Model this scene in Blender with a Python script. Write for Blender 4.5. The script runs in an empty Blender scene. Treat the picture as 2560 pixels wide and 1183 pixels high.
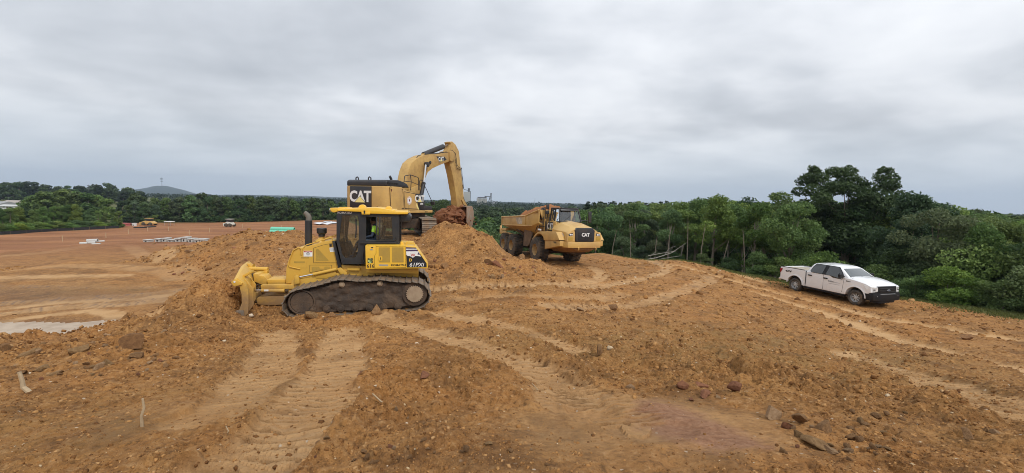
import bpy, bmesh, math, random
import numpy as np
from mathutils import Vector, Matrix
random.seed(7)
scene = bpy.context.scene
COL = scene.collection
R = math.radians

# ------------------------------------------------------------------ camera
F = 1074.0                      # focal length in photo pixels (2560 wide)
CAMZ = 5.5
HORIZON = 505.0
PITCH = math.atan((591.5 - HORIZON) / F)
cam_data = bpy.data.cameras.new('camera')
cam_data.sensor_width = 36.0
cam_data.lens = F / 2560.0 * 36.0
cam_data.clip_start = 0.05
cam_data.clip_end = 20000
cam = bpy.data.objects.new('camera', cam_data)
ROLL = R(1.4)                   # the phone was held slightly askew
cam.matrix_world = Matrix.Translation((0, 0, CAMZ)) @ Matrix.Rotation(R(90) - PITCH, 4, 'X') @ Matrix.Rotation(ROLL, 4, 'Z')
COL.objects.link(cam)
scene.camera = cam
CAM = Vector((0, 0, CAMZ))

# ------------------------------------------------------------------ light
SUN_EL, SUN_AZ = R(44), R(142)      # azimuth measured from +Y clockwise
world = bpy.data.worlds.new('World')
scene.world = world
world.use_nodes = True
def build_world():
    nt = world.node_tree
    nt.nodes.clear()
    N, L = nt.nodes.new, nt.links.new
    out = N('ShaderNodeOutputWorld')
    sky = N('ShaderNodeTexSky'); sky.sky_type = 'NISHITA'; sky.sun_disc = False
    sky.sun_elevation = SUN_EL; sky.sun_rotation = SUN_AZ
    sky.air_density = 1.5; sky.dust_density = 3.0
    bg1 = N('ShaderNodeBackground'); bg1.inputs['Strength'].default_value = 0.08
    L(sky.outputs[0], bg1.inputs['Color'])
    tc = N('ShaderNodeTexCoord')
    sep = N('ShaderNodeSeparateXYZ'); L(tc.outputs['Generated'], sep.inputs[0])
    zc = N('ShaderNodeMath'); zc.operation = 'MAXIMUM'; L(sep.outputs['Z'], zc.inputs[0]); zc.inputs[1].default_value = 0.0
    za = N('ShaderNodeMath'); za.operation = 'ADD'; L(zc.outputs[0], za.inputs[0]); za.inputs[1].default_value = 0.20
    dx = N('ShaderNodeMath'); dx.operation = 'DIVIDE'; L(sep.outputs['X'], dx.inputs[0]); L(za.outputs[0], dx.inputs[1])
    dy = N('ShaderNodeMath'); dy.operation = 'DIVIDE'; L(sep.outputs['Y'], dy.inputs[0]); L(za.outputs[0], dy.inputs[1])
    cmb = N('ShaderNodeCombineXYZ'); L(dx.outputs[0], cmb.inputs[0]); L(dy.outputs[0], cmb.inputs[1])
    def noise(sc, det, rough, loc, scl=(1, 1, 1), dist=0.0, rot=0.0):
        mp = N('ShaderNodeMapping'); mp.inputs['Location'].default_value = loc; mp.inputs['Scale'].default_value = scl
        mp.inputs['Rotation'].default_value = (0, 0, rot)
        L(cmb.outputs[0], mp.inputs[0])
        n = N('ShaderNodeTexNoise'); n.inputs['Scale'].default_value = sc; n.inputs['Detail'].default_value = det
        n.inputs['Roughness'].default_value = rough; n.inputs['Distortion'].default_value = dist
        L(mp.outputs[0], n.inputs['Vector'])
        return n.outputs['Fac']
    a = noise(0.55, 4, 0.5, (3.1, 1.2, 0), (1.0, 1.25, 1), 0.3, R(14))
    b = noise(2.0, 6, 0.5, (0.2, 4.4, 2), (1.0, 1.15, 1), 0.2, R(-12))
    def math2(op, x, y):
        m = N('ShaderNodeMath'); m.operation = op
        for i, v in enumerate((x, y)):
            if isinstance(v, (int, float)): m.inputs[i].default_value = v
            else: L(v, m.inputs[i])
        return m.outputs[0]
    s = math2('ADD', math2('MULTIPLY', a, 0.66), math2('MULTIPLY', b, 0.34))
    ramp = N('ShaderNodeValToRGB'); L(s, ramp.inputs[0])
    e = ramp.color_ramp.elements
    e[0].position = 0.34; e[0].color = (0.42, 0.445, 0.485, 1)
    e[1].position = 0.64; e[1].color = (0.82, 0.835, 0.86, 1)
    m = e.new(0.46); m.color = (0.56, 0.585, 0.625, 1)
    m = e.new(0.54); m.color = (0.70, 0.72, 0.755, 1)
    # overcast luminance: brighter towards the zenith
    lum = math2('ADD', 0.90, math2('MULTIPLY', zc.outputs[0], 0.55))
    # a grey-blue clear strip low over the horizon
    low = N('ShaderNodeMapRange'); L(sep.outputs['Z'], low.inputs['Value'])
    low.inputs['From Min'].default_value = 0.0; low.inputs['From Max'].default_value = 0.16
    mix = N('ShaderNodeMix'); mix.data_type = 'RGBA'
    L(low.outputs[0], mix.inputs['Factor'])
    mix.inputs['A'].default_value = (0.56, 0.63, 0.70, 1)
    L(ramp.outputs[0], mix.inputs['B'])
    bg2 = N('ShaderNodeBackground'); L(mix.outputs['Result'], bg2.inputs['Color']); L(lum, bg2.inputs['Strength'])
    ms = N('ShaderNodeMixShader'); ms.inputs[0].default_value = 0.93
    L(bg1.outputs[0], ms.inputs[1]); L(bg2.outputs[0], ms.inputs[2]); L(ms.outputs[0], out.inputs['Surface'])
build_world()
sun_data = bpy.data.lights.new('sun', 'SUN')
sun_data.energy = 1.5; sun_data.angle = R(11); sun_data.color = (1.0, 0.97, 0.92)
sun = bpy.data.objects.new('sun', sun_data)
COL.objects.link(sun)
_d = Vector((math.sin(SUN_AZ) * math.cos(SUN_EL), math.cos(SUN_AZ) * math.cos(SUN_EL), math.sin(SUN_EL)))
sun.rotation_euler = _d.to_track_quat('Z', 'Y').to_euler()
sun.location = (0, 0, 60)
vs = scene.view_settings
vs.view_transform = 'Standard'; vs.look = 'None'; vs.gamma = 1; vs.exposure = 0.32
scene.display_settings.display_device = 'sRGB'
try: vs.use_curve_mapping = False
except Exception: pass
scene.cycles.pixel_filter_type = 'BLACKMAN_HARRIS'; scene.cycles.filter_width = 0.95
scene.cycles.max_bounces = 6
scene.cycles.diffuse_bounces = 3
scene.cycles.glossy_bounces = 3
scene.cycles.transmission_bounces = 6
scene.cycles.volume_bounces = 0
scene.cycles.transparent_max_bounces = 8
scene.cycles.caustics_reflective = False
scene.cycles.caustics_refractive = False

# ------------------------------------------------------------------ pixel rays
_c, _s = math.cos(PITCH), math.sin(PITCH)
def ray(px, py):
    u = (px - 1280) / F; v = (591.5 - py) / F
    u, v = u * math.cos(ROLL) - v * math.sin(ROLL), u * math.sin(ROLL) + v * math.cos(ROLL)
    return Vector((u, _c + _s * v, -_s + _c * v))
def at(px, py, Y):
    r = ray(px, py)
    return CAM + r * (Y / r.y)
def wp(px, Y, h):                       # place by column, distance and drop below the eye
    return at(px, HORIZON + h * F / Y, Y)
def atz(px, py, z):
    r = ray(px, py); return CAM + r * ((z - CAMZ) / r.z)
class Frame:
    """local frame of a vehicle; tr() finds the local point of a surface plane seen at a given bearing"""
    def __init__(s, o, yaw, pitch=0, roll=0):
        s.M = Matrix.Translation(o) @ Matrix.Rotation(yaw, 4, 'Z') @ Matrix.Rotation(pitch, 4, 'Y') @ Matrix.Rotation(roll, 4, 'X')
        s.I = s.M.inverted()
        s.o = s.I @ CAM
    def hit(s, px, py, axis, val):
        d = (s.I.to_3x3()) @ ray(px, py)
        t = (val - s.o[axis]) / d[axis]
        return s.o + d * t
    def tr(s, crop, pts, y):            # plane local y = const -> (x, z) list
        ox, oy, k = crop
        res = []
        for (a, b) in pts:
            p = s.hit(ox + a / k, oy + b / k, 1, y)
            res.append((p.x, p.z))
        return res
    def trx(s, crop, pts, x):           # plane local x = const -> (y, z) list
        ox, oy, k = crop
        res = []
        for (a, b) in pts:
            p = s.hit(ox + a / k, oy + b / k, 0, x)
            res.append((p.y, p.z))
        return res

# ------------------------------------------------------------------ object helpers
def tag(o, label=None, cat=None, group=None, kind=None):
    if label: o['label'] = label
    if cat: o['category'] = cat
    if group: o['group'] = group
    if kind: o['kind'] = kind
    return o
def thing(name, label, cat, M=None, group=None):
    o = bpy.data.objects.new(name, None); COL.objects.link(o)
    o.empty_display_size = 0.3
    if M is not None: o.matrix_world = M
    return tag(o, label, cat, group)
def link(name, me, parent=None, mat=None):
    o = bpy.data.objects.new(name, me); COL.objects.link(o)
    if mat is not None and not me.materials: me.materials.append(mat)
    if parent is not None: o.parent = parent
    return o
def copy_tree(o, parent=None):
    c = o.copy(); COL.objects.link(c)
    if parent is not None: c.parent = parent
    for ch in list(o.children): copy_tree(ch, c)
    return c

class MB:
    def __init__(s): s.v = []; s.f = []
    def add(s, vs_, fs):
        n = len(s.v); s.v += [tuple(p) for p in vs_]; s.f += [tuple(n + i for i in f) for f in fs]; return s
    def box(s, c, d, M=None):
        x, y, z = c; a, b, h = d[0] / 2, d[1] / 2, d[2] / 2
        vv = [Vector((i * a, j * b, k * h)) for k in (-1, 1) for j in (-1, 1) for i in (-1, 1)]
        if M is not None: vv = [M @ p for p in vv]
        vv = [(p.x + x, p.y + y, p.z + z) for p in vv]
        return s.add(vv, [(0, 2, 3, 1), (4, 5, 7, 6), (0, 1, 5, 4), (2, 6, 7, 3), (0, 4, 6, 2), (1, 3, 7, 5)])
    def prism(s, poly, y0, y1):         # polygon in x,z extruded along y
        n = len(poly)
        vv = [(p[0], y0, p[1]) for p in poly] + [(p[0], y1, p[1]) for p in poly]
        ff = [tuple(range(n)), tuple(range(2 * n - 1, n - 1, -1))]
        ff += [(i, i + n, (i + 1) % n + n, (i + 1) % n) for i in range(n)]
        return s.add(vv, ff)
    def prismx(s, poly, x0, x1):        # polygon in y,z extruded along x
        n = len(poly)
        vv = [(x0, p[0], p[1]) for p in poly] + [(x1, p[0], p[1]) for p in poly]
        ff = [tuple(range(n - 1, -1, -1)), tuple(range(n, 2 * n))]
        ff += [(i, (i + 1) % n, (i + 1) % n + n, i + n) for i in range(n)]
        return s.add(vv, ff)
    def prismz(s, poly, z0, z1):
        n = len(poly)
        vv = [(p[0], p[1], z0) for p in poly] + [(p[0], p[1], z1) for p in poly]
        ff = [tuple(range(n - 1, -1, -1)), tuple(range(n, 2 * n))]
        ff += [(i, (i + 1) % n, (i + 1) % n + n, i + n) for i in range(n)]
        return s.add(vv, ff)
    def loft(s, rings, caps=True, closed=True):
        n = len(rings[0]); base = len(s.v)
        vv = [p for r_ in rings for p in r_]; ff = []
        for k in range(len(rings) - 1):
            for i in range(n if closed else n - 1):
                j = (i + 1) % n
                ff.append((k * n + i, k * n + j, (k + 1) * n + j, (k + 1) * n + i))
        if caps:
            ff.append(tuple(range(n - 1, -1, -1))); ff.append(tuple(range((len(rings) - 1) * n, len(rings) * n)))
        return s.add(vv, ff)
    def cyl(s, p0, p1, r0, r1=None, n=12, caps=True):
        return s.tube([p0, p1], [r0, r0 if r1 is None else r1], n, caps)
    def tube(s, pts, r, n=8, caps=True):
        pts = [Vector(p) for p in pts]
        if not isinstance(r, (list, tuple)): r = [r] * len(pts)
        rings = []; up = None
        for i, p in enumerate(pts):
            a = pts[max(0, i - 1)]; b = pts[min(len(pts) - 1, i + 1)]
            t = (b - a).normalized()
            if up is None:
                up = Vector((0, 0, 1)) if abs(t.z) < 0.9 else Vector((0, 1, 0))
            u = (up - t * up.dot(t))
            if u.length < 1e-4: u = t.orthogonal()
            u.normalize(); w = t.cross(u); up = u
            rings.append([p + (u * math.cos(2 * math.pi * k / n) + w * math.sin(2 * math.pi * k / n)) * r[i] for k in range(n)])
        return s.loft(rings, caps)
    def lathe(s, prof, M, n=24):        # prof: (radius, height) about local z, then M
        rings = [[M @ Vector((r * math.cos(2 * math.pi * k / n), r * math.sin(2 * math.pi * k / n), h)) for k in range(n)] for r, h in prof]
        return s.loft(rings, True)
    def build(s, name, mat, parent=None, bevel=0.0, seg=2, smooth=32, M=None):
        me = bpy.data.meshes.new(name)
        me.from_pydata([tuple(p) for p in s.v], [], s.f)
        me.validate()
        bm = bmesh.new(); bm.from_mesh(me)
        bmesh.ops.recalc_face_normals(bm, faces=bm.faces)
        if bevel > 0:
            ed = [e for e in bm.edges if len(e.link_faces) == 2 and e.calc_face_angle(0) > R(28)]
            if ed:
                bmesh.ops.bevel(bm, geom=ed, offset=bevel, segments=seg, profile=0.6, affect='EDGES', clamp_overlap=True)
        if M is not None: bm.transform(M)
        bm.to_mesh(me); bm.free()
        me.materials.append(mat)
        if smooth:
            me.polygons.foreach_set('use_smooth', [True] * len(me.polygons))
            me.set_sharp_from_angle(angle=R(smooth))
        return link(name, me, parent)

def lettering(txt, size, M, mat, parent, name='lettering', depth=0.006, bold=0.0, wide=1.0, shear=0.0, align='CENTER', spacing=1.0):
    cu = bpy.data.curves.new('t', 'FONT'); cu.body = txt; cu.size = size
    cu.align_x = align; cu.align_y = 'CENTER'; cu.extrude = depth / 2; cu.offset = bold * size; cu.shear = shear
    cu.space_character = spacing; cu.resolution_u = 3
    to = bpy.data.objects.new('t', cu); COL.objects.link(to)
    bpy.context.view_layer.update()
    me = bpy.data.meshes.new_from_object(to.evaluated_get(bpy.context.evaluated_depsgraph_get()))
    bpy.data.objects.remove(to); bpy.data.curves.remove(cu)
    me.name = name
    me.transform(Matrix.Diagonal((wide, 1, 1, 1))); me.transform(M)
    me.materials.clear(); me.materials.append(mat)
    return link(name, me, parent)
def face_M(c, xdir, updir):             # text plane: x along xdir, y along updir
    x = Vector(xdir).normalized(); y = Vector(updir); y = (y - x * y.dot(x)).normalized(); z = x.cross(y)
    m = Matrix((x, y, z)).transposed().to_4x4(); m.translation = Vector(c); return m

# ------------------------------------------------------------------ materials
_mats = {}
def material(name):
    m = bpy.data.materials.new(name); m.use_nodes = True
    return m, m.node_tree, m.node_tree.nodes['Principled BSDF']
def paint(name, col, rough=0.45, dirt=0.2, dirtcol=(0.24, 0.135, 0.06), scale=2.0, metal=0.0, bump=0.0, mudz=None, spec=0.5, bscale=30.0, coat=0.0):
    if name in _mats: return _mats[name]
    m, nt, b = material(name); N, L = nt.nodes.new, nt.links.new
    tc = N('ShaderNodeTexCoord')
    n1 = N('ShaderNodeTexNoise'); n1.inputs['Scale'].default_value = scale; n1.inputs['Detail'].default_value = 8; n1.inputs['Roughness'].default_value = 0.65
    L(tc.outputs['Object'], n1.inputs['Vector'])
    mr = N('ShaderNodeMapRange'); mr.inputs['From Min'].default_value = 0.42; mr.inputs['From Max'].default_value = 0.72
    mr.inputs['To Max'].default_value = min(1.0, dirt * 2.2); L(n1.outputs['Fac'], mr.inputs['Value'])
    fac = mr.outputs[0]
    def mth(op, x, y):
        q = N('ShaderNodeMath'); q.operation = op; q.use_clamp = (op == 'ADD')
        for i, v in enumerate((x, y)):
            if isinstance(v, (int, float)): q.inputs[i].default_value = v
            else: L(v, q.inputs[i])
        return q.outputs[0]
    if mudz:
        sp = N('ShaderNodeSeparateXYZ'); L(tc.outputs['Object'], sp.inputs[0])
        z = N('ShaderNodeMapRange'); z.inputs['From Min'].default_value = mudz[1]; z.inputs['From Max'].default_value = mudz[0]
        L(mth('ADD', sp.outputs['Z'], mth('MULTIPLY', mth('SUBTRACT', n1.outputs['Fac'], 0.5), -(mudz[1] - mudz[0]) * 1.6)), z.inputs['Value'])
        z.inputs['To Max'].default_value = mudz[2]
        q = N('ShaderNodeMath'); q.operation = 'MAXIMUM'; L(fac, q.inputs[0]); L(z.outputs[0], q.inputs[1]); fac = q.outputs[0]
    mx = N('ShaderNodeMix'); mx.data_type = 'RGBA'; L(fac, mx.inputs['Factor'])
    mx.inputs['A'].default_value = (*col, 1); mx.inputs['B'].default_value = (*dirtcol, 1)
    n3 = N('ShaderNodeTexNoise'); n3.inputs['Scale'].default_value = scale * 0.35; n3.inputs['Detail'].default_value = 3
    L(tc.outputs['Object'], n3.inputs['Vector'])
    hv = N('ShaderNodeHueSaturation'); L(mx.outputs['Result'], hv.inputs['Color'])
    L(mth('ADD', 0.86, mth('MULTIPLY', n3.outputs['Fac'], 0.28)), hv.inputs['Value'])
    hv.inputs['Saturation'].default_value = 1.0
    L(hv.outputs[0], b.inputs['Base Color'])
    L(mth('ADD', rough, mth('MULTIPLY', fac, (0.9 - rough))), b.inputs['Roughness'])
    b.inputs['Metallic'].default_value = metal; b.inputs['Specular IOR Level'].default_value = spec
    if coat: b.inputs['Coat Weight'].default_value = coat; b.inputs['Coat Roughness'].default_value = 0.12
    if bump > 0:
        n2 = N('ShaderNodeTexNoise'); n2.inputs['Scale'].default_value = bscale; n2.inputs['Detail'].default_value = 6
        L(tc.outputs['Object'], n2.inputs['Vector'])
        bp = N('ShaderNodeBump'); bp.inputs['Strength'].default_value = 0.8; bp.inputs['Distance'].default_value = bump
        L(n2.outputs['Fac'], bp.inputs['Height']); L(bp.outputs[0], b.inputs['Normal'])
    _mats[name] = m
    return m
def flat(name, col, rough=0.5, metal=0.0, spec=0.5):
    if name in _mats: return _mats[name]
    m, nt, b = material(name)
    b.inputs['Base Color'].default_value = (*col, 1); b.inputs['Roughness'].default_value = rough
    b.inputs['Metallic'].default_value = metal; b.inputs['Specular IOR Level'].default_value = spec
    N, L = nt.nodes.new, nt.links.new
    tc = N('ShaderNodeTexCoord'); n = N('ShaderNodeTexNoise'); n.inputs['Scale'].default_value = 6; n.inputs['Detail'].default_value = 4
    L(tc.outputs['Object'], n.inputs['Vector'])
    hv = N('ShaderNodeHueSaturation'); hv.inputs['Color'].default_value = (*col, 1)
    mr = N('ShaderNodeMapRange'); mr.inputs['To Min'].default_value = 0.88; mr.inputs['To Max'].default_value = 1.1
    L(n.outputs['Fac'], mr.inputs['Value']); L(mr.outputs[0], hv.inputs['Value']); L(hv.outputs[0], b.inputs['Base Color'])
    _mats[name] = m; return m
def glassmat(name, tint=(0.75, 0.85, 0.83), alpha=0.5, rough=0.02):
    if name in _mats: return _mats[name]
    m = bpy.data.materials.new(name); m.use_nodes = True; nt = m.node_tree; nt.nodes.clear(); N, L = nt.nodes.new, nt.links.new
    o = N('ShaderNodeOutputMaterial'); t = N('ShaderNodeBsdfTransparent'); t.inputs[0].default_value = (*tint, 1)
    g = N('ShaderNodeBsdfGlossy'); g.inputs['Roughness'].default_value = rough; g.inputs['Color'].default_value = (0.95, 0.98, 1, 1)
    fr = N('ShaderNodeFresnel'); fr.inputs['IOR'].default_value = 1.5
    a = N('ShaderNodeMath'); a.operation = 'MULTIPLY_ADD'; L(fr.outputs[0], a.inputs[0]); a.inputs[1].default_value = 1.0; a.inputs[2].default_value = alpha * 0.12
    mx = N('ShaderNodeMixShader'); L(a.outputs[0], mx.inputs[0]); L(t.outputs[0], mx.inputs[1]); L(g.outputs[0], mx.inputs[2])
    d = N('ShaderNodeBsdfDiffuse'); d.inputs[0].default_value = (0.14, 0.15, 0.15, 1)
    mx2 = N('ShaderNodeMixShader'); mx2.inputs[0].default_value = 0.06; L(mx.outputs[0], mx2.inputs[1]); L(d.outputs[0], mx2.inputs[2])
    L(mx2.outputs[0], o.inputs['Surface']); _mats[name] = m; return m
# ------------------------------------------------------------------ numpy noise
def _hash(ix, iy, seed):
    h = (ix.astype(np.int64) * 374761393 + iy.astype(np.int64) * 668265263 + seed * 1442695041) & 0xffffffff
    h = ((h ^ (h >> 13)) * 1274126177) & 0xffffffff
    h = (h ^ (h >> 16)) & 0xffffffff
    return h / 4294967295.0
def gnoise(x, y, seed=0):
    ix = np.floor(x); iy = np.floor(y); fx = x - ix; fy = y - iy
    u = fx * fx * fx * (fx * (fx * 6 - 15) + 10); v = fy * fy * fy * (fy * (fy * 6 - 15) + 10)
    def g(a, b):
        t = _hash(ix + a, iy + b, seed) * 2 * np.pi
        return np.cos(t) * (fx - a) + np.sin(t) * (fy - b)
    return ((g(0, 0) * (1 - u) + g(1, 0) * u) * (1 - v) + (g(0, 1) * (1 - u) + g(1, 1) * u) * v) * 1.5
def fbm(x, y, octv=4, seed=0, gain=0.5, ridge=False):
    s = 0; a = 1.0; tot = 0
    for k in range(octv):
        n = gnoise(x * 2 ** k + 17.3 * k, y * 2 ** k - 9.1 * k, seed + k)
        if ridge: n = 0.6 - 2 * np.abs(n)
        s = s + n * a; tot += a; a *= gain
    return s / tot
def lumps(x, y, size, seed, fill=0.7):
    """clods: flattened half-balls of uneven size in jittered cells"""
    x = x / size; y = y / size
    ix = np.floor(x); iy = np.floor(y); best = np.zeros_like(x)
    for a in (-1, 0, 1):
        for b in (-1, 0, 1):
            cx = ix + a; cy = iy + b
            jx = cx + _hash(cx, cy, seed); jy = cy + _hash(cx, cy, seed + 1)
            r = 0.25 + 0.55 * _hash(cx, cy, seed + 2) ** 1.5
            on = _hash(cx, cy, seed + 3) < fill
            th = _hash(cx, cy, seed + 4) * np.pi; el = 0.6 + 0.5 * _hash(cx, cy, seed + 5)
            dx = x - jx; dy = y - jy
            p = dx * np.cos(th) + dy * np.sin(th); q = (-dx * np.sin(th) + dy * np.cos(th)) / el
            d = 1 - (np.abs(p) ** 2.6 + np.abs(q) ** 2.6) / r ** 2.6
            tilt = 0.75 + 0.5 * (p / r) * (_hash(cx, cy, seed + 6) - 0.5) * 1.6
            best = np.maximum(best, np.where(on, np.sqrt(np.clip(d, 0, 1)) * r * tilt, 0))
    return best * size
def sstep(a, b, x):
    t = np.clip((x - a) / (b - a), 0, 1); return t * t * (3 - 2 * t)

# ------------------------------------------------------------------ the lie of the land
DOZ_YAW = R(12)
CP = [at(*p) for p in [
    (1280,1183,2.75),(0,1183,2.9),(2560,1183,3.1),(0,1000,4.6),(640,1000,4.5),(1280,1000,4.5),(1900,1000,4.8),(2560,1000,5.4),
    (1280,850,8.3),(900,830,9.5),(640,850,8.8),(250,885,7.2),(0,900,7.0),(0,858,9.2),(150,860,9.2),(300,856,9.4),(400,836,10.0),(470,815,10.4),(150,825,12.2),(0,800,13),(350,812,12.4),
    (744,800,12.0),(893,794,12.2),(1043,784,12.6),(600,800,11.9),
    (0,740,16.5),(300,740,16.5),(500,720,18.5),(0,690,22),(230,665,27),(0,640,35),(450,612,55),(235,607,62),(0,600,70),(0,586,82),
    (300,569,105),(450,557,140),(700,551.5,155),(860,551.5,150),
    (340,668,25),(560,690,19.5),(450,640,25.5),(600,602,27),(700,596,27),(780,594,27),(420,628,28),(650,700,18),
    (1040,600,22.5),(1110,588,21.5),(1225,604,22),(1262,636,21.4),(1290,648,21),(1330,662,20.7),(1360,672,20.5),(1420,692,19.5),(1150,640,19.8),(1150,705,17.2),(1250,703,17.4),(1080,700,17.3),(1080,640,20),
    (1350,655,31),(1290,640,36.5),(1442,658,31.5),(1280,715,16.5),(1280,760,13),(1280,800,10.7),(1500,720,18.5),(1500,800,12.5),(1500,900,7.9),
    (1660,680,25.5),(1700,650,38),(1500,634,43),(1800,750,18),(1800,850,10.6),(1950,700,31),(1988,731,26.4),(2140,762,22.9),(2250,745,26),
    (2560,788,21.5),(2560,900,12.2),(2300,850,14.6),(2000,900,9.7),(2300,1000,6.1),(1600,660,34),(1850,690,30)]]
CP += [wp(*p) for p in [
    (600,34,5.2),(750,34,5.0),(450,34,5.0),(900,25,2.1),(1080,25,2.05),(980,28,2.15),(980,22,2.15),(800,25,2.3),(900,34,4.9),(1080,33,4.6),
    (1150,25.5,2.9),(1250,26,3.7),(1350,26,4.0),(950,75,6.4),(850,100,6.5),(1020,60,8.5),(1500,60,9.5),(1700,54,8.5),(1950,44,8.2),(2250,38,7.8),(2560,34,7.8),
    (2560,60,9),(2000,80,10),(1300,52,9),(1300,80,14),(1150,48,9),(1100,90,14),(1500,100,14),(1300,150,14),(1200,400,10),(0,200,4),(0,350,-4),(200,350,-3),(340,350,1),
    (500,350,5),(700,300,8),(1000,300,11),(1400,400,14),(2000,200,10),(2560,150,8),(3200,60,8),(-600,60,5.5),(-600,200,2)]]
CP += [Vector(p) for p in [(0,0,3.8),(0,-5,3.7),(-15,-15,3.2),(18,-12,2.6),(0,-60,2),(-80,-80,1),(80,-80,0),(-250,-250,0),(250,-250,0),(-30,4,2.6),(30,4,1.2),(0,600,-6),(-600,0,0),(600,0,-3),(0,-600,0),
    (-4.3,13.6,2.2),(-5.6,14.3,2.2),(-3.0,15.2,2.2)]]
def _warp(x, y):
    r = np.hypot(x, y) + 1e-9; k = np.log1p(r / 3.0) / r
    return x * k, y * k
_cx, _cy = _warp(np.array([p.x for p in CP]), np.array([p.y for p in CP])); _cz = np.array([p.z for p in CP])
def _tps(d2): return 0.5 * d2 * np.log(d2 + 1e-9)
_n = len(CP)
_A = np.zeros((_n + 3, _n + 3))
_A[:_n, :_n] = _tps((_cx[:, None] - _cx) ** 2 + (_cy[:, None] - _cy) ** 2) + np.eye(_n) * 0.0015
_P = np.stack([np.ones(_n), _cx, _cy], 1); _A[:_n, _n:] = _P; _A[_n:, :_n] = _P.T
_W = np.linalg.solve(_A, np.concatenate([_cz, np.zeros(3)]))
def base_h(x, y):
    x = np.asarray(x, float); y = np.asarray(y, float); sh = x.shape
    u, v = _warp(x.ravel(), y.ravel()); z = _W[_n] + _W[_n + 1] * u + _W[_n + 2] * v
    for i in range(_n): z = z + _W[i] * _tps((u - _cx[i]) ** 2 + (v - _cy[i]) ** 2)
    z = np.clip(z, -14, 26)
    z = z.reshape(sh)
    return z
def gh(x, y): return float(base_h(np.array([x]), np.array([y]))[0])
def ghit(px, py, y0=1.5, y1=220):
    r = ray(px, py); Y = np.geomspace(y0, y1, 900); X = r.x / r.y * Y; Z = CAMZ + r.z / r.y * Y
    d = Z - land(X, Y)
    k = np.argmax(d < 0) if (d < 0).any() else len(Y) - 1
    return Vector((X[k], Y[k], Z[k]))
# heaps added on top of the base: (x, y, radius, height, elongation, angle)
def P2(px, Y): return ((px - 1280) / F * Y, Y)
HEAPS = [(*P2(1150, 21.6), 2.3, 0.45, 1.25, 0.2), (*P2(1190, 20.9), 1.5, 0.35, 1, 0), (*P2(1100, 21.9), 1.6, 0.30, 1.2, 0), (*P2(1230, 19.0), 1.3, 0.2, 1.5, 0.3),
         (*P2(640, 27), 1.6, 0.45, 1.4, 0), (*P2(735, 26.5), 1.5, 0.40, 1.2, 0), (*P2(500, 25.5), 2.2, 0.45, 1.6, 0), (*P2(400, 26.5), 2.0, 0.35, 1.6, 0), (*P2(570, 23.5), 2.0, 0.35, 1.3, 0),
         (-8.6, 11.6, 1.6, 0.55, 1.1, 0), (-8.7, 12.9, 1.5, 0.60, 1.1, 1.9), (-8.9, 14.0, 1.5, 0.45, 1.1, 1.9), (*P2(770, 11.75), .5, .12, 1.3, 0), (*P2(860, 11.9), .5, .10, 1.6, 0), (*P2(960, 12.1), .5, .13, 1.5, 0), (*P2(1050, 12.4), .6, .12, 1.3, 0), (-9.6, 11.6, 1.8, 0.25, 1.5, .4),
         (*P2(300, 6.9), .9, 0.12, 1.5, 0.1), (*P2(1060, 5.6), 1.3, 0.10, 1.0, 1.2), (*P2(1180, 7.3), 1.2, 0.05, 1.6, 1.0), (*P2(960, 4.0), 0.8, 0.05, 1, 1),
         (*P2(1620, 8.0), 1.6, 0.14, 1.5, 0.3), (*P2(1720, 6.2), 1.3, 0.10, 1.5, -0.5), (*P2(1900, 8.5), 2.0, 0.06, 1.5, 0.2), (*P2(1480, 13.5), 1.9, 0.12, 2.2, 0.05), (*P2(2250, 5.2), 1.5, 0.12, 1.8, -0.5),
         (*P2(2440, 10.5), 1.5, 0.2, 1.8, -0.3), (*P2(1350, 20.3), 1.1, 0.3, 1.2, 0), (*P2(1160, 3.2), 0.5, 0.06, 1.5, 0)]
def heaps_h(x, y):
    s = np.zeros_like(x)
    for hx, hy, r, h, e, a in HEAPS:
        dx = x - hx; dy = y - hy
        p = (dx * math.cos(a) + dy * math.sin(a)) / e; q = -dx * math.sin(a) + dy * math.cos(a)
        d = np.sqrt(p * p + q * q) / r
        s = s + h * np.clip(1.12 - d, 0, 1) ** 1.25 * (d < 1.12)
    return s
# level ground under machines: (x, y, yaw, half length, half width, z, blend)
_dz = at(893, 791, 12.3)
PADS = []
def pad(o, yaw, cx, cy, hl, hw, z, soft=1.0, tilt=0.0):
    c, s_ = math.cos(yaw), math.sin(yaw)
    PADS.append((o[0] + cx * c - cy * s_, o[1] + cx * s_ + cy * c, yaw, hl, hw, z, soft, tilt))
pad(_dz, DOZ_YAW, -0.35, 1.58, 2.55, 1.62, _dz.z + 0.02, 0.45)
pad((-7.23, 27.55), R(90-22), -.6, -.6, 3.6, 2.6, CAMZ - 2.26, 1.6)
pad((3.37, 31.3), R(-68), -3.0, 0, 5.0, 1.9, CAMZ - 4.38, 1.6, .0227)
pad((18.34, 22.9), math.atan2(-3.5, .94), -1.6, 1.0, 2.9, 1.3, CAMZ - 5.07, 1.4)
def land(x, y):
    x = np.asarray(x, float); y = np.asarray(y, float)
    z = base_h(x, y) + heaps_h(x, y)
    for px_, py_, a, hl, hw, zz, soft, tilt in PADS:
        u = (x - px_) * math.cos(a) + (y - py_) * math.sin(a); v = -(x - px_) * math.sin(a) + (y - py_) * math.cos(a)
        d = np.hypot(np.maximum(np.abs(u) - hl, 0), np.maximum(np.abs(v) - hw, 0))
        w = 1 - sstep(0.0, soft, d)
        z = z * (1 - w) + (zz + tilt * u) * w
    return z
def lh(x, y): return float(land(np.array([x]), np.array([y]))[0])

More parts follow.
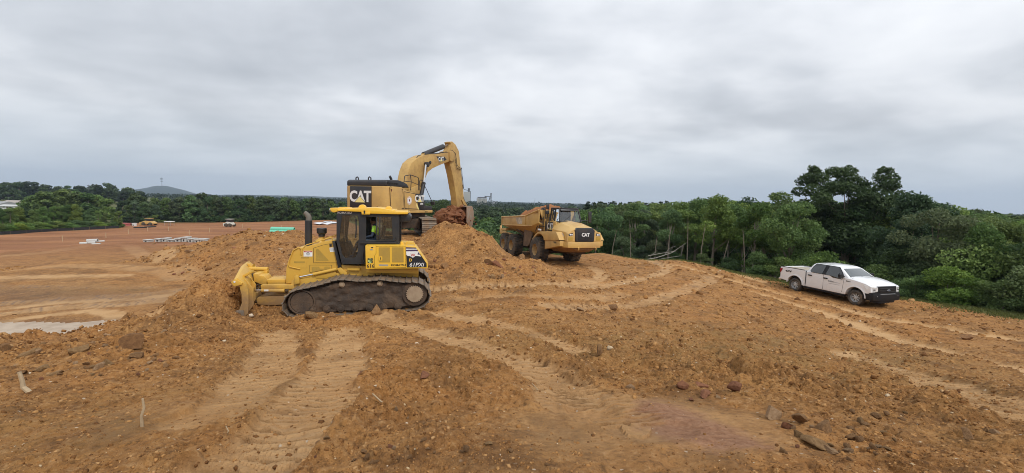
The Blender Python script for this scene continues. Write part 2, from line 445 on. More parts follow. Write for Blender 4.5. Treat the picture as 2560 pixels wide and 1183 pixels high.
# ------------------------------------------------------------------ tracks and rough ground
def pathw(pts): return [tuple(ghit(*p)[:2]) for p in pts]
def path_field(x, y, path, width):
    """signed side distance and arc length to a polyline; inf where far"""
    best = np.full(x.shape, 1e9); arc = np.zeros(x.shape); side = np.zeros(x.shape); s0 = 0
    for (ax, ay), (bx, by) in zip(path[:-1], path[1:]):
        dx, dy = bx - ax, by - ay; Ln = math.hypot(dx, dy) + 1e-9
        t = np.clip(((x - ax) * dx + (y - ay) * dy) / Ln ** 2, 0, 1)
        ex = x - (ax + t * dx); ey = y - (ay + t * dy); d = np.hypot(ex, ey)
        m = d < best
        best = np.where(m, d, best); arc = np.where(m, s0 + t * Ln, arc)
        side = np.where(m, (dx * (y - ay) - dy * (x - ax)) / Ln, side); s0 += Ln
    return best, arc, side
def smooth_path(p, k=5):
    out = []
    for i in range(len(p) - 1):
        a = p[max(0, i - 1)]; b = p[i]; c = p[i + 1]; d = p[min(len(p) - 1, i + 2)]
        for j in range(k):
            t = j / k
            out.append(tuple(0.5 * (2 * b[m] + (c[m] - a[m]) * t + (2 * a[m] - 5 * b[m] + 4 * c[m] - d[m]) * t * t + (3 * b[m] - a[m] - 3 * c[m] + d[m]) * t ** 3) for m in (0, 1)))
    out.append(p[-1]); return out
def smooth_loop(p, k=4):
    n = len(p); out = []
    for i in range(n):
        a, b, c, d = p[i - 1], p[i], p[(i + 1) % n], p[(i + 2) % n]
        for j in range(k):
            t = j / k
            out.append(tuple(0.5 * (2 * b[m] + (c[m] - a[m]) * t + (2 * a[m] - 5 * b[m] + 4 * c[m] - d[m]) * t * t + (3 * b[m] - a[m] - 3 * c[m] + d[m]) * t ** 3) for m in (0, 1)))
    return out
# (pixel path, half width, cleat pitch (0: none), sink, lightness)
LANES = [
    ([(700,832),(692,880),(660,940),(600,1000),(540,1045)], 0.40, 0.20, 0.05, 0.9),
    ([(860,828),(855,880),(835,940),(775,1030),(680,1120),(600,1183)], 0.42, 0.20, 0.06, 1.0),
    ([(960,800),(1060,828),(1180,865),(1290,905),(1390,960),(1440,1010)], 0.43, 0.20, 0.06, 1.0),
    ([(1110,787),(1220,808),(1350,845),(1440,880)], 0.40, 0.20, 0.05, 0.9),
    ([(1390,940),(1500,1010),(1600,1060)], 0.42, 0.22, 0.05, 0.6),
    ([(1075,728),(1200,716),(1350,711),(1480,716),(1580,702),(1650,684),(1668,668),(1630,652),(1560,641)], 0.42, 0.34, 0.07, 1.0),
    ([(1080,748),(1250,742),(1400,744),(1550,736)], 0.5, 0.0, 0.04, 0.5),
    ([(1380,765),(1540,768),(1640,748),(1720,722),(1775,700),(1760,688)], 0.45, 0.34, 0.06, 0.8),
    ([(1480,668),(1505,684),(1490,700),(1440,706)], 0.4, 0.0, 0.05, 0.9),
    ([(1640,660),(1760,680),(1900,722),(2050,758),(2200,796),(2400,828),(2620,862)], 0.5, 0.0, 0.07, 1.1),
    ([(1700,652),(1800,672),(1890,700)], 0.7, 0.0, 0.05, 1.0),
    ([(1900,735),(2050,780),(2200,832),(2330,872),(2450,902),(2620,940)], 0.65, 0.0, 0.08, 1.2),
    ([(2130,890),(2300,945),(2420,990),(2600,1050)], 0.45, 0.3, 0.05, 1.0),
    ([(-60,772),(200,755),(330,747),(450,738)], 0.45, 0.25, 0.06, 0.7),
    ([(-60,800),(150,780),(300,770),(400,762)], 0.4, 0.25, 0.06, 1.1),
    ([(-60,730),(150,732),(380,728)], 0.3, 0.25, 0.04, 0.4),
    ([(-60,786),(150,768),(330,757),(430,750)], 0.33, 0.0, 0.04, 1.35),
    ([(-60,815),(120,800),(260,790),(390,781)], 0.3, 0.0, 0.05, 1.2),
    ([(-60,656),(120,648),(300,640),(420,645)], 0.6, 0.0, 0.05, 0.7),
    ([(-60,715),(120,712),(300,704)], 0.5, 0.0, 0.04, 0.9),
    ([(-60,700),(200,690),(400,678),(460,694)], 0.8, 0.0, 0.05, 0.5),
]
_lanes = [(smooth_path(pathw(p)), w, c, s, l) for p, w, c, s, l in LANES]
EDGE_PX = [-9000, -900, 0, 295, 305, 420, 860, 960, 1040, 1180, 1500, 1700, 1950, 2250, 2560, 3200, 9000]
EDGE_Y = [25, 55, 82, 103, 126, 142, 150, 85, 50, 44, 44.5, 38.5, 29.5, 25.2, 20.5, 14, 6]
PUDDLES = [([(-80,842),(-80,806),(60,806),(180,803),(300,799),(385,802),(400,812),(330,828),(230,838),(120,850),(20,856)], 3.95),
           ([(186,667),(215,661),(262,658),(282,661),(262,668),(222,673),(190,672)], 4.7)]
def fields(x, y):
    """fine relief and surface masks"""
    r = np.hypot(x, y)
    col = np.where(y > 0.5, 1280 + F * x / np.maximum(y, 0.5), np.where(x > 0, 9000, -9000))
    ye = np.interp(col, EDGE_PX, EDGE_Y)
    wob = fbm(x / 6, y / 6, 3, 40) * 1.5 * np.clip(ye / 40, .5, 4)
    dirt = 1 - sstep(-0.6, 0.6, (y - ye + wob) / np.maximum(ye * 0.03, 0.5)) * (y > 0.5)
    z = np.zeros_like(x); comp = np.zeros_like(x); keep = np.ones_like(x); cleat = np.zeros_like(x)
    for path, w, c, sk, li in _lanes:
        xs = [p[0] for p in path]; ys = [p[1] for p in path]
        bb = (x > min(xs) - 2) & (x < max(xs) + 2) & (y > min(ys) - 2) & (y < max(ys) + 2)
        if not bb.any(): continue
        xb, yb = x[bb], y[bb]
        d, arc, side = path_field(xb + fbm(xb * 1.3, yb * 1.3, 4, 61, .6) * 0.26, yb + fbm(xb * 1.3, yb * 1.3, 4, 62, .6) * 0.20, path, w)
        inside = 1 - sstep(w * 0.82, w * 1.12, d)
        rim = np.exp(-((d - w * 1.25) / (w * 0.22)) ** 2)
        patch = np.clip(0.72 + fbm(xb * 1.1, yb * 1.1, 4, 77) * 1.9, 0.03, 1)
        dz = -sk * inside + sk * 0.7 * rim * (0.5 + fbm(xb * 3, yb * 3, 2, 5))
        if c > 0:
            ph = arc / c + side * 0.35 * (1 if c > .3 else 0.12) + fbm(xb * 2.2, yb * 2.2, 3, 12) * 0.4
            t = ph - np.floor(ph)
            tooth = np.clip(np.abs(t - .5) * 2 / .34, 0, 1) ** 1.5 * (.75 + .25 * t)
            amp = 0.10
            dz = dz + inside * patch * amp * (tooth - 0.5)
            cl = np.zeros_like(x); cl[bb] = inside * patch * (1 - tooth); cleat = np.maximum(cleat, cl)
        z[bb] += dz
        cc = np.zeros_like(x); cc[bb] = inside * li * (0.4 + 0.6 * patch); comp = np.maximum(comp, np.minimum(cc, 1.3))
        kk = np.ones_like(x); kk[bb] = 1 - 0.88 * inside * np.clip(patch + 0.25, 0, 1); keep *= kk
    # roughness by place
    hs = heaps_h(x, y)
    rough = 0.55 + 0.35 * fbm(x / 2.2, y / 2.2, 3, 3) + 0.3 * sstep(0.02, 0.3, hs)
    def blob(px, Y, rx, ry, v):
        cx, cy = P2(px, Y); return v * np.exp(-(((x - cx) / rx) ** 2 + ((y - cy) / ry) ** 2))
    rough += blob(200, 7.6, 3, 1.2, .7) + blob(1080, 5, 1.2, 1.6, .5) + blob(1650, 8, 3, 2.5, .35) + blob(2200, 5.5, 3, 2, .5) + blob(1250, 18, 4, 2, .5) + blob(580, 24, 8, 4, .7) + blob(2000, 9, 5, 3, .25) + blob(540, 12.8, 3.2, 3.4, 1.1) + blob(330, 10.5, 3.5, 1.5, .35)
    rough -= blob(780, 6, .9, 3.0, .2) + blob(1700, 4.0, 1.6, 1.1, .9) + blob(100, 20, 12, 6, .30)  + blob(1500, 25, 6, 6, .15) 
    rough = np.clip(rough, 0.06, 1.4)
    far = sstep(26, 60, r)
    rough = rough * (1 - far * 0.8)
    on = (r < 90)
    xr, yr, rr = x[on], y[on], r[on]
    wx = xr + fbm(xr * 1.7, yr * 1.7, 3, 21) * 0.22; wy = yr + fbm(xr * 1.7, yr * 1.7, 3, 22) * 0.22
    zz = np.zeros_like(xr)
    ang = fbm(wx / 0.75, wy / 0.75, 4, 8, 0.55, True)
    zz += ang * 0.045 + fbm(wx / .16, wy / .16, 3, 9, .6, True) * 0.022
    zz += lumps(wx, wy, 0.85, 100, 0.30) * 0.22
    zz += lumps(wx + 5, wy, 0.42, 110, 0.5) * 0.33
    zz += lumps(wx, wy + 3, 0.21, 120, 0.7) * 0.45
    zz += np.where(rr < 16, lumps(wx, wy - 3, 0.105, 130, 0.75) * 0.6, 0)
    zz += np.where(rr < 9, lumps(wx - 3, wy - 3, 0.055, 140, 0.8) * 0.7, 0)
    zr = np.zeros_like(x); zr[on] = zz
    z = z + (zr * 0.95) * rough * keep + fbm(x / 4.5, y / 4.5, 4, 33) * 0.10 * (0.4 + 0.6 * keep) * (1 - far) + fbm(x / 9, y / 9, 3, 34) * 0.25 * far
    # packed earth between the clods
    comp = np.maximum(comp, np.clip((0.42 - rough) * 1.6, 0, 0.75) * (1 - far) * np.clip(0.7 + fbm(x * .8, y * .8, 3, 70), 0, 1))
    red = blob(1700, 4.2, .42, .75, .8) + blob(1800, 3.5, .5, .5, .8)
    red = np.clip((red - .42 + fbm(x * 2.2, y * 2.2, 5, 90, .6) * .55) * 2.6, 0, 1)
    fieldred = sstep(34, 58, r) * (x < 0) * (0.8 + 0.3 * fbm(x / 14, y / 5, 3, 91))
    olive = np.clip(blob(1950, 9.5, 5.5, 3.5, .9) + blob(1450, 8.0, 2, 2, .3) + blob(60, 3.5, 3.0, 1.2, .45) + blob(200, 17, 6, 1.2, .6) + fbm(x / 3, y / 3, 3, 92) * 0.5, 0, 1)
    wet_and_shade = np.clip(cleat * 0.9 + blob(80, 16, 8, 1.3, .45), 0, 1)  # cleat term paints groove shade along with damp; the blob is damp ground
    return z, comp, np.clip(dirt, 0, 1), red, fieldred, olive, wet_and_shade, keep, rough

def fine_off():
    return 0
def build_ground():
    # a fan of quads whose size grows with distance, all round the camera
    th = np.concatenate([np.linspace(-180, -58, 70, endpoint=False), np.linspace(-58, 58, 700), np.linspace(58, 180, 71)[1:]])
    th = np.radians(th)[:-1]                        # azimuth from +Y; last equals first
    rr = np.concatenate([np.linspace(0.25, 2.2, 12, endpoint=False), np.geomspace(2.2, 4, 70, endpoint=False), np.geomspace(4, 13, 400, endpoint=False), np.geomspace(13, 48, 140, endpoint=False), np.geomspace(48, 170, 80, endpoint=False), np.geomspace(170, 6500, 50)])
    T, Rr = np.meshgrid(th, rr)
    X = (np.sin(T) * Rr).ravel(); Y = (np.cos(T) * Rr).ravel()
    Z = land(X, Y)
    dz, comp, dirt, red, fred, olive, wet_and_shade, keep, rough = fields(X, Y)
    rad = np.hypot(X, Y)
    Z = Z + dz * (0.2 + 0.8 * dirt)
    for poly, lvl in PUDDLES:
        P = [atz(*p, CAMZ - lvl) for p in poly]; m = sum((p for p in P), Vector()) / len(P)
        pp = smooth_loop([(p.x, p.y) for p in P], 3); zl = CAMZ - lvl
        bb = (np.abs(X - m.x) < 12) & (np.abs(Y - m.y) < 12)
        xb = X[bb] + fbm(X[bb] * .8, Y[bb] * .8, 3, 55) * .25; yb = Y[bb] + fbm(X[bb] * .8, Y[bb] * .8, 3, 56) * .25
        d = path_field(xb, yb, pp + [pp[0]], 1)[0]; ins = np.zeros(xb.shape, bool); j = len(pp) - 1
        for i in range(len(pp)):
            (x1, y1), (x2, y2) = pp[i], pp[j]
            ins ^= ((y1 > yb) != (y2 > yb)) & (xb < (x2 - x1) * (yb - y1) / (y2 - y1 + 1e-12) + x1); j = i
        sd = np.where(ins, -d, d); near = 1 - sstep(0.0, 1.1, sd)
        zt = zl - 0.035 * sstep(0.05, -0.15, sd) + 0.03 * sstep(0, .3, sd) + dz[bb] * (.15 + .5 * sstep(0, .3, sd))
        zt = np.where(sd < -.1, np.minimum(zt, zl - .016 + .018 * (fbm(xb * 1.2, yb * 2.5, 3, 57) > .28)), np.maximum(zt, zl + .012))
        Z[bb] = Z[bb] * (1 - near) + near * zt; Z[bb] = np.where(sd > .02, np.maximum(Z[bb], zl + .012 * near), Z[bb])
        wet_and_shade[bb] = np.maximum(wet_and_shade[bb], .5 * (1 - sstep(-.1, .5, sd)))
        PUD.append((zl, pp, (m.x, m.y)))
    Z = np.where(rad > 1200, Z * (1 - sstep(1200, 2500, rad)) + sstep(1200, 2500, rad) * -12, Z)
    nt_, nr = len(th), len(rr)
    V = np.stack([X, Y, Z], 1)
    V = np.vstack([V, [[0, 0, Z[:nt_].mean()]]])
    i = np.arange(nr - 1)[:, None] * nt_; j = np.arange(nt_)[None, :]; j2 = (j + 1) % nt_
    quads = np.stack([i + j, i + nt_ + j, i + nt_ + j2, i + j2], -1).reshape(-1, 4)
    jj = np.arange(nt_); tris = np.stack([np.full(nt_, len(V) - 1), jj, (jj + 1) % nt_], 1)
    me = bpy.data.meshes.new('ground')
    me.vertices.add(len(V)); me.vertices.foreach_set('co', V.ravel().astype(np.float32))
    nl = quads.size + tris.size
    me.loops.add(nl); me.loops.foreach_set('vertex_index', np.concatenate([quads.ravel(), tris.ravel()]).astype(np.int32))
    me.polygons.add(len(quads) + len(tris))
    st = np.concatenate([np.arange(len(quads)) * 4, len(quads) * 4 + np.arange(len(tris)) * 3])
    me.polygons.foreach_set('loop_start', st.astype(np.int32))
    me.polygons.foreach_set('use_smooth', np.zeros(len(st), bool))
    me.update(calc_edges=True); me.validate()
    def attr(nm, a, b, c, d):
        at_ = me.color_attributes.new(nm, 'FLOAT_COLOR', 'POINT')
        arr = np.stack([a, b, c, d], 1); arr = np.vstack([arr, arr[:1]])
        at_.data.foreach_set('color', arr.ravel().astype(np.float32))
    attr('maska', comp, dirt, red, np.clip(fred, 0, 1)); attr('maskb', olive, wet_and_shade, np.clip(dz * 4 + .5, 0, 1), rough)
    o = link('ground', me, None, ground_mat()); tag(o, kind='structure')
    return o
PUD = []
def ground_mat():
    m, nt, b = material('earth'); N, L = nt.nodes.new, nt.links.new
    ga = N('ShaderNodeVertexColor'); ga.layer_name = 'maska'; sa = N('ShaderNodeSeparateColor'); L(ga.outputs['Color'], sa.inputs[0])
    gb = N('ShaderNodeVertexColor'); gb.layer_name = 'maskb'; sb = N('ShaderNodeSeparateColor'); L(gb.outputs['Color'], sb.inputs[0])
    tc = N('ShaderNodeTexCoord')
    def noise(sc, det=6, ro=.6, dist=0, off=0):
        n = N('ShaderNodeTexNoise'); n.inputs['Scale'].default_value = sc; n.inputs['Detail'].default_value = det; n.inputs['Roughness'].default_value = ro
        n.inputs['Distortion'].default_value = dist
        if off:
            mp = N('ShaderNodeMapping'); mp.inputs['Location'].default_value = (off, off * 2, 0); L(tc.outputs['Object'], mp.inputs[0]); L(mp.outputs[0], n.inputs['Vector'])
        else: L(tc.outputs['Object'], n.inputs['Vector'])
        return n.outputs['Fac']
    def mr(v, a, bb, c=0., d=1.):
        q = N('ShaderNodeMapRange'); L(v, q.inputs['Value']); q.inputs['From Min'].default_value = a; q.inputs['From Max'].default_value = bb
        q.inputs['To Min'].default_value = c; q.inputs['To Max'].default_value = d; return q.outputs[0]
    def mix(f, A, B):
        q = N('ShaderNodeMix'); q.data_type = 'RGBA'
        if isinstance(f, (int, float)): q.inputs['Factor'].default_value = f
        else: L(f, q.inputs['Factor'])
        for nm, v in (('A', A), ('B', B)):
            if isinstance(v, tuple): q.inputs[nm].default_value = (*v, 1)
            else: L(v, q.inputs[nm])
        return q.outputs['Result']
    def mul(a, c):
        q = N('ShaderNodeMath'); q.operation = 'MULTIPLY'; L(a, q.inputs[0])
        if isinstance(c, (int, float)): q.inputs[1].default_value = c
        else: L(c, q.inputs[1])
        return q.outputs[0]
    nbig = noise(0.35, 4, .6); nmid = noise(2.3, 8, .68, .4); nfine = noise(14, 8, .7, 0, 5); ntiny = noise(70, 4, .7, 0, 3)
    c = mix(mr(nmid, .32, .68), (0.195, 0.087, 0.027), (0.470, 0.240, 0.080))
    c = mix(mr(nbig, .4, .65, 0, .6), c, (0.43, 0.190, 0.052))
    c = mix(mul(mr(nfine, .52, .70, 0, .9), 1.0), c, (0.52, 0.300, 0.130))
    c = mix(mr(nfine, .48, .33, 0, .85), c, (0.095, 0.042, 0.015))
    c = mix(mr(noise(1.1, 5, .65, 0, 21), .50, .64, 0, .62), c, (0.140, 0.068, 0.026))
    # olive-grey clay
    c = mix(mul(sb.outputs['Red'], mr(nmid, .35, .65, .1, .75)), c, (0.235, 0.150, 0.058))
    # packed light clay
    c = mix(mul(sa.outputs['Red'], mr(nmid, .25, .6, .55, 1.0)), c, (0.57, 0.345, 0.160))
    # red clay
    c = mix(mul(sa.outputs['Blue'], .75), c, mix(mr(nfine, .35, .65), (0.24, 0.105, 0.060), (0.40, 0.215, 0.135)))
    # the stripped field far off
    strp = N('ShaderNodeMapping'); strp.inputs['Scale'].default_value = (0.03, 0.16, 1); L(tc.outputs['Object'], strp.inputs[0])
    ns = N('ShaderNodeTexNoise'); ns.inputs['Scale'].default_value = 1.0; ns.inputs['Detail'].default_value = 7; ns.inputs['Roughness'].default_value = .65; L(strp.outputs[0], ns.inputs['Vector'])
    c = mix(mul(ga.outputs['Alpha'], .95), c, mix(mr(ns.outputs['Fac'], .35, .65), (0.175, 0.066, 0.030), (0.37, 0.165, 0.075)))
    # white chert crumbs
    vo = N('ShaderNodeTexVoronoi'); vo.inputs['Scale'].default_value = 16; L(tc.outputs['Object'], vo.inputs['Vector'])
    vs2 = N('ShaderNodeSeparateColor'); L(vo.outputs['Color'], vs2.inputs[0])
    q = mul(mr(vo.outputs['Distance'], .24, .18), mr(vs2.outputs['Red'], .955, .965)); c = mix(mul(q, .8), c, (0.60, 0.50, 0.38))
    # cleat grooves get painted-in shade with their damp; damp mud darkens too
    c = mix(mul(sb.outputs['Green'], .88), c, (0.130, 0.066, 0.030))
    # grass and weeds beyond the earthworks
    g = mix(mr(noise(.8, 6, .7, 0, 9), .35, .65), (0.050, 0.075, 0.018), (0.135, 0.125, 0.045))
    c = mix(sa.outputs['Green'], g, c)
    L(c, b.inputs['Base Color'])
    rg = N('ShaderNodeMath'); rg.operation = 'MULTIPLY_ADD'; L(sb.outputs['Green'], rg.inputs[0]); rg.inputs[1].default_value = -.45; rg.inputs[2].default_value = .93
    L(rg.outputs[0], b.inputs['Roughness']); b.inputs['Specular IOR Level'].default_value = .25
    bp = N('ShaderNodeBump'); bp.inputs['Strength'].default_value = .9; bp.inputs['Distance'].default_value = .05
    hsum = N('ShaderNodeMath'); hsum.operation = 'ADD'; L(nfine, hsum.inputs[0]); L(mul(ntiny, .35), hsum.inputs[1]); L(hsum.outputs[0], bp.inputs['Height'])
    bp2 = N('ShaderNodeBump'); bp2.inputs['Strength'].default_value = .7; bp2.inputs['Distance'].default_value = .09
    L(nmid, bp2.inputs['Height']); L(bp.outputs[0], bp2.inputs['Normal']); L(bp2.outputs[0], b.inputs['Normal'])
    return m
ground = build_ground()
def fine_land(x, y):
    x = np.asarray(x, float); y = np.asarray(y, float)
    d, _, dirt = fields(x, y)[:3]
    return land(x, y) + d * (0.2 + 0.8 * dirt)

def build_puddles():
    m, nt, b = material('muddy_water'); N, L = nt.nodes.new, nt.links.new
    tc = N('ShaderNodeTexCoord'); n = N('ShaderNodeTexNoise'); n.inputs['Scale'].default_value = 1.6; n.inputs['Detail'].default_value = 6; n.inputs['Roughness'].default_value = .65
    L(tc.outputs['Object'], n.inputs['Vector'])
    r = N('ShaderNodeValToRGB'); L(n.outputs['Fac'], r.inputs[0]); r.color_ramp.elements[0].position = .4; r.color_ramp.elements[1].position = .62
    r.color_ramp.elements[0].color = (.36, .27, .19, 1); r.color_ramp.elements[1].color = (.47, .37, .27, 1)
    L(r.outputs[0], b.inputs['Base Color']); b.inputs['Roughness'].default_value = .5; b.inputs['Specular IOR Level'].default_value = .2
    bp = N('ShaderNodeBump'); bp.inputs['Distance'].default_value = .01; bp.inputs['Strength'].default_value = .4; L(n.outputs['Fac'], bp.inputs['Height']); L(bp.outputs[0], b.inputs['Normal'])
    for zl, pp, c in PUD:
        q = [(c[0] + (x - c[0]) * 1.05, c[1] + (y - c[1]) * 1.2, zl) for x, y in pp]
        o_ = MB().add(q, [tuple(range(len(q)))]).build('puddle', m, None, smooth=0); tag(o_, kind='structure')
build_puddles()
# ------------------------------------------------------------------ shared vehicle helpers
def holed(outer, holes, y0, y1):
    """plate in x,z with holes, extruded along y; returns an MB"""
    bm = bmesh.new(); ed = []
    for loop in [outer] + holes:
        vv = [bm.verts.new((p[0], y0, p[1])) for p in loop]
        ed += [bm.edges.new((vv[i], vv[(i + 1) % len(vv)])) for i in range(len(vv))]
    bmesh.ops.triangle_fill(bm, use_beauty=True, edges=ed)
    r_ = bmesh.ops.extrude_face_region(bm, geom=bm.faces[:])
    bmesh.ops.translate(bm, verts=[v for v in r_['geom'] if isinstance(v, bmesh.types.BMVert)], vec=(0, y1 - y0, 0))
    bmesh.ops.recalc_face_normals(bm, faces=bm.faces)
    bm.verts.index_update(); mb = MB()
    mb.add([v.co[:] for v in bm.verts], [tuple(v.index for v in f.verts) for f in bm.faces]); bm.free(); return mb
def rect(x0, z0, x1, z1): return [(x0, z0), (x1, z0), (x1, z1), (x0, z1)]
def circ(cx, cz, r, n=20, a0=0, a1=2 * math.pi, rz=None):
    m = n if abs(a1 - a0) > 6.28 else n + 1
    return [(cx + r * math.cos(a0 + (a1 - a0) * k / n), cz + (rz or r) * math.sin(a0 + (a1 - a0) * k / n)) for k in range(m)]
def inside_poly(x, z, poly):
    c = False; j = len(poly) - 1
    for i in range(len(poly)):
        if (poly[i][1] > z) != (poly[j][1] > z) and x < (poly[j][0] - poly[i][0]) * (z - poly[i][1]) / (poly[j][1] - poly[i][1]) + poly[i][0]: c = not c
        j = i
    return c
def mudface(poly, y, amp, step=0.05, seed=1):
    xs = np.arange(min(p[0] for p in poly), max(p[0] for p in poly) + step, step); zs = np.arange(min(p[1] for p in poly), max(p[1] for p in poly) + step, step)
    X, Zg = np.meshgrid(xs, zs); D = y + (fbm(X * 3, Zg * 4, 4, seed) * 1.6 + lumps(X, Zg, 0.22, seed + 9) * -1.2) * amp
    mb = MB(); n = len(xs); mb.v = [(X.flat[i], D.flat[i], Zg.flat[i]) for i in range(X.size)]
    for r_ in range(len(zs) - 1):
        for c_ in range(n - 1):
            if inside_poly(xs[c_] + step / 2, zs[r_] + step / 2, poly): mb.f.append((r_ * n + c_, r_ * n + c_ + 1, (r_ + 1) * n + c_ + 1, (r_ + 1) * n + c_))
    return mb
def resample(loop, n):
    P = [Vector(p) for p in loop]; P.append(P[0]); L_ = [0]
    for a, b in zip(P[:-1], P[1:]): L_.append(L_[-1] + (b - a).length)
    out = []
    for k in range(n):
        t = L_[-1] * k / n; i = max(j for j in range(len(L_) - 1) if L_[j] <= t)
        out.append(P[i].lerp(P[i + 1], (t - L_[i]) / max(1e-6, L_[i + 1] - L_[i])))
    return out, L_[-1] / n
def crawler(parent, loop, y0, y1, pitch, mat, chain_mat, grouser=0.038, bars=1, name='track_chain'):
    """track chain: one part, its shoes are sub-parts that share one mesh"""
    loop = smooth_loop(loop)
    area = sum(a[0] * b[1] - b[0] * a[1] for a, b in zip(loop, loop[1:] + loop[:1]))
    if area > 0: loop = loop[::-1]                      # clockwise: outward is left of travel
    tot = sum(math.dist(a, b) for a, b in zip(loop, loop[1:] + loop[:1]))
    n = round(tot / pitch); pts, p = resample(loop, n)
    cb = MB(); ch = []
    for i in range(n):
        t = (pts[(i + 1) % n] - pts[i - 1]).normalized(); nrm = Vector((-t.y, t.x)); ch.append((pts[i], nrm))
    ym = (y0 + y1) / 2
    for dy in (-.12, .12):
        rings = [[(q.x - m_.x * .035, ym + dy - .03, q.y - m_.y * .035), (q.x - m_.x * .035, ym + dy + .03, q.y - m_.y * .035),
                  (q.x - m_.x * .13, ym + dy + .03, q.y - m_.y * .13), (q.x - m_.x * .13, ym + dy - .03, q.y - m_.y * .13)] for q, m_ in ch]
        rings.append(rings[0]); cb.loft(rings, caps=False)
    chain = cb.build(name, chain_mat, parent, smooth=0)
    s = MB(); h = p * 0.48; w = (y1 - y0) / 2
    prof = [(-h, -.012), (h, -.030), (h * 1.0, .0), (-h * .55, .004)]
    if bars == 1: prof += [(-h * .72, grouser), (-h * .92, grouser)]
    else: prof = [(-h, -.02), (h, -.02), (h, .03), (h * .8, .035), (h * .7, .0), (h * .12, .0), (h * .06, grouser * .8), (-h * .06, grouser * .8), (-h * .12, 0), (-h * .75, .0), (-h * .82, grouser), (-h, grouser)]
    s.prism(prof, -w, w)
    so = s.build('track_shoe', mat, chain, bevel=0.004, seg=1)
    for i in range(n):
        q, m_ = ch[i]; t = Vector((m_.y, -m_.x)); o = so if i == 0 else so.copy()
        if i: COL.objects.link(o)
        o.parent = chain
        M = Matrix(((t.x, 0, m_.x, q.x), (0, 1, 0, ym), (t.y, 0, m_.y, q.y), (0, 0, 0, 1)))
        if M.to_3x3().determinant() < 0: M = Matrix(((-t.x, 0, m_.x, q.x), (0, 1, 0, ym), (-t.y, 0, m_.y, q.y), (0, 0, 0, 1)))
        o.matrix_local = M @ Matrix.Rotation(random.uniform(-.02, .02), 4, 'Y')
    return chain
def skin_mesh(name, pts, edges, rad, mat, parent, sub=1):
    me = bpy.data.meshes.new(name); me.from_pydata(pts, edges, []); me.update()
    o = bpy.data.objects.new(name, me); COL.objects.link(o)
    md = o.modifiers.new('skin', 'SKIN'); md.use_smooth_shade = True
    if not me.skin_vertices: me.attributes
    for i, r_ in enumerate(rad):
        sv = me.skin_vertices[0].data[i]; sv.radius = r_ if isinstance(r_, tuple) else (r_, r_); sv.use_root = (i == 0)
    sd = o.modifiers.new('sub', 'SUBSURF'); sd.levels = sub; sd.render_levels = sub
    bpy.context.view_layer.update()
    m2 = bpy.data.meshes.new_from_object(o.evaluated_get(bpy.context.evaluated_depsgraph_get()))
    bpy.data.objects.remove(o); m2.name = name; m2.materials.clear(); m2.materials.append(mat)
    m2.polygons.foreach_set('use_smooth', [True] * len(m2.polygons))
    return link(name, m2, parent)
def seam(poly, y, par, w=.012, name='panel_seam'):
    c = (sum(p[0] for p in poly) / len(poly), sum(p[1] for p in poly) / len(poly)); n = len(poly); mb = MB()
    for i in range(n):
        a = Vector(poly[i]); b = Vector(poly[(i + 1) % n]); t = (b - a).normalized(); q = Vector((-t.y, t.x)) * w / 2
        mb.prism([tuple(a - q), tuple(b - q), tuple(b + q), tuple(a + q)], y - .002, y + .004)
    o = mb.build(name, INK, par, smooth=0); o['kind'] = 'stuff'; return o
def decal(name, poly, y, th, mat, parent): return MB().prism(poly, y - th, y).build(name, mat, parent, smooth=0)

KY = paint('komatsu_yellow', (0.80, 0.47, 0.045), 0.38, 0.20, (0.30, 0.18, 0.08), 1.9, mudz=(0.30, 1.30, 1.0), coat=.1)
KYC = paint('cab_yellow', (0.84, 0.50, 0.045), 0.36, 0.06, (0.45, 0.3, 0.12), 2.0, coat=.15)
KYM = paint('yellow_mesh', (0.46, 0.29, 0.045), 0.6, 0.15, (0.24, 0.16, 0.06), 3.0, bump=.01, bscale=160)
BLK = paint('cab_black', (0.022, 0.024, 0.028), 0.42, 0.10, (0.10, 0.075, 0.05), 2.5)
RUB = paint('rubber', (0.03, 0.03, 0.03), 0.75, 0.35, (0.16, 0.11, 0.07), 4)
STEEL = paint('track_steel', (0.20, 0.165, 0.13), 0.5, 0.45, (0.33, 0.205, 0.11), 3.0, metal=0.35, bump=.006)
MUD = paint('caked_mud', (0.060, 0.043, 0.032), 0.9, 0.30, (0.17, 0.105, 0.06), 2.2, bump=.02, bscale=18)
DARK = flat('dark_inside', (0.012, 0.011, 0.010), .8)
CHROME = flat('chrome_rod', (0.75, 0.75, 0.76), 0.16, 1.0)
SILV = flat('silver_grey', (0.42, 0.43, 0.44), 0.4, 0.5)
WHITE = flat('white_decal', (0.78, 0.78, 0.76), 0.5)
INK = flat('black_decal', (0.012, 0.014, 0.02), 0.45)
NAVY = flat('dark_purple_decal', (0.055, 0.03, 0.09), 0.5)
REDD = flat('red_decal', (0.45, 0.05, 0.03), 0.5)
GLASS = glassmat('cab_glass', (0.92, 0.96, 0.95), .35)
SCALLOP = paint('sprocket_face', (0.36, 0.27, 0.18), 0.85, 0.3, (0.22, 0.14, 0.08), 6, bump=.008)

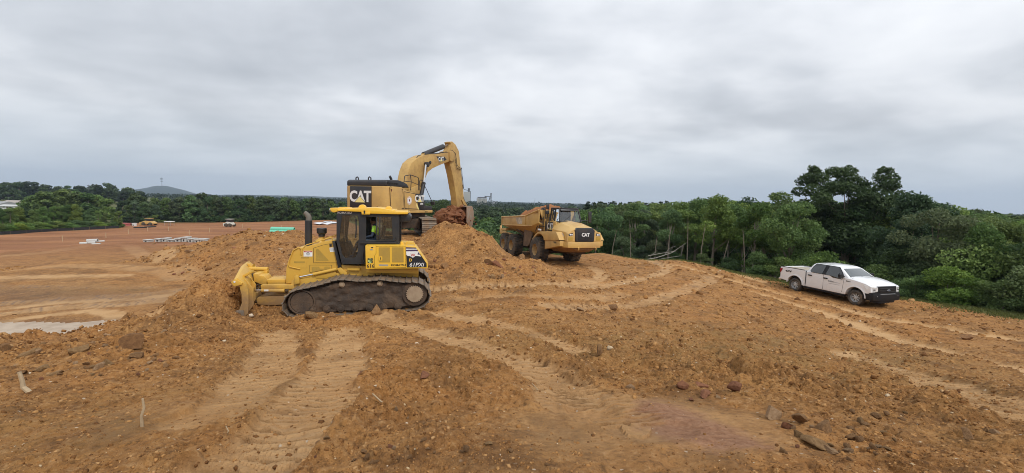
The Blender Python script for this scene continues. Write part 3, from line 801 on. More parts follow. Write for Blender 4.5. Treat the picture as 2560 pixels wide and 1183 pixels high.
def build_dozer():
    A = (560, 480, 3.4786); B = (570, 620, 6.225); C = (700, 520, 6.572); E = (820, 500, 6.227); G = (900, 600, 5.916)
    o = at(893, 791, 12.3)
    fr = Frame(o, DOZ_YAW)
    root = thing('bulldozer', 'yellow bulldozer in side view with black cab and mud-caked tracks, pushing dirt in front', 'bulldozer', fr.M)
    T = lambda crop, pts, y: fr.tr(crop, pts, y)
    # tracks
    near = T(A, [(640,850),(590,868),(545,902),(515,950),(506,1000),(525,1048),(570,1080),(640,1087),(900,1078),(1200,1064),(1500,1046),(1640,1032),(1730,1002),(1782,948),(1790,890),(1765,836),(1720,800),(1650,784),(1560,784),(1460,775),(1360,763),(1260,772),(1160,775),(1060,765),(980,765),(900,786),(800,815),(700,838)], 0.0)
    for y0 in (0.0, 2.14):
        tr = MB().prism([(p[0] * .93, .52 + (p[1] - .5) * .72) for p in T(A, [(600,930),(700,870),(980,800),(1300,800),(1640,830),(1700,950),(1600,1010),(700,1050),(590,1010)], 0)], y0 + .2, y0 + .66)
        frame = tr.build('track_frame', MUD, root, bevel=.02)
        crawler(frame, near, y0, y0 + .86, .19, STEEL, MUD)
        ins = T(A, [(600,955),(640,905),(720,868),(850,835),(960,800),(1060,792),(1350,795),(1500,805),(1600,815),(1640,860),(1660,940),(1620,1000),(1480,1018),(900,1050),(650,1060),(600,1020)], 0)
        mudface(ins, y0 + .14 if y0 == 0 else y0 + .73, .06, .035).build('mud_cake', MUD, frame)
        yy = y0 + (.10 if y0 == 0 else .76); sg = -1 if y0 == 0 else 1
        c = T(A, [(1658, 893)], 0)[0]
        pr = []
        for k in range(26 * 4):
            a = 2 * math.pi * k / (26 * 4); pr.append((c[0] + (.258 if k % 4 in (0, 1) else .232) * math.cos(a), c[1] + (.258 if k % 4 in (0, 1) else .232) * math.sin(a)))
        s1 = MB().prism(circ(c[0], c[1], .37, 28), y0 + .3, yy + .0).build('sprocket', MUD, frame, bevel=.02)
        MB().prism(pr, yy, yy + sg * .05).build('hub_cover', SCALLOP, s1, bevel=.006, seg=1)
        c = T(A, [(668, 968)], 0)[0]
        ring = [Vector((c[0] + .34 * math.cos(a), yy - sg * .01, c[1] + .34 * math.sin(a))) for a in np.linspace(0, 2 * math.pi, 33)]
        MB().tube(ring, .028, 8).prism(circ(c[0], c[1], .30, 24), y0 + .2, yy + sg * .0).build('idler', MUD, frame, bevel=.0)
        for k in range(7):
            c = T(A, [(760 + k * 125, 1032 - k * 4.5)], 0)[0]; MB().prism(circ(c[0], c[1], .105, 16), y0 + .3, yy + sg * .0).prism(circ(c[0], c[1], .05, 12), yy, yy + sg * .03).build('track_roller', MUD, frame, bevel=.01)
        for q in ((1018, 812), (1352, 803)):
            c = T(A, [q], 0)[0]; MB().prism(circ(c[0], c[1], .085, 16), y0 + .3, yy).prism(circ(c[0], c[1], .05, 12), yy, yy + sg * .04).build('carrier_roller', SCALLOP, frame, bevel=.008)
    # hull
    b = MB().prism(T(A, [(560,850),(600,760),(1010,700),(1020,635),(1690,670),(1690,745),(1560,800),(1400,900),(700,960),(560,930)], .92), .92, 2.08)
    b.build('hull', KY, root, bevel=.02)
    MB().prism(T(G, [(-190,425),(0,425),(-10,455),(-185,450)], .80), .80, 1.2).build('step_box', KY, root, bevel=.01)
    MB().prism(T(A, [(1240,672),(1690,672),(1690,712),(1240,702)], .6), .6, 2.4).build('fender_plate', KY, root, bevel=.01)
    # hood
    hp = T(C, [(95,1248),(100,1000),(122,905),(150,830),(215,700),(245,672),(330,655),(400,650),(700,560),(860,525),(905,540),(935,640),(1000,900),(1005,1248)], .98)
    hood = MB().prism(hp, .98, 2.02).build('hood', KY, root, bevel=.035, seg=3)
    pl = T(C, [(555,660),(700,612),(870,578),(905,690),(950,870),(940,900),(555,900)], .98)
    pn = decal('side_panel', pl, .982, .012, KY, hood); seam(pl, .972, hood); seam(T(C, [(490,940),(850,940),(850,1000),(490,1062)], .98), .974, hood, .010)
    decal('mesh_panel', T(C, [(590,690),(610,672),(628,674),(800,860),(795,868),(590,868)], .97), .969, .004, KYM, hood)
    decal('side_panel', T(C, [(490,940),(850,940),(850,1000),(490,1062)], .98), .982, .010, KY, hood)
    decal('mesh_panel', T(C, [(520,965),(640,965),(652,995),(720,998),(735,965),(820,965),(825,1000),(525,1055)], .97), .971, .004, KYM, hood)
    decal('side_panel', T(C, [(215,855),(440,858),(435,985),(200,980)], .98), .982, .008, KY, hood)
    decal('louvre', T(C, [(230,878),(408,878),(408,905),(230,905)], .97), .973, .004, KYM, hood)
    decal('louvre', T(C, [(345,805),(478,805),(478,828),(345,828)], .98), .98, .004, KYM, hood)
    wl = decal('warning_label', T(C, [(388,705),(533,705),(533,798),(388,798)], .98), .98, .004, WHITE, hood)
    decal('label_band', T(C, [(392,709),(529,709),(529,727),(392,727)], .975), .975, .002, REDD, wl)
    q = T(C, [(460, 753)], .975)[0]
    MB().add([], []).prism(circ(q[0], q[1], .045, 20), .9735, .975).build('label_symbol', INK, wl, smooth=0)
    MB().prism(circ(q[0], q[1], .035, 20), .9725, .9735).build('label_symbol', WHITE, wl, smooth=0)
    MB().prism(rect(q[0] - .012, q[1] - .022, q[0] + .012, q[1] + .022), .972, .9725).build('label_symbol', INK, wl, smooth=0)
    q = T(C, [(460, 718)], .972)[0]
    lettering('WARNING', .030, face_M((q[0], .9725, q[1]), (1, 0, 0), (0, 0, 1)), WHITE, wl, depth=.001)
    st = decal('instruction_sticker', T(C, [(812,655),(893,648),(905,718),(822,722)], .97), .97, .004, WHITE, hood)
    for k in range(3): decal('label_line', T(C, [(825,668 + k * 16),(888,662 + k * 16),(890,667 + k * 16),(826,673 + k * 16)], .966), .966, .001, SILV, st)
    decal('latch', T(C, [(812,595),(850,592),(852,635),(815,638)], .97), .97, .01, BLK, hood)
    MB().prism(T(C, [(860,540),(905,548),(1005,930),(1020,1000),(960,1000)], .93), .90, 2.1).build('firewall', BLK, root, bevel=.01)
    def rail(pts, crop, y, r=.016, nm='handrail', m=KY, par=None, both=None):
        for yy in ((y,) if both is None else (y, both)):
            pp = T(crop, pts, y)
            MB().tube([(p[0], yy, p[1]) for p in pp], r, 8).build(nm, m, par or root)
    rail([(358,765),(358,690),(380,655),(432,610),(600,560),(760,510),(835,488),(858,498),(866,545)], C, .98, both=2.0, par=hood)
    rail([(350,770),(350,680),(330,655),(300,652),(215,700),(150,860),(138,930),(160,968),(240,985),(330,1003)], C, .955, par=hood)
    # exhaust and precleaner
    ex = T(C, [(470, 640), (470, 420), (470, 205)], 1.5)
    MB().tube([(p[0], 1.5, p[1]) for p in ex], .107, 16).build('exhaust_stack', BLK, root)
    tp = T(C, [(472,215),(474,165),(458,125),(430,95),(402,72)], 1.5)
    MB().tube([(p[0], 1.5, p[1]) for p in tp], [.085, .083, .078, .07, .062], 14).build('exhaust_elbow', paint('elbow', (.16, .15, .13), .7, .2), root)
    pc = T(C, [(686, 340), (686, 410), (690, 432), (690, 470), (665, 560)], 1.6)
    z = [p[1] for p in pc]; X0 = pc[0][0]; M = Matrix.Translation((X0, 1.6, 0))
    pre = MB().lathe([(.10, z[3]), (.10, z[2]), (.148, z[1]), (.152, z[0] - .0), (.14, z[0] + .02), (.02, z[0] + .025)], M, 24).build('precleaner', BLK, root)
    MB().tube([(pc[3][0], 1.6, z[2]), (pc[3][0], 1.6, z[3] - .04), (pc[4][0], 1.6, pc[4][1])], [.07, .075, .16], 16).build('intake_pipe', KY, root)
    # cab
    out = T(E, [(135,168),(520,190),(1000,215),(1110,228),(1110,700),(590,700),(560,720),(545,1000),(215,1000),(205,960),(130,640)], .74)
    h1 = T(E, [(222,240),(462,240),(478,330),(482,560),(455,840),(430,900),(262,905),(215,850),(172,640),(200,380)], .74)
    h2 = T(E, [(594,262),(985,268),(1008,600),(998,628),(592,626)], .74)
    cab = thing('cab', None, None); cab.parent = root
    for y in (.74, 2.22):
        holed(out, [h1, h2], y, y + .06).build('cab_side', BLK, cab, bevel=.006, seg=1)
        MB().prism(h1, y + .025, y + .031).build('door_glass', GLASS, cab, smooth=0)
        # the front pane of the near window is slid open
        MB().prism(h2 if y > 1 else T(E, [(752,263),(985,268),(1008,600),(998,628),(754,627)], .74), y + .025, y + .031).build('side_window', GLASS, cab, smooth=0)
    MB().prism(T(E, [(745,262),(760,262),(765,622),(748,622)], .73), .725, .76).prism(T(E, [(797,262),(815,262),(812,622),(795,622)], .73), .725, .76).build('window_divider', BLK, cab, bevel=.004)
    MB().prism(T(E, [(505,650),(1060,655),(1060,680),(505,682)], .70), .68, .74).build('grab_bar', BLK, cab, bevel=.008)
    p_ = T(E, [(745, 628), (1045, 628), (1062, 610), (1062, 560)], .71)
    MB().tube([(p[0], .70, p[1]) for p in p_], .012, 8).build('grab_bar', BLK, cab)
    p_ = T(E, [(432, 300), (440, 450), (430, 590)], .71)
    MB().tube([(p[0], .71, p[1]) for p in p_], .018, 8).build('door_handle', BLK, cab)
    p_ = T(E, [(135,168),(130,640),(205,960)], .8); p2 = T(E, [(150,168),(148,640),(222,960)], .8)
    MB().prism([p_[0], p_[1], p_[2], p2[2], p2[1], p2[0]], .81, 2.21).build('windscreen', GLASS, cab, smooth=0)
    for yy in (1.15, 1.85): MB().prism([p_[0], p_[1], p_[2], p2[2], p2[1], p2[0]], yy, yy + .04).build('windscreen_bar', BLK, cab, smooth=0)
    fl = T(E, [(205,955),(560,960),(560,700),(1110,690),(1110,740),(590,760),(580,1003),(215,1003)], .8)
    MB().prism(fl, .80, 2.22).build('cab_floor', BLK, cab)
    rz = T(E, [(1075,225),(1108,225),(1108,700),(1075,700)], .8)
    MB().prism(rz, .80, .95).build('rear_pillar', BLK, cab); MB().prism(rz, 2.05, 2.22).build('rear_pillar', BLK, cab)
    tz = T(E, [(135,160),(1110,215),(1110,240),(135,195)], .8); MB().prism(tz, .8, 2.22).build('headliner', BLK, cab)
    q = T(E, [(258, 200)], .735)[0]
    lettering('KOMATSU', .075, face_M((q[0], .733, q[1]), (1, 0, 0), (0, 0, 1)), WHITE, cab, bold=.025, wide=1.15, depth=.004)
    # seat inside
    sx = T(E, [(640,640),(850,640),(880,560),(900,400),(860,390),(830,560),(640,590)], 1.5)
    MB().prism(sx, 1.22, 1.78).build('seat', paint('seat_cloth', (.05, .055, .06), .8, .2), cab, bevel=.04)
    sx = T(E, [(300,960),(420,960),(380,780),(320,640),(280,650),(300,800)], 1.5)
    MB().prism(sx, 1.1, 1.9).build('dashboard', RUB, cab, bevel=.03)
    # roof
    rf = T(E, [(140,172),(150,150),(250,138),(480,128),(750,120),(900,142),(1040,172),(1065,178),(1240,182),(1256,203),(1235,224),(1060,224),(650,214),(540,188)], .66)
    roof = MB().prism(rf, .66, 2.34).build('roof', KYC, root, bevel=.025)
    lp = T(E, [(30,124),(130,122),(250,130),(262,150),(150,182),(95,196),(62,192),(35,160)], .70)
    [MB().prism(lp, a_, a_ + .25).build('lamp_bracket', KYC, roof, bevel=.02) for a_ in (.70, 2.05)]
    lq = T(E, [(62, 158)], .82)[0]
    [MB().cyl((lq[0] + .02, a_, lq[1]), (lq[0] - .06, a_, lq[1]), .055, .06, 14).build('work_lamp', SILV, roof) for a_ in (.82, 2.18)]
    for (cx, cz, rr) in ((532, 108, 58), (944, 130, 54)):
        q = T(E, [(cx, cz + 20), (cx + rr, cz + 20)], 1.0); r_ = q[1][0] - q[0][0]
        MB().prism([(q[0][0] - r_ * 1.1, q[0][1] - .05)] + circ(q[0][0], q[0][1], r_, 12, math.pi, 0)[::1] + [(q[0][0] + r_ * 1.1, q[0][1] - .05)], .95, 1.25).build('antenna_mount', KYC, roof, bevel=.02)
    rp = T(E, [(530,128),(750,122),(940,150),(1035,155),(1040,175),(540,150)], .72); MB().prism(rp, .8, 2.2).build('roof_duct', KYC, roof, bevel=.02)
    MB().prism(T(E, [(520,185),(655,185),(655,226),(525,226)], .645), .64, .665).build('roof_clip', KYC, roof, bevel=.005)
    decal('keyhole', T(E, [(555,165),(580,165),(580,215),(555,215)], .638), .64, .004, INK, roof)
    p_ = T(E, [(1255, 205), (1258, 90)], .9); MB().cyl((p_[0][0], .9, p_[0][1] - .05), (p_[1][0], .9, p_[1][1]), .006, .004, 6).build('radio_aerial', BLK, roof)
    MB().prism(T(E, [(1085,226),(1262,218),(1296,262),(1280,340),(1110,346)], .85), .85, 2.15).build('air_conditioner', BLK, root, bevel=.03)
    # side tanks
    def tank(y0, y1, ys, nm):
        tp_ = T(G, [(78,82),(400,84),(660,86),(830,96),(1003,350),(1008,408),(1000,420),(85,432)], ys)
        return MB().prism(tp_, y0, y1).build(nm, KYC, root, bevel=.02)
    tk = tank(.32, .96, .32, 'battery_box'); ft_ = tank(2.04, 2.68, .32, 'fuel_tank'); ft_.scale = (.93, 1, .97)
    decal('side_panel', T(G, [(235,92),(672,92),(682,412),(210,418),(210,240),(235,200)], .315), .318, .006, KYC, tk)
    seam(T(G, [(238,95),(670,95),(678,408),(213,414),(213,240),(238,200)], .315), .314, tk, .010)
    for x0, x1 in ((277, 443), (471, 643)): decal('mesh_panel', T(G, [(x0+6,110),(x1-6,110),(x1,116),(x1+3,326),(x1-3,332),(x0+8,332),(x0+2,326),(x0,116)], .31), .311, .004, KYM, tk)
    decal('latch', T(G, [(275,245),(330,245),(330,305),(275,305)], .306), .306, .012, KYC, tk)
    decal('latch', T(G, [(300,258),(312,258),(312,292),(300,292)], .293), .293, .003, INK, tk)
    decal('vent', T(G, [(165,106),(195,106),(195,122),(165,122)], .32), .32, .004, INK, tk)
    decal('vent', T(G, [(152,135),(190,135),(190,152),(152,152)], .32), .32, .004, SILV, tk)
    dk = decal('model_decal', T(G, [(678,108),(826,113),(985,350),(985,404),(692,409)], .32), .32, .003, INK, tk)
    decal('decal_stripe', T(G, [(678,108),(826,113),(890,220),(865,235),(683,232)], .317), .317, .0015, NAVY, dk)
    decal('decal_stripe', T(G, [(679,130),(838,130),(846,143),(679,145)], .3155), .3155, .0015, WHITE, dk)
    decal('decal_stripe', T(G, [(682,170),(700,170),(850,168),(872,172),(890,228),(905,246),(800,232),(687,226)], .3155), .3155, .0015, WHITE, dk)
    decal('decal_stripe', T(G, [(700,186),(730,168),(765,172),(820,166),(852,186),(860,205),(842,240),(820,236),(795,258),(776,262),(740,240),(700,238)], .314), .314, .0015, WHITE, dk)
    decal('decal_stripe', T(G, [(862,178),(890,218),(848,218)], .314), .314, .0015, NAVY, dk)
    def TX(txt, g, h, m, y, par, **k):
        q = T(G, [g], y)[0]; return lettering(txt, h, face_M((q[0], y, q[1]), (1, 0, 0), (0, 0, 1)), m, par, depth=.003, **k)
    TX('W', (783, 228), .13, REDD, .3115, dk, bold=.02)
    TX('D', (748, 300), .12, KYC, .3165, dk, bold=.03)
    TX('61PXi', (835, 370), .165, WHITE, .3165, dk, bold=.012, shear=.2, wide=1.08)
    TX('KOMATSU', (568, 374), .082, INK, .311, tk, bold=.03, wide=1.12)
    TX('616', (155, 388), .145, INK, .319, tk, bold=.018)
    decal('service_label', T(G, [(283,362),(418,364),(416,388),(286,386)], .311), .311, .002, SILV, tk)
    lb = decal('dealer_sticker', T(G, [(112,272),(188,272),(188,342),(112,342)], .32), .32, .003, INK, tk)
    q = T(G, [(150, 307)], .317)[0]; MB().prism(circ(q[0], q[1], .062, 20), .3155, .317).build('sticker_disc', flat('lime_decal', (.55, .72, .25), .5), lb, smooth=0)
    TX('TB', (150, 307), .105, INK, .3150, lb, bold=.03)
    p_ = T(G, [(680,84),(684,42),(695,32),(780,32),(798,42),(806,92)], .4)
    MB().tube([(p[0], .42, p[1]) for p in p_], .014, 8).build('handrail', KYC, tk)
    p_ = T(G, [(600,80),(600,20),(640,20),(655,80)], .8); MB().prism(p_, .7, .85).build('filler_neck', KYC, tk, bevel=.02)
    # lift cylinder
    def seg(crop, a, b_, y, r0, nm, m, par=None, r1=None):
        p = T(crop, [a, b_], y); return MB().cyl((p[0][0], y, p[0][1]), (p[1][0], y, p[1][1]), r0, r1, 14).build(nm, m, par or root)
    for y in (.88, 2.12):
        cy = seg(C, (545,1092), (935,1005), .88 if y < 1 else .88, .05, 'lift_cylinder', KY); cy.location.y = y - .88
        rd = seg(C, (325,1135), (560,1088), .88, .026, 'cylinder_rod', CHROME, cy)
        bk = MB().prism(T(C, [(585,1118),(925,1040),(915,1110),(760,1150),(600,1152)], .93), .90, .93).build('cylinder_guard', KY, cy, bevel=.005)
        MB().prism(T(C, [(240,1183),(235,1130),(265,1100),(310,1105),(330,1240),(240,1250)], .86), .82, .94).build('cylinder_lug', KY, cy, bevel=.02)
    MB().prism(T(C, [(935,995),(1000,975),(1110,1060),(1100,1110),(1000,1085)], .9), .86, .96).build('cylinder_lug', KY, root, bevel=.01)
    # push frame
    MB().prism(T(B, [(510,578),(1020,570),(1040,640),(510,632)], .9), .88, 1.08).prism(T(B, [(510,578),(1020,570),(1040,640),(510,632)], .9), 1.95, 2.12).build('push_arm', KY, root, bevel=.015)
    MB().prism(T(B, [(440,790),(470,765),(700,740),(900,740),(900,880),(640,895),(460,880)], .95), .92, 2.08).build('cross_frame', KY, root, bevel=.04)
    for y in (.84, 2.16):
        c_ = seg(B, (520,662), (880,668), .84, .055, 'tilt_cylinder', KY); c_.location.y = y - .84
        seg(B, (375,660), (530,662), .84, .024, 'cylinder_rod', CHROME, c_)
    decal('service_label', T(B, [(560,648),(630,648),(630,675),(560,675)], .785), .785, .004, WHITE, root)
    MB().prism(T(B, [(390,402),(470,405),(482,430),(555,436),(592,470),(630,566),(512,572),(450,540),(400,535)], 1.25), 1.25, 1.75).build('frame_bracket', KY, root, bevel=.02)
    MB().prism(T(B, [(610,488),(905,486),(905,560),(630,562)], 1.2), 1.15, 1.85).build('frame_box', KY, root, bevel=.02)
    for k, (pp, rr) in enumerate([([(340,420),(330,500),(350,580),(420,600),(480,560),(510,600)], .03), ([(370,400),(385,470),(345,560),(400,620),(460,630)], .028), ([(400,540),(460,545),(500,580),(480,650)], .03), ([(330,540),(400,560),(470,555)], .025)]):
        p_ = T(B, pp, 1.3); MB().tube([(p[0], 1.3 + .06 * k, p[1]) for p in p_], rr, 7).build('hydraulic_hose', RUB, root)
    # blade, far end angled forward
    n0 = T(B, [(108, 482)], -.15)[0]; n1 = T(B, [(290, 216)], 3.1)[0]
    bb = T(B, [(150, 1095)], -.15)[0]
    H = n0[1] - bb[1]
    def prof(base, yy):
        f_ = [(-.12, 1.0), (-.0, .82), (.05, .6), (.05, .38), (-.03, .18), (-.13, .0)]
        k_ = [(.08, .0), (.2, .12), (.22, .4), (.22, .7), (.15, .86), (-.03, 1.02)]
        return [(base[0] + .10 + x, yy, base[1] - H + H * z_) for x, z_ in f_ + k_]
    n1b = (n1[0], n0[1])
    bl = MB().loft([prof(n0, -.15), prof((n0[0] + (n1b[0] - n0[0]) * .5, n0[1] + .10), 1.5), prof(n1b, 3.15)]).build('blade', KY, root, bevel=.01)
    for t in (.08, .3, .5, .7, .92):
        X_ = n0[0] + (n1[0] - n0[0]) * t; Y_ = -.15 + 3.3 * t
        MB().prism([(X_ + .3, bb[1] + .12), (X_ + .42, bb[1] + .3), (X_ + .42, n0[1] - .35), (X_ + .22, n0[1] - .05), (X_ + .18, bb[1] + .1)], Y_, Y_ + .06).build('blade_rib', KY, bl, bevel=.01)
    MB().prism([(n0[0] - .12, bb[1] - .02), (n0[0] - .03, bb[1] - .06), (n0[0] + .22, bb[1] - .02), (n0[0] + .2, bb[1] + .22), (n0[0] + .02, bb[1] + .22)], -.19, -.13).build('end_bit', STEEL, bl, bevel=.008)
    cp = T(B, [(45,532),(105,480),(222,548),(212,575),(90,602)], -.2)
    MB().prism(cp, -.20, -.14).build('end_cap', KY, bl, bevel=.01)
    q = T(B, [(103, 528)], -.2)[0]; MB().prism(circ(q[0], q[1], .025, 12), -.215, -.2).build('bolt', WHITE, bl)
    MB().prism(T(B, [(228,430),(372,348),(386,380),(262,452)], .5), .4, .62).build('blade_gusset', KY, bl, bevel=.01)
    MB().prism(T(B, [(305,240),(350,300),(400,290),(405,250),(380,280),(345,235)], 2.0), 1.9, 2.1).build('blade_gusset', KY, bl, bevel=.01)
    p_ = T(B, [(250, 322), (622, 332)], 1.9); MB().cyl((p_[0][0], 1.9, p_[0][1]), (p_[1][0], 1.9, p_[1][1]), .07, None, 14).build('angle_cylinder', KY, root)
    MB().prism(T(B, [(545,360),(620,350),(606,480),(540,430)], 1.8), 1.75, 1.95).build('frame_bracket', KY, root, bevel=.01)
    MB().prism(T(B, [(250,640),(395,620),(390,680),(300,712),(262,690)], .7), .6, .9).prism(T(B, [(250,720),(400,730),(390,900),(260,920)], .9), .8, 2.2).build('blade_pivot', KY, root, bevel=.03)
    # operator
    J = lambda a, y=1.22: (lambda p: (p[0], y, p[1]))(T(E, [a], y)[0])
    hd = J((712, 335)); nk = J((728, 405)); ch = J((735, 470)); pv = J((750, 610))
    pts = [pv, ch, nk, hd, (hd[0] - .01, 1.22, hd[2] + .10)]
    ed = [(0, 1), (1, 2), (2, 3), (3, 4)]; rad = [(.17, .13), (.19, .13), .06, (.085, .10), (.06, .07)]
    for s_ in (-1, 1):
        k = len(pts); sh = (ch[0], 1.22 + s_ * .19, ch[2] + .10); el = J((690, 560), 1.22 + s_ * .26); ha = J((612, 575), 1.22 + s_ * .2)
        pts += [sh, el, ha]; ed += [(1, k), (k, k + 1), (k + 1, k + 2)]; rad += [.07, .05, .035]
        for q in ((-.02, .02), (0, .0), (.02, -.02)):
            pts.append((ha[0] - .09, ha[1] + q[0], ha[2] + q[1] - .01)); ed.append((k + 2, len(pts) - 1)); rad.append(.012)
        k = len(pts); hp_ = (pv[0] - .02, 1.22 + s_ * .1, pv[2]); kn = J((470, 650), 1.22 + s_ * .18); ft = J((380, 880), 1.22 + s_ * .18)
        pts += [hp_, kn, ft, (ft[0] - .16, ft[1], ft[2] - .02)]; ed += [(0, k), (k, k + 1), (k + 1, k + 2), (k + 2, k + 3)]; rad += [.10, .07, .05, .045]
    op = skin_mesh('person', pts, ed, rad, flat('denim_trousers', (.05, .07, .11), .85), None, 1)
    op.matrix_world = fr.M
    tag(op, 'bulldozer operator in a lime high-visibility shirt seated inside the black cab', 'person')
    skin = flat('brown_skin', (.22, .11, .065), .6); lime = flat('lime_shirt', (.55, 1.0, .10), .7)
    g = MB().lathe([(.02, -.12), (.07, -.09), (.088, -.02), (.09, .05), (.07, .11), (.02, .135)], Matrix.Translation(hd) @ Matrix.Diagonal((1.12, .92, 1, 1)), 16)
    g.add([(hd[0] - .095, 1.205, hd[2] + .01), (hd[0] - .095, 1.2215, hd[2] + .01), (hd[0] - .125, 1.22, hd[2] - .025), (hd[0] - .095, 1.22, hd[2] - .035)], [(0, 1, 2), (1, 3, 2), (3, 0, 2)])
    g.build('face', skin, op)
    MB().lathe([(.094, .02), (.098, .07), (.075, .125), (.02, .148)], Matrix.Translation((hd[0] + .015, 1.22, hd[2])) @ Matrix.Diagonal((1.12, .98, 1, 1)), 16).build('hair', flat('black_hair', (.012, .01, .01), .8), op)
    pts = [(pv[0], 1.22, pv[2] + .05), (ch[0], 1.22, ch[2]), (nk[0], 1.22, nk[2] - .02)]; ed = [(0, 1), (1, 2)]; rad = [(.19, .15), (.215, .15), .075]
    for s_ in (-1, 1):
        k = len(pts); sh = (ch[0], 1.22 + s_ * .19, ch[2] + .10); el = J((690, 560), 1.22 + s_ * .26)
        pts += [sh, tuple(Vector(sh).lerp(Vector(el), .7))]; ed += [(1, k), (k, k + 1)]; rad += [.085, .07]
    skin_mesh('shirt', pts, ed, rad, lime, op, 1)
    return root, fr
dozer, DOZ = build_dozer()
CY = paint('digger_yellow', (0.60, 0.375, 0.115), 0.45, 0.30, (0.36, 0.205, 0.085), .9, coat=.1)
CYD = paint('digger_yellow_dusty', (0.53, 0.335, 0.105), 0.55, 0.35, (0.30, 0.17, 0.07), 1.6)
CBLK = paint('digger_black', (0.020, 0.021, 0.025), 0.4, 0.12, (0.12, 0.08, 0.045), 1.5)
RUST = paint('rusty_mesh', (0.17, 0.06, 0.03), .8, .3, (.08, .03, .02), 6)
LOAD = paint('damp_red_dirt', (0.17, 0.062, 0.026), 0.95, 0.5, (0.27, 0.115, 0.045), 1.8, bump=.05, bscale=9)
def roundel(par, M, r, txt='W'):
    d = MB().prism(circ(0, 0, r, 28), -.004, 0).build('round_decal', WHITE, par, smooth=0); d.matrix_local = M
    rg = MB().prism(circ(0, 0, r * .86, 28), -.006, -.0045).build('decal_ring', REDD, d, smooth=0)
    MB().prism(circ(0, 0, r * .78, 28), -.008, -.0065).build('decal_disc', WHITE, d, smooth=0)
    MB().prism([(-r * .22, r * .3), (-r * .22, -r * .1), (0, -r * .32), (r * .22, -r * .1), (r * .22, r * .3)], -.0095, -.0085).build('decal_shield', NAVY, d, smooth=0)
    lettering(txt, r * .4, face_M((0, -.0102, 0), (1, 0, 0), (0, 0, 1)), REDD, d, depth=.0008, bold=.02)
def cat_logo(par, c, h, xdir, up, m=None, tri=True, w=.95):
    M = face_M(c, xdir, up)
    t = lettering('CAT', h * 1.38, M, m or WHITE, par, bold=.035, depth=.008, wide=w, spacing=.92)
    if tri:
        n = M.to_3x3() @ Vector((0, 0, 1)); k = h
        pts = [(-.62 * k, -.50 * k), (.56 * k, -.50 * k), (-.02 * k, .06 * k)]
        p0 = [M @ Vector((a, b, .006)) for a, b in pts]; p1 = [M @ Vector((a, b, .010)) for a, b in pts]
        ob = MB().loft([[M @ Vector((a * 1.2 - .0, b * 1.12 + .02 * k, .0045)) for a, b in pts], [M @ Vector((a * 1.2, b * 1.12 + .02 * k, .0055)) for a, b in pts]]).build('logo_edge', INK, t, smooth=0)
        MB().loft([p0, p1]).build('logo_triangle', flat('pale_yellow', (.85, .72, .28), .5), t, smooth=0)
    return t
def blob_mesh(n, r, seed, amp=.3, sub=3, flatz=1.0, rot=0.0):
    bm = bmesh.new(); bmesh.ops.create_icosphere(bm, subdivisions=sub, radius=1)
    P = np.array([v.co[:] for v in bm.verts]); 
    d = 1 + amp * (fbm(P[:, 0] * 1.6 + seed, P[:, 1] * 1.6 + P[:, 2] * 1.3, 4, seed) * 1.4) + amp * .5 * fbm(P[:, 2] * 3 + 5, P[:, 0] * 3 - P[:, 1] * 2.4, 3, seed + 3)
    P = P * d[:, None] * np.array(r); P[:, 2] *= flatz
    for v, p in zip(bm.verts, P): v.co = p
    bm.verts.index_update(); mb = MB(); mb.add([v.co[:] for v in bm.verts], [tuple(v.index for v in f.verts) for f in bm.faces]); bm.free(); return mb

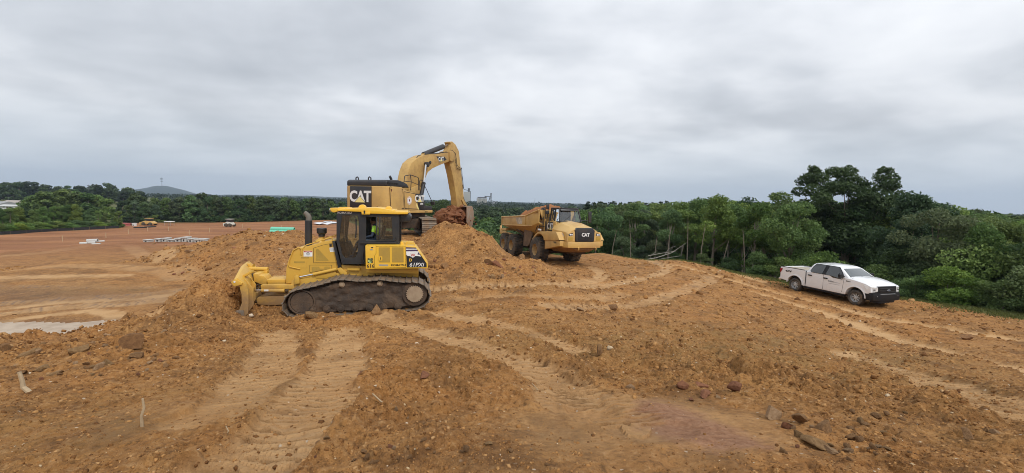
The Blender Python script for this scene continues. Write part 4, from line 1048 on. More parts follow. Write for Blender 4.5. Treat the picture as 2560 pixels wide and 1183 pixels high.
def build_excavator():
    H = (850, 440, 7.392); I = (1000, 340, 4.547)
    yaw = R(90 - 22); oz = CAMZ - 2.22
    fr = Frame(Vector((-7.23, 27.55, oz)), yaw)
    root = thing('excavator', 'tan yellow tracked excavator standing on the dirt bench behind the bulldozer, boom raised', 'excavator', fr.M)
    T = lambda crop, pts, y: fr.tr(crop, pts, y)
    TXp = lambda crop, pts, x: fr.trx(crop, pts, x)
    S = -1.55
    # undercarriage, slewed to face the camera
    car = thing('undercarriage', None, None); car.parent = root
    car.rotation_euler = (0, 0, math.atan2(math.cos(R(-18)), math.sin(R(-18))) - yaw + math.pi)
    loop = []
    for k in range(9): a = math.pi / 2 + math.pi * k / 8; loop.append((-2.2 + .52 * math.cos(a), .56 + .52 * math.sin(a)))
    for k in range(9): a = -math.pi / 2 + math.pi * k / 8; loop.append((2.2 + .52 * math.cos(a), .56 + .52 * math.sin(a)))
    for sgn in (-1, 1):
        yc = sgn * 1.55; f_ = MB().box((0, yc, .56), (4.3, .5, .62)).build('track_frame', MUD, car, bevel=.05)
        crawler(f_, loop, yc - .43, yc + .43, .228, STEEL, MUD, grouser=.035, bars=2)
        for xx in (-2.2, 2.2): MB().prism(circ(xx, .56, .40, 20), yc - .3, yc + .3).build('idler', MUD, f_, bevel=.02)
    MB().box((0, 0, .72), (1.9, 2.4, .62)).build('car_body', MUD, car, bevel=.06)
    MB().lathe([(.75, 1.0), (.78, 1.28)], Matrix.Identity(4), 24).build('swing_ring', RUB, root)
    # turntable deck
    z = lambda px, py, y=S: fr.hit(px, py, 1, y).z
    dk = T(H, [(-150,640),(1000,612),(1705,645),(1700,695),(1250,672),(-150,700)], S)
    zt = T(H, [(1500, 634)], S)[0][1]; zb = T(H, [(1500, 682)], S)[0][1]
    xf = T(H, [(1703, 660)], S)[0][0]
    pl = [(-2.6, -1.5), (xf, -1.58), (xf + .1, -1.5), (xf + .1, 1.5), (xf, 1.58), (-2.6, 1.5)]
    MB().prismz(pl, zb, zt).build('deck', CY, root, bevel=.03)
    MB().box(((xf - 2.4) / 2, 0, zb - .14), (3.2, 2.4, .3)).build('deck_frame', MUD, root, bevel=.04)
    # counterweight
    ztop = T(H, [(900, 190)], S)[0][1]; zbot = zb + .02
    cw = []
    for k in range(9): a = -math.pi / 2 - math.pi / 2 * k / 8; cw.append((-2.72 + .48 * math.cos(a), -1.10 + .48 * math.sin(a)))
    cw += [(-3.22, -.55), (-3.24, 0), (-3.22, .55)]
    for k in range(9): a = math.pi - math.pi / 2 * k / 8; cw.append((-2.72 + .48 * math.cos(a), 1.10 + .48 * math.sin(a)))
    cw += [(-1.9, 1.58), (-1.9, -1.58)]
    cwo = MB().prismz(cw, zbot, ztop).build('counterweight', CY, root, bevel=.05, seg=3)
    pn = TXp(H, [(185,272),(585,212),(576,562),(192,592)], -3.24)
    zz0 = min(p[1] for p in pn) + .04; zz1 = ztop - .02
    y0_, y1_ = (pn[0][0] + pn[3][0]) / 2, (pn[1][0] + pn[2][0]) / 2
    q = MB().prismx([(y0_, zz0), (y1_, zz0), (y1_, zz1), (y0_, zz1)], -3.262, -3.20).build('rear_panel', CBLK, cwo, bevel=.008)
    c = TXp(H, [(372, 388)], -3.265)[0]
    cat_logo(cwo, (-3.266, c[0], c[1]), .62, (0, -1, 0), (0, 0, 1))
    # hood
    zh = TXp(H, [(800, 65)], -3.0)[0][1]
    hd = MB().prism([(-3.12, ztop), (-3.12, zh - .12), (-3.0, zh - .02), (-2.0, zh + .02), (-1.45, zh - .08), (-1.15, zh - .18), (-.95, ztop - .02)], -1.42, 1.42).build('engine_hood', CBLK, root, bevel=.09, seg=3)
    gr = T(H, [(880,110),(1085,128),(1105,180),(880,155)], -1.43)
    for k in range(5):
        x0 = gr[0][0] + (gr[1][0] - gr[0][0]) * k / 5; x1 = gr[0][0] + (gr[1][0] - gr[0][0]) * (k + .82) / 5
        MB().prism([(x0, ztop + .12), (x1, ztop + .12), (x1, zh - .16), (x0, zh - .16)], -1.435, -1.40).build('grille', DARK, hd, smooth=0)
    for (a, b) in ((318, 100), (548, 66)):
        p = TXp(H, [(a, b)], -2.9)[0]
        MB().tube([(-2.9, p[0] - .09, zh - .03), (-2.9, p[0] - .09, zh + .09), (-2.9, p[0], zh + .15), (-2.9, p[0] + .09, zh + .09), (-2.9, p[0] + .09, zh - .03)], .035, 8).build('lifting_eye', CBLK, hd)
    p = T(H, [(945, 20)], -.6)[0]; zz = zh
    MB().tube([(p[0], -.6, zz - .1), (p[0], -.6, zz + .10), (p[0] - .12, -.6, zz + .26)], [.08, .08, .07], 12).build('exhaust_stack', CBLK, hd)
    # body side doors (right and left), stepping down to the front
    t1 = T(H, [(905,190),(1160,236),(1240,278),(1395,322),(1465,625),(925,602)], S)
    sh = [(-1.9, zt), (-1.9, ztop - .01), t1[1], t1[2], t1[3], (t1[4][0] , zt)]
    bd = MB().prism(sh, S, -.62).build('engine_body', CY, root, bevel=.03)
    MB().prism(sh, .62, 1.58).build('engine_body', CY, root, bevel=.03)
    MB().prism([(-1.9, zt), (-1.9, ztop - .01), (-.7, ztop - .05), (-.3, zt + .3), (-.3, zt)], -.62, .62).build('pump_cover', CY, root, bevel=.03)
    decal('side_door', T(H, [(918,200),(1155,248),(1182,600),(935,592)], S), S, .014, CY, bd)
    decal('side_door', T(H, [(1178,292),(1385,330),(1420,560),(1440,612),(1200,602)], S), S, .014, CY, bd)
    seam(T(H, [(918,200),(1155,248),(1182,600),(935,592)], S), S - .014, bd, .03); seam(T(H, [(1178,292),(1385,330),(1420,560),(1440,612),(1200,602)], S), S - .014, bd, .03)
    decal('louvre', T(H, [(935,238),(1115,256),(1133,302),(945,288)], S - .015), S - .015, .006, RUST, bd)
    decal('door_latch', T(H, [(1120,520),(1135,520),(1136,560),(1122,560)], S - .015), S - .015, .008, CBLK, bd)
    decal('stain', T(H, [(760,560),(780,565),(772,588),(756,582)], S), S + .3, .001, RUST, bd)
    c = T(H, [(1283, 455)], S - .02)[0]; roundel(bd, Matrix.Translation((c[0], S - .016, c[1])), .24)
    # black toolbox with decal, then step box
    tb = T(H, [(1402,325),(1540,338),(1568,560),(1570,642),(1465,628)], S)
    tbo = MB().prism([(p[0], p[1]) for p in tb], S - .012, -.75).build('front_box', CBLK, root, bevel=.02)
    decal('decal_stripe', T(H, [(1408,490),(1466,622),(1440,618),(1412,560)], S - .018), S - .014, .003, flat('pale_yellow', (.85, .72, .28), .5), tbo)
    c = T(H, [(1474, 425)], S - .02)[0]; cat_logo(tbo, (c[0], S - .018, c[1]), .40, (1, 0, 0), (0, 0, 1), w=.98)
    c = T(H, [(1508, 520)], S - .02)[0]; lettering('349E', .17, face_M((c[0], S - .02, c[1]), (1, 0, 0), (0, 0, 1)), WHITE, tbo, bold=.02)
    sb = T(H, [(1562,548),(1700,560),(1705,645),(1570,638)], S)
    MB().prism(sb, S, -.8).build('step_box', CBLK, root, bevel=.02)
    c = T(H, [(1600, 664)], S - .05)[0]; lettering('349-04', .10, face_M((c[0], -1.585, c[1] - .0), (1, 0, 0), (0, 0, 1)), INK, root)
    # cab on the far left side
    MB().prism([(-.2, zt), (-.2, zt + 1.55), (.3, zt + 1.75), (1.15, zt + 1.7), (xf - .1, zt + .8), (xf - .05, zt)], .75, 1.6).build('cab', CBLK, root, bevel=.06)
    # railings
    def tb_(pts, y, r, nm, m=CBLK, crop=I, par=None):
        p = T(crop, pts, y); return MB().tube([(a, y, b) for a, b in p], r, 8).build(nm, m, par or root)
    tb_([(38,585),(52,462),(62,452),(120,443),(205,472),(212,490),(212,620)], -1.35, .024, 'handrail')
    tb_([(48,515),(128,522),(208,556)], -1.35, .018, 'handrail')
    tb_([(118,443),(128,520),(120,620)], -1.35, .022, 'handrail')
    tb_([(225,620),(222,510),(238,500),(262,512),(270,545)], -1.30, .02, 'handrail')
    tb_([(278,560),(365,750)], -1.45, .02, 'mirror_arm')
    q = T(I, [(372, 765)], -1.45)[0]; MB().box((q[0], -1.45, q[1]), (.10, .30, .22)).build('mirror', CBLK, root, bevel=.03)
    # boom
    bo = T(I, [(52,625),(62,560),(78,490),(96,400),(130,312),(190,258),(265,222),(330,212),(450,203),(545,190),(600,192),(625,212),(630,245),(608,272),(560,290),(450,332),(370,370),(318,412),(290,480),(258,560),(212,668),(80,668)], -.36)
    boom = MB().prism(bo, -.36, .36).build('boom', CYD, root, bevel=.03)
    for y in (-.50, .38): MB().prism([(p[0], p[1]) for p in T(I, [(90,600),(190,560),(235,600),(215,690),(80,690)], -.36)], y, y + .12).build('boom_foot', CYD, root, bevel=.02)
    bd2 = T(I, [(414,232),(505,236),(530,272),(452,302)], -.36); bdo = decal('boom_decal', bd2, -.36, .004, INK, boom)
    c = T(I, [(468, 266)], -.366)[0]
    up = Vector((T(I, [(476, 240)], -.36)[0][0] - T(I, [(470, 280)], -.36)[0][0], 0, 1.0)).normalized()
    cat_logo(bdo, (c[0], -.366, c[1]), .30, (1, 0, .14), (0, 0, 1), tri=True)
    for g, r_ in (((292, 325), .17), ((346, 302), .11)):
        q = T(I, [g], -.4)[0]; MB().prism(circ(q[0], q[1], r_, 16), -.62 if r_ > .15 else -.42, .62 if r_ > .15 else .42).build('pin_boss', CBLK, boom, bevel=.02)
    for y in (-.56, .56):
        a, b, c_ = T(I, [(292, 328), (270, 530), (240, 680)], -.56)
        cyl = MB().cyl((b[0], y, b[1]), (c_[0], y, c_[1]), .14, None, 14).build('boom_cylinder', CBLK, root)
        MB().cyl((a[0], y, a[1]), (b[0], y, b[1]), .07, None, 12).build('cylinder_rod', CHROME, cyl)
    a, b, c_ = T(I, [(265, 212), (488, 122), (578, 90)], 0)
    cyl = MB().cyl((a[0], 0, a[1]), (b[0], 0, b[1]), .17, .185, 16).build('stick_cylinder', CBLK, boom)
    MB().cyl((b[0], 0, b[1]), (c_[0], 0, c_[1]), .06, None, 10).build('cylinder_rod', STEEL, cyl)
    MB().prism(T(I, [(240,235),(262,200),(300,195),(340,215)], 0), -.14, .14).build('cylinder_lug', CYD, boom, bevel=.02)
    # hoses along the boom top
    for k, (pp, y, r_) in enumerate([([(75,620),(92,500),(112,390),(150,300),(215,245),(300,205),(420,200),(520,182),(590,190)], -.20, .03), ([(88,620),(106,500),(126,395),(160,310),(225,255),(300,222)], -.10, .026),
            ([(70,600),(80,480),(105,370),(145,290),(205,240)], .12, .03), ([(180,262),(205,225),(240,215)], -.2, .025), ([(355,215),(380,200),(420,206),(432,195),(470,206)], -.3, .022), ([(480,205),(500,185),(540,188),(560,175),(600,182)], -.28, .022),
            ([(600,182),(630,200),(640,260),(645,320),(665,355),(700,372)], -.36, .022), ([(565,180),(595,165),(625,195),(632,300),(650,370),(690,380)], -.34, .02), ([(700,360),(706,450),(715,520),(722,600),(712,560)], -.34, .025), ([(722,700),(735,740),(770,790)], -.33, .022)]):
        p = T(I, pp, y); MB().tube([(q[0], y, q[1]) for q in p], r_, 7).build('hydraulic_hose', RUB if k not in (1, 2) else paint('dusty_hose', (.30, .18, .09), .8, .4), boom)
    # dirt lying on the boom back
    # stick
    st = T(I, [(572,72),(600,62),(638,98),(676,175),(690,310),(705,430),(720,560),(732,700),(742,765),(722,805),(652,808),(645,690),(605,450),(567,288),(562,170),(580,118),(583,92)], -.30)
    stick = MB().prism(st, -.26, .26).build('stick', CYD, root, bevel=.03)
    MB().prism(T(I, [(560,178),(600,170),(628,215),(628,262),(590,290),(566,280)], -.42), -.44, .44).build('stick_pivot', CYD, stick, bevel=.02)
    lk = MB().prism(T(I, [(700,725),(725,722),(768,800),(760,822),(730,800)], -.32), -.34, -.26).build('bucket_link', CYD, stick, bevel=.01)
    MB().prism(T(I, [(700,725),(725,722),(768,800),(760,822),(730,800)], -.32), .26, .34).build('bucket_link', CYD, stick, bevel=.01)
    q = T(I, [(724, 802)], -.36)[0]; MB().prism(circ(q[0], q[1], .13, 14), -.42, .42).build('bucket_pin', SILV, stick, bevel=.01)
    # bucket: side plates and curved back, mouth towards the machine, tipping its load
    sp = T(I, [(735,800),(818,818),(828,900),(830,960),(820,1048),(785,1040),(765,930),(745,870)], -.75)
    xc = sum(p[0] for p in sp) / len(sp); zc_ = sum(p[1] for p in sp) / len(sp); zl = min(p[1] for p in sp); zu = max(p[1] for p in sp)
    Hh = zu - zl
    arc = [(xc + .35 - 1.15, zu - .02), (xc + .1, zu + .02), (xc + .38, zu - .22 * Hh), (xc + .42, zu - .55 * Hh), (xc + .25, zu - .85 * Hh), (xc - .1, zl)]
    th = [(a * .96 + (xc - .5) * .04, b * .96 + zc_ * .04) for a, b in arc]
    bk = MB().prism(arc + th[::-1], -.88, .88).build('bucket', STEEL, stick, bevel=.01)
    full = arc + [(xc - .8, zl + .55)]
    for y in (-.92, .88): MB().prism(full, y, y + .05).build('bucket_side', paint('worn_bucket', (.33, .27, .21), .6, .5, (.34, .17, .08), 2.5, metal=.3), bk, bevel=.008)
    for k in range(5): MB().prism([(xc - .12, zl + .02), (xc + .1, zl + .05), (xc - .25, zl - .2)], -.85 + k * .40, -.75 + k * .40).build('bucket_tooth', STEEL, bk, bevel=.01)
    # the load: a red lump in the bucket that breaks up as it falls
    ld = MB(); rnd = random.Random(4)
    L0 = T(I, [(430, 870), (790, 840), (600, 1040)], -.2)
    for k, (a, b, r_) in enumerate([(700, 870, .62), (610, 880, .60), (540, 900, .55), (480, 930, .45), (650, 950, .55), (570, 970, .5), (720, 960, .5), (500, 1000, .4), (640, 1020, .45), (740, 1010, .4)]):
        p = T(I, [(a, b)], -.2)[0]; m_ = blob_mesh(0, (r_ * 1.3, r_, r_ * 1.05), 20 + k, .35, 3)
        ld.add([(v[0] + p[0], v[1] - .1 + rnd.uniform(-.25, .25), v[2] + p[1]) for v in m_.v], m_.f)
    o = ld.build('dirt_load', LOAD, None, smooth=60); o.matrix_world = fr.M
    tag(o, 'dark red dirt pouring out of the excavator bucket over the spoil heap', 'dirt load', kind='stuff')
    cr = MB()
    for k in range(170):
        a = rnd.uniform(415, 800); b = rnd.gauss(960, 70); p = T(I, [(a, b)], -.2)[0]; s_ = rnd.uniform(.03, .10)
        m_ = blob_mesh(0, (s_, s_ * .8, s_ * .7), k, .4, 1); yy = rnd.uniform(-1.0, .5)
        cr.add([(v[0] + p[0], v[1] + yy, v[2] + p[1]) for v in m_.v], m_.f)
    o2 = cr.build('falling_crumbs', LOAD, None, smooth=0); o2.matrix_world = fr.M; tag(o2, 'loose red crumbs falling around the excavator bucket', 'falling dirt', kind='stuff')
    return root, fr
excavator, EXC = build_excavator()
def make_wheel(parent, R_, W, rimr, rimmat, hubmat, lug=24, lugd=.045, y=0.0, name='wheel', spokes=0):
    """wheel with its axle along local y, outer face towards -y"""
    w = thing(name, None, None); w.parent = parent
    h = W / 2; MR = Matrix.Rotation(R(90), 4, 'X')      # local z -> -y
    t = MB().lathe([(rimr, -h * .82), (rimr + .03, -h), (R_ * .80, -h * 1.04), (R_ * .93, -h * .95), (R_ * .965, -h * .78), (R_ * .97, 0), (R_ * .965, h * .78), (R_ * .93, h * .95), (R_ * .80, h * 1.04), (rimr + .03, h), (rimr, h * .82), (rimr * .96, 0)], MR, 36)
    for k in range(lug):
        for sd in (-1, 1):
            a = 2 * math.pi * (k + (.5 if sd > 0 else 0)) / lug; ca, sa = math.cos(a), math.sin(a)
            Mx = Matrix(((ca, 0, -sa, ca * R_ * .965), (0, 1, 0, sd * h * .48), (sa, 0, ca, sa * R_ * .965), (0, 0, 0, 1)))
            Mx = Mx @ Matrix.Rotation(.35 * sd, 4, 'X')
            t.box((0, 0, 0), (.001, .001, .001)); t.v = t.v[:-8]; t.f = t.f[:-6]
            q = [Mx @ Vector((i * lugd, j * h * .46, l * R_ * .055)) for l in (-1, 1) for j in (-1, 1) for i in (-1, 1)]
            t.add(q, [(0, 2, 3, 1), (4, 5, 7, 6), (0, 1, 5, 4), (2, 6, 7, 3), (0, 4, 6, 2), (1, 3, 7, 5)])
    t.build('tyre', TYRE, w, smooth=40)
    if spokes == 0:
        MB().lathe([(.02, h * .30), (rimr * .42, h * .32), (rimr * .46, h * .62), (rimr * .62, h * .62), (rimr * .66, h * .25), (rimr * .9, h * .30), (rimr * .96, h * .80), (rimr * 1.07, h * .98), (rimr * 1.07, h * .80), (rimr * .98, -h * .8), (.02, -h * .8)], MR, 28).build('rim', rimmat, w, smooth=35)
    else:
        rim = MB().lathe([(.02, -h * .1), (rimr * .86, -h * .1), (rimr * .9, h * .55), (rimr * 1.05, h * .95), (rimr * 1.05, h * .75), (rimr * .97, -h * .7), (.02, -h * .7)], MR, 32).build('rim', rimmat, w, smooth=35)
        MB().lathe([(.02, h * .78), (rimr * .28, h * .74), (rimr * .34, h * .5), (rimr * .34, h * .1), (.02, h * .1)], MR, 20).build('hub_cap', hubmat, rim)
        for k in range(spokes):
            a = 2 * math.pi * k / spokes; Mx = Matrix.Rotation(-a, 4, 'Y')
            q = [Mx @ Vector(p) for p in [(rimr * .3, -h * .55, -rimr * .085), (rimr * .3, -h * .55, rimr * .085), (rimr * .88, -h * .40, rimr * .15), (rimr * .88, -h * .40, -rimr * .15),
                                          (rimr * .3, -h * .2, -rimr * .085), (rimr * .3, -h * .2, rimr * .085), (rimr * .88, -h * .1, rimr * .15), (rimr * .88, -h * .1, -rimr * .15)]]
            MB().add(q, [(0, 1, 2, 3), (4, 7, 6, 5), (0, 4, 5, 1), (1, 5, 6, 2), (2, 6, 7, 3), (3, 7, 4, 0)]).build('spoke', hubmat, rim, bevel=.006, seg=1)
    return w
TYRE = paint('dusty_tyre', (0.045, 0.042, 0.038), .85, .55, (.21, .15, .095), 2.5, bump=.006)
TINT = flat('tinted_glass', (.018, .022, .024), .04, spec=.9)
WINDS = flat('windscreen_glass', (.10, .115, .12), .05, spec=.9)

def build_hauler():
    K = (1220, 490, 6.225); Lc = (1330, 500, 8.447); Mc = (1240, 510, 7.8875)
    fr = Frame(Vector((3.37, 31.3, CAMZ - 4.32)), R(-68), R(-1.3), R(-.8))
    root = thing('dump_truck', 'tan yellow articulated dump truck loaded with red dirt, facing the viewer on the haul road', 'dump truck', fr.M)
    T = lambda crop, pts, y: fr.tr(crop, pts, y)
    HY = CY
    def both(fn, nm, m, **k):
        for sg in (1, -1):
            mb = fn()
            if sg < 0: mb.v = [(v[0], -v[1], v[2]) for v in mb.v]
            o = mb.build(nm, m, root, **k)
    # wheels
    w0 = None
    for xx, zz in ((-.31, .90), (-4.95, .86), (-6.80, .84)):
        for yy in (-1.36, 1.36):
            if w0 is None: w = w0 = make_wheel(root, .93, .74, .40, paint('rim_yellow', (.46, .30, .12), .6, .45, (.26, .17, .09), 3), HY, 26, .05)
            else: w = copy_tree(w0, root)
            w.location = (xx, yy, zz)
            w.rotation_euler = (0, 0, math.pi if yy > 0 else 0)
    for xx in (-.31, -4.95, -6.80): MB().cyl((xx, -1.0, .86), (xx, 1.0, .86), .22, None, 14).build('axle', MUD, root)
    MB().box((-5.8, 0, 1.35), (4.6, .9, .5)).build('rear_frame', MUD, root, bevel=.04)
    MB().box((.6, 0, 1.15), (4.6, 1.1, .6)).build('front_frame', MUD, root, bevel=.04)
    MB().cyl((-2.6, 0, .75), (-2.6, 0, 1.8), .45, None, 16).build('articulation_hitch', MUD, root)
    # body
    st = [(-7.25, 2.15, .9, 2.48, 1.72, 3.14), (-5.0, 1.85, .9, 2.5, 1.72, 3.20), (-2.15, 1.75, .9, 2.56, 1.72, 3.30), (-1.0, 2.1, .9, 2.62, 1.66, 3.56), (-.25, 2.6, 1.0, 2.85, 1.50, 3.76)]
    rings = []
    for x, zb, hb, zk, hk, zt in st:
        t = .07; rings.append([(x, -hb, zb), (x, -hk, zk), (x, -hk, zt), (x, -hk + t, zt), (x, -hk + t, zk + .05), (x, -hb + t, zb + .1), (x, hb - t, zb + .1), (x, hk - t, zk + .05), (x, hk - t, zt), (x, hk, zt), (x, hk, zk), (x, hb, zb)])
    body = MB().loft(rings).build('dump_body', HY, root, bevel=.015)
    MB().add([(-.27, -1.48, 3.70), (-.27, 1.48, 3.70), (-.27, 1.0, 2.62), (-.27, -1.0, 2.62), (-.19, -1.48, 3.80), (-.19, 1.48, 3.80), (-.19, 1.0, 2.6), (-.19, -1.0, 2.6)], [(0, 1, 2, 3), (4, 7, 6, 5), (0, 4, 5, 1), (1, 5, 6, 2), (2, 6, 7, 3), (3, 7, 4, 0)]).build('front_wall', HY, body, bevel=.01)
    for yy in (-1, 1):      # rim rails, ribs, tail rails
        MB().tube([(x, yy * (hk + .005), zt + .01) for x, zb, hb, zk, hk, zt in st], .055, 8).build('rim_rail', HY, body)
        MB().tube([(x, yy * (hk + .01), zk) for x, zb, hb, zk, hk, zt in st[:4]], .05, 8).build('side_rail', HY, body)
        MB().box((-2.15, yy * 1.735, 2.93), (.16, .05, .72)).build('body_rib', HY, body, bevel=.01)
        MB().box((-7.18, yy * 1.735, 2.80), (.14, .05, .64)).build('body_rib', HY, body, bevel=.01)
        tl = T(Mc, [(40,535),(60,440),(82,418),(88,520),(180,542),(350,590),(372,604),(340,618),(180,590),(48,578)], -1.28)
        MB().prism([(max(p[0], -9.0) * .97, p[1]) for p in tl], yy * 1.28 - .06, yy * 1.28 + .06).build('tail_rail', HY, body, bevel=.01)
    MB().add([(-7.25, -1.28, 2.2), (-7.25, 1.28, 2.2), (-8.7, 1.28, 2.1), (-8.7, -1.28, 2.1), (-7.25, -1.28, 1.95), (-7.25, 1.28, 1.95), (-8.7, 1.28, 1.9), (-8.7, -1.28, 1.9)], [(0, 1, 2, 3), (4, 7, 6, 5), (0, 4, 5, 1), (1, 5, 6, 2), (2, 6, 7, 3), (3, 7, 4, 0)]).build('tail_chute', HY, body, bevel=.01)
    # worn patch and lifting cylinder, mud guard
    decal('worn_patch', T(Mc, [(392,268),(500,262),(505,300),(520,330),(515,395),(430,400),(400,335)], -1.725), -1.722, .003, paint('worn_paint', (.62, .55, .42), .7, .4), body)
    both(lambda: MB().prism(T(Mc, [(560,440),(640,450),(720,585),(660,800),(620,835),(540,825)], -1.32), -1.34, -1.26), 'mud_guard', paint('muddy_steel', (.15, .105, .07), .9, .6, (.26, .17, .1), 3, bump=.01), bevel=.02)
    cy = T(Mc, [(400, 470), (560, 610)], -1.2); both(lambda: MB().cyl((cy[0][0], -1.2, cy[0][1]), (cy[1][0], -1.2, cy[1][1]), .11, None, 14), 'hoist_cylinder', MUD)
    # front fenders
    fd = T(K, [(650,792),(662,730),(690,662),(735,592),(775,562),(810,552),(1060,560),(1112,690),(866,690),(862,650),(838,608),(800,588),(765,594),(722,650),(692,712),(670,796)], -1.70)
    both(lambda: MB().prism(fd, -1.70, -.98), 'front_fender', HY, bevel=.03)
    lp = [(1.12, 1.80), (3.32, 1.78), (3.32, 1.44), (3.0, 1.40), (1.16, 1.08)]
    both(lambda: MB().prism(lp, -1.64, -1.05), 'fender_skirt', HY, bevel=.02)
    c = T(K, [(1035, 725)], -1.65)[0]; lettering('T 450B', .17, face_M((c[0], -1.645, c[1]), (1, 0, 0), (0, 0, 1)), INK, root, bold=.02)
    # hood
    XF = 3.60
    ring = lambda x, zc, hr, zr, hs, zs, zb: [(x, 0, zc), (x, hr, zr), (x, hs, zs), (x, hs + .0, zb), (x, -hs, zb), (x, -hs, zs), (x, -hr, zr)]
    hood = MB().loft([ring(1.35, 3.10, .84, 3.00, 1.22, 2.50, 1.75), ring(2.2, 2.98, .82, 2.86, 1.28, 2.44, 1.75), ring(3.1, 2.79, .80, 2.69, 1.26, 2.38, 1.75), ring(XF - .03, 2.66, .78, 2.56, 1.20, 2.30, 1.75)]).build('hood', HY, root, bevel=.035, seg=3, smooth=25)
    MB().prismx([(-1.32, 1.75), (1.32, 1.75), (1.24, 2.28), (.80, 2.42), (-.80, 2.42), (-1.24, 2.28)], XF - .3, XF + .03).build('nose_panel', HY, hood, bevel=.03)
    gr = MB().prismx([(-.70, 1.76), (.70, 1.76), (.74, 2.50), (.56, 2.66), (-.56, 2.66), (-.74, 2.50)], XF - .2, XF + .10).build('grille', CBLK, hood, bevel=.05, seg=3)
    MB().prismx([(-.50, 1.84), (.50, 1.84), (.50, 2.36), (-.50, 2.36)], XF + .098, XF + .115).build('grille_mesh', paint('black_mesh', (.012, .012, .014), .7, .05, bump=.01, bscale=120), gr, bevel=.005)
    lettering('CAT', .30, face_M((XF + .125, 0.02, 2.20), (0, 1, 0), (0, 0, 1)), WHITE, gr, bold=.035, depth=.01)
    for yy in (-1, 1):
        hl = MB().prismx([(yy * .86, 2.16), (yy * 1.18, 2.12), (yy * 1.20, 2.26), (yy * .90, 2.32)], XF + .02, XF + .045).build('headlight', INK, hood, bevel=.008)
        for yq in (.96, 1.08): MB().lathe([(.05, 0), (.05, .03), (.01, .035)], Matrix.Translation((XF + .04, yy * yq, 2.21)) @ Matrix.Rotation(R(90), 4, 'Y'), 14).build('lamp_lens', flat('lamp_lens', (.8, .8, .8), .15), hl)
        MB().prismx([(yy * .88, 1.84), (yy * 1.2, 1.84), (yy * 1.2, 2.06), (yy * .88, 2.08)], XF + .02, XF + .04).build('nose_mesh', KYM, hood, bevel=.005)
    c = T(K, [(1156, 628)], -1.26)[0]; roundel(hood, Matrix.Translation((c[0], -1.30, c[1])), .235)
    # cab base with panel
    both(lambda: MB().prism([(-.05, 1.9), (1.5, 1.9), (1.5, 2.95), (1.2, 3.02), (-.05, 3.02)], -1.02, -.75), 'cab_base', HY, bevel=.02)
    dp = MB().prism([(.28, 2.30), (1.10, 2.30), (1.10, 2.93), (.28, 2.96)], -1.04, -1.01).build('side_panel', CBLK, root, bevel=.01)
    cat_logo(dp, (.70, -1.045, 2.62), .42, (1, 0, 0), (0, 0, 1), w=.8)
    # cab
    cab = thing('cab', None, None); cab.parent = root
    P = {'rb': (.20, .82, 3.0), 'fb': (1.72, .84, 3.02), 'ft': (1.42, .74, 3.88), 'rt': (.30, .74, 3.90)}
    post = lambda a, b, r: MB().cyl(a, b, r, None, 6)
    for yy in (-1, 1):
        g = lambda k: (P[k][0], P[k][1] * yy, P[k][2])
        for a, b in (('rb', 'rt'), ('fb', 'ft')): post(g(a), g(b), .06).build('cab_pillar', CBLK, cab)
        mid_b = (.92, .83 * yy, 3.0); mid_t = (.92, .74 * yy, 3.9); post(mid_b, mid_t, .045).build('cab_pillar', CBLK, cab)
        MB().add([g('rb'), g('fb'), g('ft'), g('rt')], [(0, 1, 2, 3)]).build('side_window', GLASS, cab, smooth=0)
    MB().add([(1.72, -.84, 3.02), (1.72, .84, 3.02), (1.42, .74, 3.88), (1.42, -.74, 3.88)], [(0, 1, 2, 3)]).build('windscreen', GLASS, cab, smooth=0)
    MB().add([(.2, -.82, 3.02), (.2, .82, 3.02), (.3, .74, 3.88), (.3, -.74, 3.88)], [(0, 1, 2, 3)]).build('rear_window', TINT, cab, smooth=0)
    MB().prismz([(.22, -.80), (.7, -.86), (1.35, -.82), (1.52, -.6), (1.55, .6), (1.35, .82), (.7, .86), (.22, .80)], 3.86, 3.97).build('cab_roof', CBLK, cab, bevel=.04, seg=3)
    MB().box((1.55, 0, 3.80), (.06, 1.4, .12), Matrix.Rotation(R(-18), 4, 'Y')).build('visor', CBLK, cab, bevel=.01)
    MB().box((.9, 0, 2.96), (1.66, 1.7, .14)).build('cab_floor', CBLK, cab, bevel=.02)
    MB().box((.75, -.0, 3.35), (.35, .5, .7)).build('seat', RUB, cab, bevel=.06)
    MB().tube([(1.75, -.5, 3.06), (1.60, .1, 3.45)], .015, 6).build('wiper', CBLK, cab)
    # mufflers, mirrors, ladder rails
    MB().lathe([(.10, 3.18), (.155, 3.24), (.155, 3.82), (.10, 3.95)], Matrix.Translation((-.35, -1.12, 0)), 16).build('exhaust_muffler', CBLK, root)
    for pp in ([(-.2, -1.15, 3.95), (.05, -1.15, 3.98), (.1, -1.1, 2.3)], [(.0, -1.25, 3.3), (.0, -1.25, 2.2)], [(-.45, -1.3, 3.2), (-.45, -1.35, 2.25)], [(-.85, -1.45, 2.2), (-.45, -1.35, 3.0)],
               [(-.45, -1.33, 3.15), (.0, -1.25, 3.15)], [(-.45, -1.35, 2.6), (.1, -1.2, 2.6)], [(.5, -1.22, 2.3), (.5, -1.22, 3.25), (.9, -1.22, 3.3), (1.0, -1.22, 2.45)],
               [(.1, -1.0, 3.2), (.2, -.95, 4.15)], [(1.2, 1.2, 2.9), (1.2, 1.75, 2.95), (1.2, 1.75, 2.3)], [(1.6, .9, 3.1), (1.55, 1.5, 3.1), (1.5, 1.75, 3.0)], [(1.0, 1.75, 2.3), (1.0, 1.75, 3.4)]):
        MB().tube(pp, .028, 7).build('handrail', CBLK, root)
    MB().tube([(-.1, -1.1, 2.3), (.05, -1.08, 3.15)], .09, 10).build('air_intake', HY, root)
    MB().box((.18, -1.02, 4.02), (.10, .22, .36)).build('mirror', CBLK, root, bevel=.03); MB().box((.22, -1.05, 3.62), (.10, .24, .26)).build('mirror', CBLK, root, bevel=.03)
